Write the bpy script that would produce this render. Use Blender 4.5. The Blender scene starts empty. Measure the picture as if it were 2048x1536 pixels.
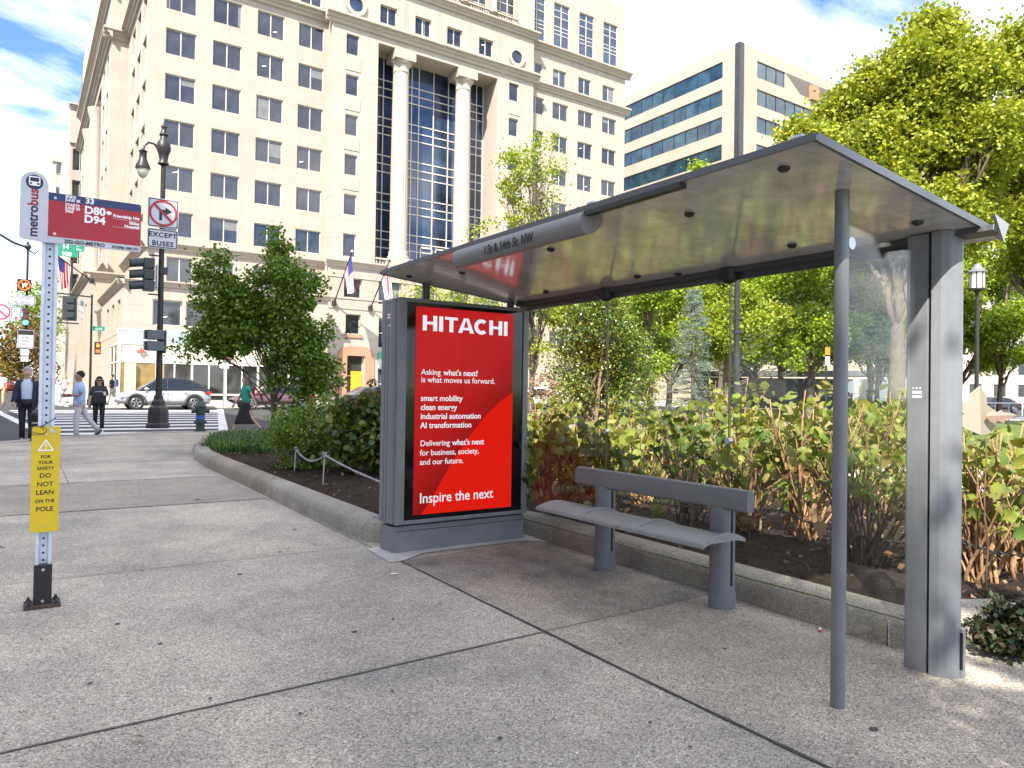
import bpy, bmesh, math, random
import numpy as np
from mathutils import Vector, Matrix
random.seed(11); rng = np.random.default_rng(11)
SC = bpy.context.scene
COL = SC.collection
R = math.radians
V3 = Vector

# ------------------------------------------------------------------ camera
cam_d = bpy.data.cameras.new('camera'); cam = bpy.data.objects.new('camera', cam_d); COL.objects.link(cam); SC.camera = cam
YAW, PIT, ROL = R(34.06), R(0.69), R(0.84)
_f = V3((math.sin(YAW)*math.cos(PIT), math.cos(YAW)*math.cos(PIT), math.sin(PIT)))
_r = V3((math.cos(YAW), -math.sin(YAW), 0)); _u = _r.cross(_f)
_r2 = _r*math.cos(ROL)+_u*math.sin(ROL); _u2 = -_r*math.sin(ROL)+_u*math.cos(ROL)
CAMZ = 1.45
cam.matrix_world = Matrix(((_r2.x, _u2.x, -_f.x, 0), (_r2.y, _u2.y, -_f.y, 0), (_r2.z, _u2.z, -_f.z, CAMZ), (0, 0, 0, 1)))
cam_d.sensor_width = 36; cam_d.lens = 36*1458/2048
cam_d.clip_start = .05; cam_d.clip_end = 4000

# ------------------------------------------------------------------ world, sun, exposure
SUN = V3((1.15, 1.0, -1.6)).normalized()
W = bpy.data.worlds.new('World'); SC.world = W; W.use_nodes = True
nt = W.node_tree; N = nt.nodes; L = nt.links
for n in list(N): N.remove(n)
out = N.new('ShaderNodeOutputWorld'); bg = N.new('ShaderNodeBackground')
sky = N.new('ShaderNodeTexSky'); sky.sky_type = 'NISHITA'; sky.sun_disc = False
sky.sun_elevation = math.asin(-SUN.z); sky.sun_rotation = math.atan2(-SUN.x, -SUN.y)
sky.air_density = 1.0; sky.dust_density = .6; sky.ozone_density = 1.4
tc = N.new('ShaderNodeTexCoord'); sep = N.new('ShaderNodeSeparateXYZ'); L.new(tc.outputs['Generated'], sep.inputs[0])
az = N.new('ShaderNodeMath'); az.operation = 'ADD'; az.inputs[1].default_value = .22
ab = N.new('ShaderNodeMath'); ab.operation = 'MAXIMUM'; ab.inputs[1].default_value = 0.0
L.new(sep.outputs['Z'], ab.inputs[0]); L.new(ab.outputs[0], az.inputs[0])
cmb = N.new('ShaderNodeCombineXYZ')
for i, k in enumerate('XY'):
    d = N.new('ShaderNodeMath'); d.operation = 'DIVIDE'; L.new(sep.outputs[k], d.inputs[0]); L.new(az.outputs[0], d.inputs[1]); L.new(d.outputs[0], cmb.inputs[i])
mp = N.new('ShaderNodeMapping'); mp.inputs['Scale'].default_value = (1.0, 1.5, 1); mp.inputs['Location'].default_value = (5.3, 1.7, 0); mp.inputs['Rotation'].default_value = (0, 0, R(25)); L.new(cmb.outputs[0], mp.inputs[0])
cn = N.new('ShaderNodeTexNoise'); cn.inputs['Scale'].default_value = 1.5; cn.inputs['Detail'].default_value = 9; cn.inputs['Roughness'].default_value = .6; cn.inputs['Distortion'].default_value = .35; L.new(mp.outputs[0], cn.inputs['Vector'])
cr = N.new('ShaderNodeValToRGB'); cr.color_ramp.elements[0].position = .36; cr.color_ramp.elements[1].position = .86; L.new(cn.outputs['Fac'], cr.inputs[0])
mx = N.new('ShaderNodeMixRGB'); mx.inputs[2].default_value = (7.7, 7.25, 6.6, 1); tn = N.new('ShaderNodeMixRGB'); tn.blend_type = 'MULTIPLY'; tn.inputs[0].default_value = 1; tn.inputs[2].default_value = (.29, .37, .53, 1); L.new(sky.outputs[0], tn.inputs[1])
L.new(cr.outputs[0], mx.inputs[0]); L.new(tn.outputs[0], mx.inputs[1])
L.new(mx.outputs[0], bg.inputs[0]); bg.inputs[1].default_value = .15; L.new(bg.outputs[0], out.inputs[0])
sl = bpy.data.lights.new('sun', 'SUN'); so = bpy.data.objects.new('sun', sl); COL.objects.link(so)
sl.energy = 2.9; sl.angle = R(.55); sl.color = (1, .93, .82)
so.rotation_euler = SUN.to_track_quat('-Z', 'Y').to_euler(); so.location = (-30, -30, 60)
SC.view_settings.view_transform = 'Standard'; SC.view_settings.look = 'None'; SC.view_settings.exposure = 2.1; SC.view_settings.gamma = 1
SC.cycles.max_bounces = 8; SC.cycles.transparent_max_bounces = 24

# ------------------------------------------------------------------ helpers
def gz(y): return .0093*min(max(0, y-2.5), 67.5)

class NB:
    """tiny node helper"""
    def __init__(s, name):
        s.m = bpy.data.materials.new(name); s.m.use_nodes = True; s.t = s.m.node_tree
        for n in list(s.t.nodes): s.t.nodes.remove(n)
        s.o = s.t.nodes.new('ShaderNodeOutputMaterial')
    def n(s, ty, **kw):
        x = s.t.nodes.new('ShaderNode'+ty)
        for k, v in kw.items():
            if k.startswith('i_'):
                k = k[2:].replace('_', ' '); x.inputs[int(k) if k.isdigit() else k].default_value = v
            else: setattr(x, k, v)
        return x
    def l(s, a, b): s.t.links.new(a, b)
    def coord(s, scale=(1, 1, 1), kind='Object'):
        c = s.n('TexCoord'); m = s.n('Mapping'); m.inputs['Scale'].default_value = scale; s.l(c.outputs[kind], m.inputs[0]); return m.outputs[0]
    def noise(s, vec, scale, detail=4, rough=.6):
        x = s.n('TexNoise', i_Scale=scale, i_Detail=detail, i_Roughness=rough); s.l(vec, x.inputs['Vector']); return x.outputs['Fac']
    def ramp(s, fac, stops):
        x = s.n('ValToRGB'); e = x.color_ramp.elements
        while len(e) < len(stops): e.new(.5)
        for k, (p, c) in zip(e, stops): k.position = p; k.color = (*c, 1) if len(c) == 3 else c
        s.l(fac, x.inputs[0]); return x.outputs[0]
    def mix(s, fac, a, b, mode='MIX'):
        x = s.n('MixRGB', blend_type=mode)
        for i, v in ((0, fac), (1, a), (2, b)):
            if hasattr(v, 'is_linked') or hasattr(v, 'links'): s.l(v, x.inputs[i])
            else: x.inputs[i].default_value = v if i == 0 else ((*v, 1) if len(v) == 3 else v)
        return x.outputs[0]
    def bump(s, h, strength=.3, dist=.01):
        x = s.n('Bump', i_Strength=strength, i_Distance=dist); s.l(h, x.inputs['Height']); return x.outputs[0]
    def pbsdf(s, col, rough=.6, metal=0, spec=.5, normal=None, coat=0, emit=None, es=1):
        b = s.n('BsdfPrincipled')
        for k, v in (('Base Color', col), ('Roughness', rough), ('Metallic', metal)):
            if hasattr(v, 'links'): s.l(v, b.inputs[k])
            else: b.inputs[k].default_value = (*v, 1) if isinstance(v, tuple) and len(v) == 3 else v
        b.inputs['Specular IOR Level'].default_value = spec; b.inputs['Coat Weight'].default_value = coat
        if normal is not None: s.l(normal, b.inputs['Normal'])
        if emit is not None:
            if hasattr(emit, 'links'): s.l(emit, b.inputs['Emission Color'])
            else: b.inputs['Emission Color'].default_value = (*emit, 1)
            b.inputs['Emission Strength'].default_value = es
        s.l(b.outputs[0], s.o.inputs[0]); return b

def mul(c, k): return tuple(min(1, x*k) for x in c)
_cache = {}
def mat(name, col, rough=.55, metal=0, var=.12, scale=6, bump=0, bscale=80, spec=.5, coat=0, emit=None, es=1):
    if name in _cache: return _cache[name]
    b = NB(name); c = b.coord()
    n1 = b.noise(c, scale, 6, .65)
    cc = b.ramp(n1, [(.25, mul(col, 1-var)), (.75, mul(col, 1+var))])
    rr = b.ramp(n1, [(.3, (max(0, rough-.08),)*3), (.7, (min(1, rough+.08),)*3)])
    nm = b.bump(b.noise(c, bscale, 3), bump, .004) if bump else None
    b.pbsdf(cc, rr, metal, spec, nm, coat, emit, es)
    _cache[name] = b.m; return b.m

def flat(name, col, rough=.5, emit=None, es=1, metal=0):
    if name in _cache: return _cache[name]
    b = NB(name); b.pbsdf(col, rough, metal, .5, None, 0, emit, es); _cache[name] = b.m; return b.m

class MB:
    def __init__(s): s.v = []; s.f = []; s.M = Matrix.Identity(4)
    def at(s, *loc, rz=0, rx=0, ry=0, sc=None):
        s.M = Matrix.Translation(loc) @ Matrix.Rotation(rz, 4, 'Z') @ Matrix.Rotation(ry, 4, 'Y') @ Matrix.Rotation(rx, 4, 'X')
        if sc: s.M = s.M @ Matrix.Diagonal((*sc, 1))
        return s
    def add(s, vs, fs):
        o = len(s.v); M = s.M
        s.v += [tuple(M @ V3(p)) for p in vs]; s.f += [tuple(i+o for i in f) for f in fs]; return s
    def box(s, x0, x1, y0, y1, z0, z1):
        return s.add([(x0, y0, z0), (x1, y0, z0), (x1, y1, z0), (x0, y1, z0), (x0, y0, z1), (x1, y0, z1), (x1, y1, z1), (x0, y1, z1)],
                     [(0, 3, 2, 1), (4, 5, 6, 7), (0, 1, 5, 4), (1, 2, 6, 5), (2, 3, 7, 6), (3, 0, 4, 7)])
    def tube(s, pts, rad, n=8, caps=True):
        pts = [V3(p) for p in pts]; k = len(pts)
        if not hasattr(rad, '__len__'): rad = [rad]*k
        t0 = (pts[1]-pts[0]).normalized(); a = V3((0, 0, 1)) if abs(t0.z) < .9 else V3((1, 0, 0)); nrm = t0.cross(a).normalized()
        vs = []
        for i, p in enumerate(pts):
            t = (pts[min(i+1, k-1)]-pts[max(i-1, 0)]).normalized()
            nrm = (nrm-t*nrm.dot(t)).normalized(); bi = t.cross(nrm)
            for j in range(n):
                q = 2*math.pi*j/n; vs.append(p+(nrm*math.cos(q)+bi*math.sin(q))*rad[i])
        fs = [(i*n+j, i*n+(j+1) % n, (i+1)*n+(j+1) % n, (i+1)*n+j) for i in range(k-1) for j in range(n)]
        if caps: fs += [tuple(range(n-1, -1, -1)), tuple(range((k-1)*n, k*n))]
        return s.add(vs, fs)
    def cyl(s, p0, p1, r0, r1=None, n=12): return s.tube([p0, p1], [r0, r0 if r1 is None else r1], n)
    def lathe(s, prof, n=16, c=(0, 0, 0)):
        vs = []; k = len(prof)
        for r_, z in prof:
            for j in range(n):
                q = 2*math.pi*j/n; vs.append((c[0]+r_*math.cos(q), c[1]+r_*math.sin(q), c[2]+z))
        fs = [(i*n+j, i*n+(j+1) % n, (i+1)*n+(j+1) % n, (i+1)*n+j) for i in range(k-1) for j in range(n)]
        fs += [tuple(range(n-1, -1, -1)), tuple(range((k-1)*n, k*n))]
        return s.add(vs, fs)
    def prism(s, poly, axis, d0, d1):
        f = {'x': lambda a, b, d: (d, a, b), 'y': lambda a, b, d: (a, d, b), 'z': lambda a, b, d: (a, b, d)}[axis]
        k = len(poly); vs = [f(a, b, d0) for a, b in poly]+[f(a, b, d1) for a, b in poly]
        return s.add(vs, [tuple(range(k-1, -1, -1)), tuple(range(k, 2*k))]+[(i, (i+1) % k, k+(i+1) % k, k+i) for i in range(k)])
    def sphere(s, c, rx, ry=None, rz=None, n=12):
        ry = ry or rx; rz = rz or rx; m = n//2; vs = []
        for i in range(m+1):
            a = math.pi*i/m
            for j in range(n):
                q = 2*math.pi*j/n; vs.append((c[0]+rx*math.sin(a)*math.cos(q), c[1]+ry*math.sin(a)*math.sin(q), c[2]+rz*math.cos(a)))
        return s.add(vs, [(i*n+j, (i+1)*n+j, (i+1)*n+(j+1) % n, i*n+(j+1) % n) for i in range(m) for j in range(n)])
    def quad(s, *p): return s.add(p, [tuple(range(len(p)))])
    def text(s, txt, x, y, size, align='LEFT', bold=0, xs=1.0, extr=.0006, spacing=1.0):
        """letters in the local XY plane (x right, y up), facing +Z"""
        cu = bpy.data.curves.new('t', 'FONT'); cu.body = txt; cu.size = size; cu.align_x = align; cu.offset = bold; cu.extrude = extr; cu.resolution_u = 3; cu.space_character = spacing
        ob = bpy.data.objects.new('t', cu); COL.objects.link(ob); dg = bpy.context.evaluated_depsgraph_get(); dg.update()
        me = bpy.data.meshes.new_from_object(ob.evaluated_get(dg))
        s.add([(v.co.x*xs+x, v.co.y+y, v.co.z) for v in me.vertices], [tuple(p.vertices) for p in me.polygons])
        bpy.data.objects.remove(ob); bpy.data.curves.remove(cu); bpy.data.meshes.remove(me); return s
    def mesh(s, name):
        me = bpy.data.meshes.new(name); me.from_pydata(s.v, [], s.f); return me
    def build(s, name, m, parent=None, smooth=False, bevel=0, local=False, fix=True):
        o = V3(wloc(parent)) if parent is not None and not local else V3((0, 0, 0))
        if o.length > 0: s.v = [tuple(V3(p)-o) for p in s.v]
        me = s.mesh(name)
        if fix:
            b = bmesh.new(); b.from_mesh(me); bmesh.ops.recalc_face_normals(b, faces=b.faces); b.to_mesh(me); b.free()
        return link(name, me, m, parent, smooth, bevel)

def wloc(o):
    p = V3((0, 0, 0))
    while o is not None: p += o.location; o = o.parent
    return p
def link(name, me, m, parent=None, smooth=False, bevel=0):
    ob = bpy.data.objects.new(name, me); COL.objects.link(ob)
    if m is not None: me.materials.append(m)
    if parent is not None: ob.parent = parent
    if smooth:
        me.polygons.foreach_set('use_smooth', [True]*len(me.polygons))
        if smooth is True: me.set_sharp_from_angle(angle=R(40))
    if bevel:
        b = ob.modifiers.new('bevel', 'BEVEL'); b.width = bevel; b.segments = 2; b.limit_method = 'ANGLE'; b.angle_limit = R(35)
    return ob
def tag(o, label=None, cat=None, group=None, kind=None):
    if label: o['label'] = label
    if cat: o['category'] = cat
    if group: o['group'] = group
    if kind: o['kind'] = kind
    return o
def thing(name, label, cat, loc=(0, 0, 0), group=None, rz=0):
    o = bpy.data.objects.new(name, None); COL.objects.link(o); o.location = loc; o.rotation_euler = (0, 0, rz); o.empty_display_size = .2
    return tag(o, label, cat, group)
def struct(o): o['kind'] = 'structure'; return o
def copy_tree(o, parent=None):
    c = o.copy(); COL.objects.link(c)
    if parent is not None: c.parent = parent
    for ch in list(o.children): copy_tree(ch, c)
    return c
def sheet(name, poly, m, dz=0, cuts=(2.5, 70), thick=0):
    """a ground sheet following the gentle slope gz(y)"""
    b = bmesh.new(); b.faces.new([b.verts.new((x, y, 0)) for x, y in poly])
    for c in cuts:
        bmesh.ops.bisect_plane(b, geom=b.verts[:]+b.edges[:]+b.faces[:], plane_co=(0, c, 0), plane_no=(0, 1, 0))
    if thick:
        r = bmesh.ops.extrude_face_region(b, geom=b.faces[:])
        for v in [g for g in r['geom'] if isinstance(g, bmesh.types.BMVert)]: v.co.z -= thick
    for v in b.verts: v.co.z += gz(v.co.y)+dz
    bmesh.ops.recalc_face_normals(b, faces=b.faces)
    me = bpy.data.meshes.new(name); b.to_mesh(me); b.free()
    if not thick:
        if me.polygons[0].normal.z < 0: me.flip_normals()
    return struct(link(name, me, m))

def np_mesh(name, V, k, m, parent=None, loc=None):
    """V: (n,k,3) loose polygons -> fast mesh; normals free"""
    n = len(V); me = bpy.data.meshes.new(name); me.vertices.add(n*k); 
    if loc is not None: V = V-np.array(loc)
    me.vertices.foreach_set('co', V.reshape(-1).astype(np.float32))
    return me
def faces_mesh(name, verts, faces, m, parent=None):
    verts = np.asarray(verts, np.float32); faces = np.asarray(faces, np.int32); k = faces.shape[1]
    if parent is not None: verts = verts-np.array(wloc(parent), np.float32)
    me = bpy.data.meshes.new(name); me.vertices.add(len(verts)); me.vertices.foreach_set('co', verts.reshape(-1))
    me.loops.add(faces.size); me.loops.foreach_set('vertex_index', faces.reshape(-1))
    me.polygons.add(len(faces)); me.polygons.foreach_set('loop_start', np.arange(0, faces.size, k, dtype=np.int32))
    me.update(calc_edges=True)
    return link(name, me, m, parent)

# leaf templates: (verts, tris) in x(width) y(length) z(up)
LEAF = (np.array([(0, 0, 0), (-.36, .5, .07), (0, 1, -.1), (.36, .5, .07), (0, .5, 0)]), np.array([(0, 4, 1), (1, 4, 2), (0, 3, 4), (3, 2, 4)]))
ROUND = (np.array([(0, 0, 0), (-.45, .35, .06), (-.38, .8, .05), (0, 1, -.05), (.38, .8, .05), (.45, .35, .06), (0, .5, 0)]), np.array([(6, 1, 0), (6, 2, 1), (6, 3, 2), (6, 4, 3), (6, 5, 4), (6, 0, 5)]))
BLADE = (np.array([(-.05, 0, 0), (.05, 0, 0), (-.045, .5, .3), (.045, .5, .3), (0, 1, .25)]), np.array([(0, 1, 3), (0, 3, 2), (2, 3, 4)]))
_lob = [(0, 0), (-.3, .12), (-.48, .3), (-.3, .42), (-.5, .62), (-.22, .68), (-.2, .86), (0, 1.05), (.2, .86), (.22, .68), (.5, .62), (.3, .42), (.48, .3), (.3, .12)]
LOBED = (np.array([(x, y, -.30*abs(x)-.45*(y-.4)**2) for x, y in _lob]+[(0, .45, .04)]), np.array([(14, (i+1) % 14, i) for i in range(14)]))
def leaves(name, P, size, tpl, m, parent=None, up=.5, out=None, svar=.35, yaw=None):
    """one leaf per point of P (n,3), normals random with an upward pull, plus an outward pull if out is given"""
    n = len(P); T, F = tpl
    nr = rng.normal(size=(n, 3)); nr /= np.linalg.norm(nr, axis=1)[:, None]; nr[:, 2] = np.abs(nr[:, 2])*.6+up*rng.random(n)
    if out is not None: nr += out
    nr /= np.linalg.norm(nr, axis=1)[:, None]
    t = rng.normal(size=(n, 3)); t -= nr*(t*nr).sum(1)[:, None]; t /= np.linalg.norm(t, axis=1)[:, None]
    b = np.cross(t, nr); s = size*(1+svar*rng.uniform(-1, 1, n))
    Vt = P[:, None, :]+s[:, None, None]*(T[None, :, 0, None]*b[:, None, :]+T[None, :, 1, None]*t[:, None, :]+T[None, :, 2, None]*nr[:, None, :])
    Fs = F[None]+(np.arange(n)*len(T))[:, None, None]
    return faces_mesh(name, Vt.reshape(-1, 3), Fs.reshape(-1, 3), m, parent)

def leafmat(name, cols, rough=.45, trans=.35, spec=.4):
    if name in _cache: return _cache[name]
    b = NB(name); g = b.n('NewGeometry'); k = len(cols)
    c = b.ramp(g.outputs['Random Per Island'], [((i+.5)/k, cc) for i, cc in enumerate(cols)])
    p = b.pbsdf(c, rough, 0, spec)
    tr = b.n('BsdfTranslucent'); b.l(b.mix(1, c, (1.0, 1.0, .55), 'MULTIPLY'), tr.inputs[0])
    mx_ = b.n('MixShader', i_0=trans); b.l(p.outputs[0], mx_.inputs[1]); b.l(tr.outputs[0], mx_.inputs[2]); b.l(mx_.outputs[0], b.o.inputs[0])
    _cache[name] = b.m; return b.m

# ------------------------------------------------------------------ materials
def m_aggregate(name, base, tan, dark, stain=.35, fine=150):
    b = NB(name); c = b.coord()
    vo = b.n('TexVoronoi', i_Scale=fine); b.l(c, vo.inputs['Vector'])
    sp = b.n('SeparateXYZ'); b.l(vo.outputs['Color'], sp.inputs[0])
    c1 = b.ramp(sp.outputs['X'], [(0, dark), (.22, mul(base, .8)), (.5, base), (.75, tan), (.93, mul(base, 1.45)), (1, mul(base, 1.8))])
    n2 = b.noise(c, .9, 6, .62); n3 = b.noise(c, 5.5, 5, .6); n4 = b.noise(c, 28, 3, .6)
    c2 = b.mix(b.ramp(n2, [(.38, (0, 0, 0)), (.68, (1, 1, 1))]), c1, b.mix(1, c1, (1-stain, 1-stain*.95, 1-stain*.85), 'MULTIPLY'))
    c3 = b.mix(b.ramp(n3, [(.35, (.5,)*3), (.75, (0,)*3)]), c2, b.mix(1, c2, (.8, .8, .78), 'MULTIPLY'))
    c4 = b.mix(b.ramp(n4, [(.3, (.35,)*3), (.6, (0,)*3)]), c3, b.mix(1, c3, (.72, .72, .7), 'MULTIPLY'))
    nb = b.bump(vo.outputs['Distance'], .35, .006)
    b.pbsdf(c4, .85, 0, .25, nb); return b.m
M_walk = m_aggregate('sidewalk_aggregate', (.455, .418, .355), (.525, .455, .35), (.145, .137, .12), .42)
M_walk2 = m_aggregate('brown_aggregate', (.34, .305, .265), (.42, .34, .26), (.12, .10, .09), .3)
M_kerbstone = m_aggregate('kerb_aggregate', (.36, .335, .29), (.42, .37, .29), (.16, .14, .12), .4, 190)
M_kerbbrown = m_aggregate('kerb_aggregate_brown', (.31, .27, .21), (.38, .31, .21), (.13, .11, .08), .45, 190)
M_cement = mat('pale_cement', (.43, .42, .40), .8, var=.2, scale=9, bump=.3)
M_joint = mat('joint_filler', (.14, .125, .105), .95, var=.4, scale=30)
M_jointdk = mat('tar_joint', (.04, .038, .036), .7, var=.3, scale=30)
M_asphalt = m_aggregate('asphalt', (.062, .062, .066), (.075, .07, .066), (.03, .03, .03), .3, 90)
M_mark = mat('road_marking_white', (.56, .56, .55), .7, var=.25, scale=3, bump=.2)
def m_soil():
    b = NB('mulch'); c = b.coord((1, 1, 1)); n = b.noise(c, 22, 8, .75); n2 = b.noise(c, 3, 4)
    col = b.mix(n2, b.ramp(n, [(.3, (.008, .006, .005)), (.55, (.028, .019, .014)), (.75, (.085, .056, .038))]), b.ramp(n, [(.3, (.012, .009, .007)), (.6, (.055, .037, .026)), (.75, (.15, .10, .07))]))
    b.pbsdf(col, .95, 0, .2, b.bump(n, 1, .03)); return b.m
M_soil = m_soil()
def m_grass():
    b = NB('lawn_grass'); c = b.coord(); n = b.noise(c, 40, 6, .8); n2 = b.noise(c, .7, 4)
    b.pbsdf(b.mix(n2, b.ramp(n, [(.3, (.06, .11, .018)), (.7, (.16, .25, .04))]), b.ramp(n, [(.3, (.06, .08, .02)), (.7, (.17, .19, .05))])), .8, 0, .3, b.bump(n, 1, .05)); return b.m
M_grass = m_grass()
def m_stone(name, col, row=.86, wid=1.67, joint=.8):
    b = NB(name); tc_ = b.n('TexCoord'); s = b.n('SeparateXYZ'); b.l(tc_.outputs['Object'], s.inputs[0])
    a = b.n('Math', operation='ADD'); b.l(s.outputs['X'], a.inputs[0]); b.l(s.outputs['Y'], a.inputs[1])
    c = b.n('CombineXYZ'); b.l(a.outputs[0], c.inputs[0]); b.l(s.outputs['Z'], c.inputs[1])
    br = b.n('TexBrick', offset=0, squash=1); br.inputs['Scale'].default_value = 1; br.inputs['Brick Width'].default_value = wid; br.inputs['Row Height'].default_value = row; br.inputs['Mortar Size'].default_value = .014; br.inputs['Mortar Smooth'].default_value = .3; br.inputs['Bias'].default_value = 0
    br.inputs['Color1'].default_value = (*mul(col, .95), 1); br.inputs['Color2'].default_value = (*mul(col, 1.05), 1); br.inputs['Mortar'].default_value = (*mul(col, joint), 1)
    b.l(c.outputs[0], br.inputs['Vector'])
    n1 = b.noise(tc_.outputs['Object'], .35, 6, .65); mp2 = b.n('Mapping'); mp2.inputs['Scale'].default_value = (1.3, 1.3, .12); b.l(tc_.outputs['Object'], mp2.inputs[0]); n2 = b.noise(mp2.outputs[0], 1.2, 5, .6)
    c2 = b.mix(b.ramp(n1, [(.3, (0, 0, 0)), (.8, (.5,)*3)]), br.outputs['Color'], mul(col, .78), 'MIX')
    c3 = b.mix(b.ramp(n2, [(.45, (0, 0, 0)), (.85, (.5,)*3)]), c2, mul(col, .7))
    b.pbsdf(c3, .75, 0, .3); return b.m
M_stone = m_stone('limestone', (.41, .352, .29)); M_stone2 = m_stone('limestone_smooth', (.415, .36, .30), 50, 50)
M_stonerust = m_stone('limestone_coursed', (.415, .36, .30), 1.72, 40, .5)
M_terra = m_stone('terracotta_stone', (.36, .21, .135), .9, 1.2)
M_bldR = m_stone('pale_precast', (.39, .335, .26), 1.55, 3.0, .85)
def m_glassdark(name, col, rough=.04, var=.6, sc=.5):
    b = NB(name); oi = b.n('ObjectInfo'); c = b.coord()
    n = b.noise(c, sc, 3); cc = b.ramp(n, [(.3, mul(col, 1-var)), (.7, mul(col, 1+var))])
    c2 = b.mix(oi.outputs['Random'], cc, b.mix(1, cc, (.45, .5, .6), 'MULTIPLY'))
    b.pbsdf(c2, rough, 0, .9, b.bump(b.noise(c, 1.3, 2), .02, .05)); return b.m
M_pane = m_glassdark('office_glass', (.036, .039, .046)); M_paneblue = m_glassdark('blue_glass', (.028, .05, .095)); M_panegreen = m_glassdark('teal_glass', (.025, .06, .075)); M_paneshop = m_glassdark('shop_glass', (.04, .038, .033), .06)
M_frame = mat('pale_window_frame', (.58, .53, .46), .5)
M_dkmetal = mat('dark_metal', (.03, .032, .036), .45, .3)
def m_worn(name, col):
    b = NB(name); c = b.coord(); c2 = b.coord((1, 1, .06)); n = b.noise(c, 4, 6, .7); st = b.noise(c2, 34, 4, .6); sp = b.noise(c, 60, 3, .8)
    base = b.ramp(n, [(.3, mul(col, .84)), (.7, mul(col, 1.1))])
    g1 = b.mix(b.ramp(st, [(.5, (0, 0, 0)), (.85, (.32,)*3)]), base, mul(col, .62)); g2 = b.mix(b.ramp(sp, [(.66, (0, 0, 0)), (.74, (.7,)*3)]), g1, mul(col, .45))
    b.pbsdf(g2, b.ramp(n, [(.3, (.34,)*3), (.7, (.52,)*3)]), 0, .45, b.bump(b.noise(c, 240, 2), .06, .002)); return b.m
M_greypaint = m_worn('grey_painted_metal', (.170, .183, .197)); M_greylight = m_worn('light_grey_painted_metal', (.26, .27, .275))
M_black = mat('black_paint', (.012, .012, .014), .4)
M_rubber = mat('black_rubber', (.018, .018, .018), .8)
M_bronze = mat('dark_bronze_paint', (.022, .02, .019), .42, .2, var=.25)
M_white = flat('white_lettering', (.85, .85, .85), .5)
M_navy = flat('navy_lettering', (.012, .02, .075), .5); M_ink = flat('black_lettering', (.012, .012, .012), .6)
M_redtxt = flat('red_lettering', (.35, .012, .03), .5)
M_chrome = mat('galvanised_steel', (.5, .52, .54), .35, .8, var=.15, scale=20)

# ------------------------------------------------------------------ ground
g = sheet('ground', [(-900, -900), (1500, -900), (1500, 2500), (-900, 2500)], M_grass, -.30)
sheet('road', [(-26, -300), (-2.5, -300), (-2.5, 19), (6, 22), (150, 22), (150, 46), (7, 46), (2.2, 50), (1.4, 400), (-26, 400)], M_asphalt, -.12)
edge = [(-3.6, -30), (-3.6, 13), (-3.2, 15.6), (-2.1, 17.9), (-.4, 20.0), (1.2, 21.7), (3.0, 22.75), (5.2, 22.95), (150, 22.95)]
sheet('sidewalk', edge+[(150, 19.0), (60, 18.9), (8, 18.9), (5, -30)], M_walk, 0, thick=.24)
sheet('park_path', [(9.6, 4.5), (60, 2), (60, 5.5), (13, 7.5), (11.5, 10.5), (11.5, 18.8), (9.9, 18.8), (10.2, 9)], mat('pale_path', (.42, .36, .28), .9, var=.2, scale=3), .115)
sheet('lawn', [(8.2, -60), (150, -60), (150, 18.8), (13.5, 18.8), (13.2, 13), (11, 8), (9, 3.5)], M_grass, .10)
sheet('park_path', [(4.8, -30), (5.15, 2.0), (7, 2.0), (200, -40), (200, -60)], M_walk, .004)
# kerb along the street edge
kb = MB()
for (a, b_) in zip(edge[1:], edge[2:]):
    d = V3((b_[0]-a[0], b_[1]-a[1])).normalized(); n_ = V3((-d.y, d.x)); w = .16
    vs = []
    for p in (a, b_):
        for (o, h) in ((-.004, -.2), (-.004, .006), (w, .006), (w, -.2)):
            q = V3(p)-n_*(-o) if False else V3(p)+n_*o; vs.append((q.x, q.y, gz(q.y)+h))
    kb.add(vs, [(0, 1, 5, 4), (1, 2, 6, 5), (2, 3, 7, 6)])
struct(kb.build('street_kerb', mat('granite_kerb', (.3, .3, .3), .75, var=.2, scale=8)))
# joints and bands in the sidewalk
def strip(name, pts, w, m, dz=.004, jit=.002):
    mb = MB(); P = []
    for a, b_ in zip(pts, pts[1:]):
        n_ = max(2, int((V3(b_)-V3(a)).length/.12)); P += [V3(a).lerp(V3(b_), i/n_) for i in range(n_)]
    P.append(V3(pts[-1])); vs = []
    for i, p in enumerate(P):
        d = (P[min(i+1, len(P)-1)]-P[max(i-1, 0)]).normalized(); nn = V3((-d.y, d.x)); ww = w*(.5+random.uniform(-.16, .16)); off = random.uniform(-jit, jit)
        for s_ in (-1, 1):
            q = p+nn*(s_*ww+off); vs.append((q.x, q.y, gz(q.y)+dz))
    mb.add(vs, [(2*i, 2*i+1, 2*i+3, 2*i+2) for i in range(len(P)-1)])
    return struct(mb.build(name, m))
sheet('pavement_band', [(-3.5, 9.45), (2.62, 9.38), (2.62, 11.95), (-3.3, 11.95)], M_walk2, .004)
sheet('kerbside_band', [(-2.0, 17.7), (-.3, 19.6), (1.3, 21.2), (3.05, 22.1), (5.2, 22.25), (60, 22.25), (60, 22.75), (5.2, 22.78), (3.05, 22.55), (1.25, 21.5), (-.36, 19.85), (-2.05, 17.8)], M_walk2, .004)
strip('pavement_joint', [(2.635, -3), (2.66, 5.55)], .019, M_jointdk, .006)
strip('pavement_joint', [(2.66, 6.0), (2.66, 9.3)], .008, M_joint, .006)
for (x0, y0, x1, y1, w_) in ((-3.5, 3.42, 4.15, 3.56, .012), (-3.5, 6.33, 2.5, 6.24, .009), (-3.5, .5, 4.2, .55, .01), (-3.5, 14.6, 2.6, 14.45, .012), (-3.4, 15.3, 60, 18.9-.6, .0)):
    if w_: strip('pavement_joint', [(x0, y0), (x1, y1)], w_, M_joint, .006)
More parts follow.
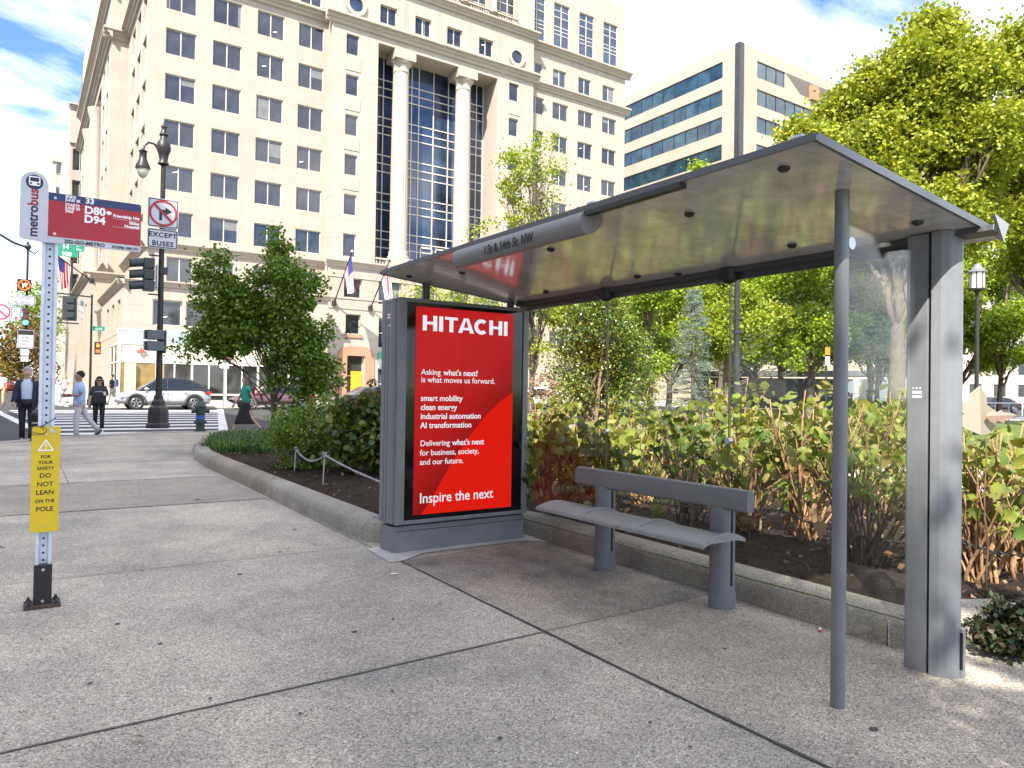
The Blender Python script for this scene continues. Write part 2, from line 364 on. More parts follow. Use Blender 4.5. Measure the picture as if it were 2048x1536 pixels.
for y in (9.41, 11.96): strip('pavement_joint', [(-3.5, y+.03), (2.62, y-.03)], .012, M_joint, .009)
strip('pavement_joint', [(-2.4, 16.2), (9, 19.9)], .012, M_joint, .006)
strip('pavement_joint', [(.6, 20.9), (.6, 12)], .010, M_joint, .009)
sheet('cement_patch', [(2.56, 5.55), (2.70, 5.56), (2.95, 5.72), (4.05, 5.72), (4.20, 5.55), (4.22, 6.2), (2.60, 6.12)], M_cement, .008)
M_slabA = m_aggregate('slab_stained', (.38, .345, .29), (.47, .395, .295), (.10, .093, .08), .66); M_slabB = m_aggregate('slab_pale', (.468, .43, .368), (.54, .465, .36), (.15, .142, .125), .36); M_slabC = m_aggregate('slab_grey', (.42, .38, .32), (.50, .425, .32), (.13, .12, .10), .46)
sheet('pavement_slab', [(2.645, 3.533), (4.215, 3.561), (4.215, 5.75), (2.66, 5.55)], M_slabA, .004)
sheet('pavement_slab', [(2.64, .54), (4.23, .555), (4.215, 3.561), (2.645, 3.533)], M_slabC, .0045)
sheet('pavement_slab', [(-3.5, 3.42), (2.635, 3.532), (2.66, 5.9), (2.5, 6.24), (-3.5, 6.33)], M_slabB, .0035)
sheet('pavement_slab', [(-3.5, 12.0), (2.6, 11.97), (2.6, 14.45), (-3.5, 14.6)], M_slabB, .0035)

# crosswalk (skewed) and lane lines
mk = MB()
def stripe(poly, dz=-.116):
    mk.add([(x, y, gz(y)+dz) for x, y in poly], [tuple(range(len(poly)))])
y = 24.0
while y < 43.5:
    t = (y-23)/20.; x0 = 1.0-1.4*t; x1 = 5.05+4.2*t
    stripe([(x0, y), (x1, y), (x1+.18, y+.85), (x0-.05, y+.85)]); y += 1.95
stripe([(5.0, 23.1), (5.3, 23.1), (9.65, 43.6), (9.35, 43.6)], -.112); stripe([(.6, 23.0), (.9, 23.0), (-.9, 43.6), (-1.2, 43.6)], -.112)
struct(mk.build('crosswalk', M_mark))
lm = MB()
for yy in (27.2, 33.8, 37.4): lm.add([(x, y_, gz(y_)-.116) for x, y_ in ((11.5, yy), (90, yy), (90, yy+.12), (11.5, yy+.12))], [(0, 1, 2, 3)])
lm.add([(x, y_, gz(y_)-.116) for x, y_ in ((-9, 20.6), (-.55, 20.6), (-.55, 20.75), (-9, 20.75))], [(0, 1, 2, 3)])
struct(lm.build('lane_markings', M_mark))
sheet('far_sidewalk', [(150, 45.6), (7.6, 45.6), (4, 46.2), (2.2, 48), (1.6, 52), (1.4, 400), (12, 400), (150, 400)], mat('far_concrete', (.42, .40, .36), .85, var=.12, scale=1.5), 0, thick=.2)

# ------------------------------------------------------------------ planter kerb + soil
pl = [(5.02, -12), (5.02, 1.75), (4.95, 1.95), (4.75, 2.05), (4.35, 2.12), (4.22, 2.3), (4.22, 5.9), (4.15, 6.12), (3.95, 6.2), (3.0, 6.24), (2.8, 6.3), (2.70, 6.48), (2.68, 9.66), (2.68, 13.2), (2.74, 14.6), (2.98, 16.1), (3.5, 17.5), (4.3, 18.4), (5.4, 18.8), (7, 18.95), (40, 18.95)]
prof = [(0, -.05), (.004, .11), (.02, .155), (.055, .185), (.12, .2), (.22, .2), (.275, .185), (.29, .15), (.29, -.05)]
def kerb_piece(P, m, name='planter_kerb'):
    mb = MB(); vs = []; k = len(prof)
    for i, p in enumerate(P):
        p = V3(p); d = (V3(P[min(i+1, len(P)-1)])-V3(P[max(i-1, 0)])).normalized(); nn = V3((d.y, -d.x))
        for (o, h) in prof:
            q = p+nn*o; vs.append((q.x, q.y, gz(q.y)+h))
    mb.add(vs, [(i*k+j, i*k+j+1, (i+1)*k+j+1, (i+1)*k+j) for i in range(len(P)-1) for j in range(k-1)]+[tuple(range(k)), tuple(range((len(P)-1)*k, len(P)*k))])
    return struct(mb.build(name, m, smooth=True))
def sub(P, n=6):
    o = []
    for a, b_ in zip(P, P[1:]): o += [tuple(V3(a).lerp(V3(b_), i/n)) for i in range(n)]
    return o+[tuple(P[-1])]
def gap(P, g=.006):
    P = [V3(p) for p in P]; P[0] = P[0]+(P[1]-P[0]).normalized()*g; P[-1] = P[-1]+(P[-2]-P[-1]).normalized()*g; return [tuple(p) for p in P]
kerb_piece(gap(pl[0:6]), M_kerbstone)
kerb_piece(gap(pl[5:8]), M_kerbstone)
kerb_piece(gap(pl[7:12]), M_kerbstone)
kerb_piece(gap(pl[11:13]), M_kerbstone)
kerb_piece(gap(pl[12:14]), M_kerbbrown)
kerb_piece(gap(pl[13:]), M_kerbstone)
# mulch: a bumpy grid inside the kerb
def inside(x, y, poly):
    c = np.zeros(x.shape, bool); j = len(poly)-1
    for i in range(len(poly)):
        xi, yi = poly[i]; xj, yj = poly[j]
        c ^= ((yi > y) != (yj > y)) & (x < (xj-xi)*(y-yi)/((yj-yi) or 1e-9)+xi); j = i
    return c
SOIL = [(5.2, -12), (5.2, 2.1), (4.45, 2.25), (4.38, 6.3), (2.85, 6.42), (2.85, 14.5), (3.2, 16.1), (3.9, 17.5), (5.2, 18.6), (14, 18.8), (14, 13), (11.5, 8), (9.5, 3.5), (8.5, -12)]
def soil(name, poly, st, x0, x1, y0, y1, base, amp, m):
    xs = np.arange(x0, x1, st); ys = np.arange(y0, y1, st); X, Y = np.meshgrid(xs, ys)
    Z = .0093*np.clip(Y-2.5, 0, 67.5)+base+amp*(np.sin(X*1.7+Y*.6)*.5+np.sin(X*.8-Y*1.3+1)*.5)+rng.normal(size=X.shape)*.012
    n = len(xs); idx = np.arange(X.size).reshape(X.shape)
    F = np.stack([idx[:-1, :-1], idx[:-1, 1:], idx[1:, 1:], idx[1:, :-1]], -1).reshape(-1, 4)
    cx = (X[:-1, :-1]+st/2).reshape(-1); cy = (Y[:-1, :-1]+st/2).reshape(-1); F = F[inside(cx, cy, poly)]
    return struct(faces_mesh(name, np.stack([X, Y, Z], -1).reshape(-1, 3), F, m))
soil('mulch_bed', SOIL, .07, 2.7, 14.2, -4, 19, .15, .025, M_soil)
# ------------------------------------------------------------------ bus shelter
def rz_(x): return 2.483-.107*(x-2.63)
sh = thing('bus_shelter', 'grey bus shelter with glass walls and a thin flat roof over the bench', 'bus shelter', (3.4, 3.9, 0))
def m_soffit():
    b = NB('perforated_soffit'); c = b.coord(); vo = b.n('TexVoronoi', i_Scale=95.0, i_Randomness=0.0); b.l(c, vo.inputs['Vector'])
    d = b.ramp(vo.outputs['Distance'], [(.25, (.92,)*3), (.36, (1,)*3)]); n = b.noise(c, 2.2, 5); n2 = b.noise(c, 14, 4)
    col = b.mix(1, b.mix(1, b.ramp(n, [(.3, (.58, .58, .58)), (.7, (.90, .89, .88))]), b.ramp(b.noise(c, 11, 6, .75), [(.3, (.72, .72, .70)), (.7, (1, 1, 1))]), 'MULTIPLY'), d, 'MULTIPLY')
    b.pbsdf(col, b.ramp(n2, [(.3, (.06,)*3), (.7, (.16,)*3)]), .34, .9, b.bump(b.noise(c, 7, 4), .035, .02)); return b.m
y0, y1 = 1.75, 5.97
xs = [2.63, 2.9, 3.3, 3.7, 4.0, 4.30]
MB().prism([(x, rz_(x)) for x in xs]+[(x, rz_(x)+.022) for x in reversed(xs)], 'y', y0, y1).build('roof', m_soffit(), sh)
tr = MB().prism([(2.618, 2.479), (2.632, 2.479), (2.632, 2.500), (2.618, 2.500)], 'y', y0-.02, y1+.02)
for ya, yb in ((y0-.02, y0-.003), (y1+.003, y1+.02)): tr.prism([(x, rz_(x)-.006) for x in (2.632, 4.30)]+[(x, rz_(x)+.03) for x in (4.30, 2.632)], 'y', ya, yb)
tr.prism([(2.632, rz_(2.632)+.024), (4.3, rz_(4.3)+.024), (4.3, rz_(4.3)+.034), (2.632, rz_(2.632)+.034)], 'y', y0, y1)
tr.build('roof_trim', mat('roof_edge_grey', (.085, .095, .11), .4), sh)
for yy in (1.84, 3.15, 4.37, 5.45):
    MB().box(2.64, 2.70, yy-.03, yy+.03, rz_(2.68)+.03, rz_(2.68)+.056).build('roof_clip', mat('pale_blue_clip', (.4, .47, .55), .5), sh, bevel=.006)
for (x, yy) in ((2.79, 2.0), (3.01, 2.75), (3.01, 4.0), (3.02, 5.23), (2.82, 5.81), (3.81, 2.67), (3.8, 1.93), (3.87, 4.05), (3.85, 5.18), (3.97, 3.73), (4.0, 5.8)):
    MB().at(x, yy, rz_(x)).lathe([(.028, 0), (.028, -.008), (.018, -.018), (.001, -.02)], 14).build('roof_bolt', M_dkmetal, sh, smooth=True)
# header sign
hp = [(2.615, 2.478), (2.597, 2.455), (2.590, 2.42), (2.596, 2.385), (2.615, 2.360), (2.65, 2.352), (2.70, 2.372), (2.745, 2.41), (2.76, 2.462)]
hd = MB().prism(hp, 'y', 3.17, 4.63).build('header_sign', m_worn('header_grey', (.20, .205, .21)), sh, smooth=True)
t = MB(); t.M = Matrix.Translation((2.5885, 4.19, 2.378)) @ Matrix(((0, 0, -1, 0), (-1, 0, 0, 0), (0, 1, 0, 0), (0, 0, 0, 1)))
t.text('I St & 14th St, NW', 0, 0, .090, xs=.76, extr=.0003, bold=.0016, spacing=1.06)
t.build('lettering', M_ink, hd)
MB().box(2.612, 2.66, 2.45, 3.16, 2.452, 2.476).build('header_rail', M_dkmetal, sh)
# rear beam with the triangular end
bm = MB().prism([(4.02, 2.30), (4.10, 2.285), (4.14, 2.315), (4.11, rz_(4.11)-.001), (4.03, rz_(4.03)-.001)], 'y', 1.67, 5.9)
bm.prism([(4.08, 2.25), (4.10, 2.25), (4.10, 2.29), (4.08, 2.29)], 'y', 2.1, 5.8)
bm.build('beam', mat('beam_dark_grey', (.06, .065, .072), .35), sh, bevel=.003)
MB().prism([(4.0, 2.375), (4.16, 2.345), (4.10, 2.25)], 'y', 1.655, 1.67).build('beam_cap', M_greylight, sh)
for yy in (3.33, 4.60):
    MB().at(4.05, yy, 2.30).lathe([(.001, -.075), (.035, -.07), (.06, -.05), (.065, -.01), (.065, .025)], 14).build('glass_bracket', M_dkmetal, sh, smooth=True)
fp = MB().cyl((3.2, 1.975, -.02), (3.2, 1.975, rz_(3.2)), .0325, n=24).build('post', M_greypaint, sh, smooth=True)
# rear column
c1 = MB().prism([(3.985, 1.965), (3.985, 2.075), (4.0, 2.085), (4.11, 2.085), (4.11, 1.965)], 'z', 0, 2.33); cw = c1.build('column', M_greypaint, sh, bevel=.006)
MB().prism([(4.02, 1.945), (4.02, 1.966), (4.11, 1.966), (4.11, 1.945)], 'z', .2, 2.32).build('column_slot', M_black, sh)
rp = [(3.970, 1.945), (3.982, 1.90), (4.0, 1.872), (4.008, 1.862), (4.040, 1.842), (4.065, 1.834), (4.085, 1.836), (4.10, 1.85), (4.10, 1.945)]
MB().prism(rp, 'z', 0, 2.335).build('column', M_greypaint, sh, bevel=.004)
MB().box(4.068, 4.108, 1.822, 1.90, 0, .26).build('column_foot', M_greypaint, sh, bevel=.004)
MB().box(4.066, 4.074, 1.8205, 1.84, .05, .24).build('column_slot', M_black, sh)
st = MB()
for zz in (1.455, 1.478): st.box(3.9835, 3.985, 1.995, 2.045, zz, zz+.013)
for k in range(3): st.box(3.9835, 3.985, 2.0+k*.018, 2.007+k*.018, 1.503, 1.510)
st.build('sticker', M_white, sh)
# glass: one pane per bay
def m_glass():
    b = NB('clear_glass'); tr_ = b.n('BsdfTransparent'); tr_.inputs[0].default_value = (.965, .975, .955, 1); gl = b.n('BsdfGlossy'); gl.inputs['Roughness'].default_value = .01; gl.inputs['Color'].default_value = (1, 1, 1, 1)
    df = b.n('BsdfDiffuse'); df.inputs[0].default_value = (.5, .5, .45, 1); c = b.coord(); n = b.noise(c, 2.3, 4)
    lw = b.n('LayerWeight', i_Blend=.5); pw = b.n('Math', operation='POWER'); pw.inputs[1].default_value = 4.0; b.l(lw.outputs['Facing'], pw.inputs[0])
    f2 = b.n('Math', operation='MULTIPLY_ADD'); f2.inputs[1].default_value = .36; f2.inputs[2].default_value = .014; b.l(pw.outputs[0], f2.inputs[0])
    m1 = b.n('MixShader'); b.l(f2.outputs[0], m1.inputs[0]); b.l(tr_.outputs[0], m1.inputs[1]); b.l(gl.outputs[0], m1.inputs[2])
    m2 = b.n('MixShader'); b.l(b.ramp(n, [(.55, (.0,)*3), (.9, (.035,)*3)]), m2.inputs[0]); b.l(m1.outputs[0], m2.inputs[1]); b.l(df.outputs[0], m2.inputs[2]); b.l(m2.outputs[0], b.o.inputs[0]); return b.m
M_glass = m_glass(); M_gedge = flat('glass_edge', (.10, .115, .045), .2)
for ya, yb in ((2.105, 3.322), (3.335, 4.592), (4.605, 5.80)):
    gp = MB().box(4.062, 4.070, ya, yb, .235, 2.26).build('glass_pane', M_glass, sh)
    MB().box(4.061, 4.071, ya+.01, yb-.01, .228, .234).build('edge_strip', M_gedge, gp)
    for yv in (ya-.0015, yb-.0005): MB().box(4.061, 4.071, yv, yv+.002, .235, 2.26).build('edge_strip', M_gedge, gp)
gs = MB().prism([(3.235, .34), (3.85, .30), (3.85, 2.30), (3.235, 2.345)], 'y', 1.966, 1.974).build('glass_pane', M_glass, sh)
MB().box(3.222, 3.235, 1.958, 1.982, .34, 2.35).build('edge_strip', M_black, gs)
for (x, yy, z) in ((4.056, 4.60, 1.14), (4.056, 3.33, 1.14)): MB().tube([(x-.012, yy, z), (x+.026, yy, z)], .022, 14).build('glass_clamp', M_chrome, sh, smooth=True)
for z in (1.5, 2.18): MB().tube([(3.245, 1.95, z), (3.245, 1.99, z)], .03, 14).build('glass_clamp', M_chrome, sh, smooth=True)
dm = MB()
for (ya, yb) in ((2.2, 3.2), (3.45, 4.45)):
    for k in range(4):
        yy = ya+(yb-ya)*(k+.5)/4
        for z in (1.462, 1.485): dm.box(4.0595, 4.0615, yy-.022, yy+.022, z, z+.012)
dm.build('glass_decal', mat('grey_decal', (.2, .21, .2), .6), sh)
for x in (3.06, 3.99): MB().cyl((x, 5.95, 2.24), (x, 5.95, rz_(x)), .036, n=16).build('post', mat('post_dark_grey', (.07, .075, .08), .4), sh, smooth=True)

# ------------------------------------------------------------------ bench
bn = thing('bench', 'grey metal bench with a rounded backrest inside the bus shelter', 'bench', (3.95, 3.95, .01))
def leg(y, z):
    m = MB().prism([(4.0+.075*math.cos(a)-.005, y+.078*math.sin(a)) for a in [R(90+i*15) for i in range(13)]]+[(4.045, y-.078), (4.045, y+.078)], 'z', z, .70)
    o = m.build('leg', M_greypaint, bn, smooth=True)
    MB().box(4.0, 4.02, y-.0805, y-.0775, z+.16, .69).build('slot', M_black, o)
    MB().prism([(4.0+.08*math.cos(a)-.005, y+.083*math.sin(a)) for a in [R(90+i*15) for i in range(13)]]+[(4.05, y-.083), (4.05, y+.083)], 'z', z-.02, z+.12).build('leg_sleeve', M_greypaint, o, smooth=True)
leg(4.53, .015); leg(3.33, .005)
bp = [(3.935, .70), (3.93, .78), (3.94, .815), (3.965, .832), (3.99, .832), (4.005, .81), (4.01, .72), (3.995, .69), (3.955, .685)]
MB().prism(bp, 'y', 3.07, 4.84).build('backrest', M_greypaint, bn, smooth=True)
sp = []
for i in range(15):
    s_ = i/14; x = 3.56+.40*s_; z = .515+.038*math.sin(math.pi*min(1, s_*1.02)); sp.append((x, z))
sp = [(3.552, .508)]+sp
MB().prism(sp+[(x, z-.018) for x, z in reversed(sp)], 'y', 3.10, 4.88).build('seat', M_greylight, bn, smooth=True)
for yy in (3.11, 3.72, 4.33):
    dp = [(3.60+.36*i/12, .518+.038*math.sin(math.pi*(.1+.9*i/12))+.014*math.sin(math.pi*i/12)**.6) for i in range(13)]
    MB().prism(dp+[(x, .515) for x, z in reversed(dp)], 'y', yy-.012, yy+.012).build('seat_divider', M_greylight, bn, smooth=True, bevel=.003)
for yy in (4.53, 3.33): MB().prism([(3.70, .50), (4.0, .50), (4.0, .44), (3.9, .45)], 'y', yy-.03, yy+.03).build('seat_bracket', M_greypaint, bn)

# ------------------------------------------------------------------ advertising kiosk
ks = thing('advertising_kiosk', 'tall grey advertising kiosk with a red illuminated screen at the shelter end', 'advertising display', (3.42, 5.95, .03))
bd = MB().prism([(2.735, 5.835), (2.72, 5.86), (2.70, 6.05), (2.71, 6.08), (4.10, 6.08), (4.105, 5.835)], 'z', .03, .265); bd.build('base', M_greypaint, ks, bevel=.004)
MB().prism([(2.705, 5.84), (2.69, 5.87), (2.69, 6.08), (4.105, 6.08), (4.105, 5.84)], 'z', .29, 2.262).build('cabinet', M_greypaint, ks, bevel=.006)
MB().prism([(2.76, 5.86), (2.76, 6.07), (4.09, 6.07), (4.09, 5.86)], 'z', .26, .295).build('shadow_gap', M_black, ks)
MB().box(2.745, 4.08, 5.832, 5.837, .216, .221).build('base_seam', M_black, ks)
for yy in (5.93, 5.99): MB().box(2.6885, 2.6905, yy, yy+.006, .3, 2.25).build('side_groove', M_dkmetal, ks)
fr = MB()
for (x0, x1, z0, z1) in ((2.72, 2.80, .285, 2.27), (4.045, 4.105, .285, 2.27), (2.80, 4.045, 2.236, 2.27), (2.80, 4.045, .285, .318)): fr.box(x0, x1, 5.792, 5.845, z0, z1)
fr.build('frame', M_greypaint, ks, bevel=.004)
MB().box(2.80, 4.045, 5.806, 5.83, .318, 2.236).build('bezel', flat('black_glass_bezel', (.006, .006, .007), .08), ks)
def m_screen():
    b = NB('screen_red'); tc_ = b.n('TexCoord'); s = b.n('SeparateXYZ'); b.l(tc_.outputs['Object'], s.inputs[0])
    # darker towards the printed fold, as in the shown picture
    a = b.n('Math', operation='MULTIPLY_ADD'); b.l(s.outputs['X'], a.inputs[0]); a.inputs[1].default_value = -.752; a.inputs[2].default_value = -.557
    d = b.n('Math', operation='MULTIPLY_ADD'); b.l(s.outputs['Z'], d.inputs[0]); d.inputs[1].default_value = .659; b.l(a.outputs[0], d.inputs[2])
    col = b.ramp(d.outputs[0], [(0, (.058, .002, .002)), (.10, (.075, .0025, .0025)), (.35, (.105, .003, .003)), (.8, (.118, .0035, .0035))])
    e = b.n('Emission', i_Strength=1.0); b.l(col, e.inputs[0]); g_ = b.n('BsdfGlossy', i_Roughness=.05); mx_ = b.n('MixShader', i_0=.004); b.l(e.outputs[0], mx_.inputs[1]); b.l(g_.outputs[0], mx_.inputs[2]); b.l(mx_.outputs[0], b.o.inputs[0]); return b.m
sc = MB().box(2.891, 3.928, 5.800, 5.8055, .36, 2.203)
for i, p in enumerate(sc.v): pass
scr = sc.build('screen', m_screen(), ks)
def m_emit(name, col, st):
    b = NB(name); e = b.n('Emission', i_Strength=st); e.inputs[0].default_value = (*col, 1); b.l(e.outputs[0], b.o.inputs[0]); return b.m
wd = [(3.928, 1.455), (3.80, 1.375), (3.67, 1.27), (3.54, 1.14), (3.41, .985), (3.30, .845), (3.21, .715), (3.10, .54), (3.0, .40), (2.968, .36), (3.928, .36)]
MB().prism(wd, 'y', 5.7985, 5.7998).build('picture_panel', m_emit('screen_bright_red', (.165, .003, .0015), 1.0), scr)
def xz(mb, y): mb.M = Matrix.Translation((0, y, 0)) @ Matrix(((1, 0, 0, 0), (0, 0, -1, 0), (0, 1, 0, 0), (0, 0, 0, 1))); return mb
t = xz(MB(), 5.7975)
# block capitals of the headline
def glyph(ch, x, z, w, h, s):
    P = {'H': [[(0, 0), (s, 0), (s, h), (0, h)], [(w-s, 0), (w, 0), (w, h), (w-s, h)], [(s, h*.42), (w-s, h*.42), (w-s, h*.60), (s, h*.60)]],
         'I': [[(0, 0), (s, 0), (s, h), (0, h)]],
         'T': [[(0, h*.82), (w, h*.82), (w, h), (0, h)], [(w/2-s/2, 0), (w/2+s/2, 0), (w/2+s/2, h*.82), (w/2-s/2, h*.82)]],
         'A': [[(0, 0), (s*1.05, 0), (w/2+s*.1, h), (w/2-s*.62, h)], [(w-s*1.05, 0), (w, 0), (w/2+s*.62, h), (w/2-s*.1, h)], [(w*.24, h*.2), (w*.76, h*.2), (w*.70, h*.37), (w*.30, h*.37)]]}
    if ch == 'C':
        cx, cz = w*.53, h/2; ro = (w*.54, h*.52); ri = (w*.54-s, h*.52-s*.82); A = [R(48+i*264/24) for i in range(25)]
        for a, b_ in zip(A, A[1:]):
            t.add([(x+cx+ro[0]*math.cos(a), z+cz+ro[1]*math.sin(a), 0), (x+cx+ro[0]*math.cos(b_), z+cz+ro[1]*math.sin(b_), 0), (x+cx+ri[0]*math.cos(b_), z+cz+ri[1]*math.sin(b_), 0), (x+cx+ri[0]*math.cos(a), z+cz+ri[1]*math.sin(a), 0)], [(0, 1, 2, 3)])
        return
    for q in P[ch]: t.add([(x+a, z+b_, 0) for a, b_ in q], [tuple(range(len(q)))])
x = 2.955
for ch, w in (('H', .145), ('I', .040), ('T', .135), ('A', .170), ('C', .145), ('H', .145), ('I', .040)):
    glyph(ch, x, 1.992, w, .136, .041); x += w+(.019 if ch not in 'TA' else .003)
t.text('Asking', 2.947, 1.60, .073, bold=.0004); t.text("what's next?", 3.172, 1.60, .073, bold=.0013)
t.text('is what moves us forward.', 2.947, 1.532, .073, bold=.0004)
for i, s_ in enumerate(('smart mobility', 'clean energy', 'industrial automation', 'AI transformation')): t.text(s_, 2.947, 1.367-.0805*i, .073, bold=.0013)
t.text('Delivering', 2.947, .966, .073, bold=.0004); t.text("what's next", 3.272, .966, .073, bold=.0013)
t.text('for business, society,', 2.947, .882, .073, bold=.0004); t.text('and our future.', 2.947, .80, .073, bold=.0004)
t.text('Inspire the next', 2.947, .46, .130, xs=.93, bold=.0008)
tt = t.build('lettering', m_emit('screen_white', (.195, .20, .215), 1.0), scr)
lb = MB()
for z, w in ((2.115, .06), (2.09, .06), (2.02, .03)): lb.box(2.6878, 2.6898, 5.90, 5.90+w, z, z+.014)
lb.build('sticker', M_white, ks)
MB().lathe([(.03, 0), (.03, .02), (.012, .03)], 10, (3.42, 5.95, 2.262)).build('light_sensor', M_black, ks)

# ------------------------------------------------------------------ bus stop sign
bs = thing('bus_stop_sign', 'white perforated bus stop post with red route panel and yellow warning plate', 'bus stop sign', (.15, 5.6, .03))
def m_post():
    b = NB('white_perforated_post'); c = b.coord(); n = b.noise(c, 9, 5); b.pbsdf(b.ramp(n, [(.3, (.50, .54, .62)), (.75, (.66, .70, .77))]), .4, .25, .5); return b.m
Mp = m_post()
ps = MB()
X0, Y0 = .15, 5.6
for (a, b_, c_, d_) in ((-.045, -.026, -.012, 0), (.026, .045, -.012, 0), (-.03, -.022, 0, .03), (.022, .03, 0, .03), (-.03, .03, .026, .032)): ps.box(X0+a, X0+b_, Y0+c_, Y0+d_, .16, 2.45)
ps.build('post', Mp, bs, bevel=.002)
hl = MB()
z = .22
while z < 2.42: hl.box(X0-.006, X0+.006, Y0+.0245, Y0+.0258, z, z+.013); z += .047
hl.build('post_holes', M_ink, bs)
MB().box(X0-.05, X0+.05, Y0-.035, Y0+.045, .035, .30).build('anchor_sleeve', M_black, bs, bevel=.004)
bp_ = MB().box(X0-.10, X0+.10, Y0-.085, Y0+.09, .03, .05)
bp_.build('base_plate', mat('rusty_plate', (.06, .035, .028), .8, var=.5, scale=30, bump=.5), bs, bevel=.003)
for dx in (-.075, .075):
    for dy in (-.06, .065): MB().at(X0+dx, Y0+dy, .05).lathe([(.016, 0), (.016, .014), (.008, .014), (.008, .03)], 6).build('bolt', M_dkmetal, bs)
for z in (.27, .07): MB().tube([(X0, Y0-.04, z), (X0, Y0-.032, z)], .009, 8).build('bolt', M_chrome, bs)
def rrect(x0, x1, z0, z1, r_, cor=(1, 1, 1, 1), n=6):
    P = []
    for k, (cx, cz, a0) in enumerate(((x0+r_, z0+r_, 180), (x1-r_, z0+r_, 270), (x1-r_, z1-r_, 0), (x0+r_, z1-r_, 90))):
        if cor[k]: P += [(cx+r_*math.cos(R(a0+90*i/n)), cz+r_*math.sin(R(a0+90*i/n))) for i in range(n+1)]
        else: P.append([(x0, z0), (x1, z0), (x1, z1), (x0, z1)][k])
    return P
M_signwhite = mat('sign_white', (.50, .52, .57), .42, var=.06)
flag = [(-.018, 2.40), (-.01, 2.385), (.134, 2.372), (.134, 2.735)]+[(.058+.076*math.cos(R(a)), 2.735+.085*math.sin(R(a))) for a in range(0, 181, 12)]
fl = MB().prism(flag, 'y', 5.566, 5.578).build('flag_panel', M_signwhite, bs, bevel=.002)
def on_flag(mb, dy): return xz(mb, 5.566-dy)
A = [R(i*10) for i in range(36)]
rg = MB().prism([(.058+.047*math.cos(a), 2.752+.047*math.sin(a)) for a in A], 'y', 5.5645, 5.5658)
rg.build('emblem', M_navy, fl)
bi = MB().prism(rrect(.027, .089, 2.728, 2.788, .012), 'y', 5.5632, 5.5644).build('emblem_bus', M_white, fl)
em = MB().prism(rrect(.034, .082, 2.755, 2.780, .004), 'y', 5.5620, 5.5631); em.prism([(.038+.008*math.cos(a), 2.742+.006*math.sin(a)) for a in A[::3]], 'y', 5.562, 5.5631); em.prism([(.078+.008*math.cos(a), 2.742+.006*math.sin(a)) for a in A[::3]], 'y', 5.562, 5.5631); em.prism(rrect(.03, .04, 2.718, 2.728, .002), 'y', 5.562, 5.5631); em.prism(rrect(.076, .086, 2.718, 2.728, .002), 'y', 5.562, 5.5631)
em.build('emblem_detail', M_navy, fl)
def vert_text(txt, x, z, size, m, bold, parent, name='lettering'):
    q = MB(); q.M = Matrix.Translation((x, 5.5645, z)) @ Matrix(((0, -1, 0, 0), (0, 0, -1, 0), (1, 0, 0, 0), (0, 0, 0, 1)))
    q.text(txt, 0, 0, size, bold=bold, xs=1.02); q.build(name, m, parent)
vert_text('metro', .078, 2.402, .077, M_navy, .0018, fl); vert_text('bus', .078, 2.402+.198, .077, M_redtxt, .0018, fl)
M_red = mat('sign_red', (.37, .010, .024), .4, var=.1); M_navyp = mat('sign_navy', (.02, .035, .12), .4, var=.1)
rp_ = MB().prism(rrect(.1345, .672, 2.375, 2.702, .015, (0, 1, 1, 0)), 'y', 5.568, 5.578).build('route_panel', M_signwhite, bs, bevel=.0015)
MB().prism([(.1345, 2.418), (.671, 2.418), (.671, 2.650), (.1345, 2.650)], 'y', 5.5658, 5.5679).build('red_field', M_red, rp_)
MB().prism(rrect(.1345, .671, 2.6505, 2.701, .014, (0, 0, 1, 0)), 'y', 5.5658, 5.5679).build('navy_field', M_navyp, rp_)
w = xz(MB(), 5.5652)
w.text('ENDS', .228, 2.680, .0235, bold=.0009); w.text('JUNE 28', .228, 2.659, .0235, bold=.0009); w.text('33', .34, 2.661, .052, bold=.0018)
w.text('STARTS', .228, 2.627, .0235, bold=.0009); w.text('JUNE 29', .228, 2.606, .0235, bold=.0009); w.text('2025', .228, 2.585, .0235, bold=.0009)
w.text('D80', .335, 2.594, .070, bold=.0026); w.text('D94', .335, 2.535, .070, bold=.0026)
w.text('Friendship Hts', .662, 2.594, .027, 'RIGHT', bold=.0011); w.text('Sibley', .662, 2.558, .027, 'RIGHT', bold=.0011); w.text('Hospital', .662, 2.533, .027, 'RIGHT', bold=.0011)
w.add([(.478+.016*math.cos(a), 2.616+.012*math.sin(a), 0) for a in A], [tuple(range(36))])
for z in (2.582, 2.528): w.add([(.5, z, 0), (.66, z, 0), (.66, z+.0012, 0), (.5, z+.0012, 0)], [(0, 1, 2, 3)])
w.build('lettering', M_white, rp_)
w = xz(MB(), 5.5652); w.text('202-GO-METRO', .226, 2.386, .030, bold=.0008, xs=1.1); w.text('STOP# 1001191', .662, 2.385, .024, 'RIGHT', bold=.0006, xs=1.0); w.build('lettering', M_ink, rp_)
for z in (2.668, 2.435): MB().tube([(.172, 5.561, z), (.172, 5.566, z)], .009, 10).build('bolt', M_chrome, rp_)
yp = MB().prism(rrect(.073, .229, .51, 1.188, .012), 'y', 5.572, 5.578).build('warning_plate', mat('plate_yellow', (.66, .47, .006), .42, var=.07), bs, bevel=.001)
w = xz(MB(), 5.5712)
for i, (s_, z, sz, xs_) in enumerate((('FOR', .985, .029, 1.15), ('YOUR', .948, .029, 1.15), ('SAFETY', .911, .028, 1.2), ('DO', .860, .041, 1.15), ('NOT', .805, .041, 1.15), ('LEAN', .752, .041, 1.15), ('ON THE', .700, .029, 1.2), ('POLE', .645, .041, 1.15))): w.text(s_, .151, z, sz, 'CENTER', bold=.0006, xs=1.0)
w.build('lettering', M_ink, yp)
w = xz(MB(), 5.5712)
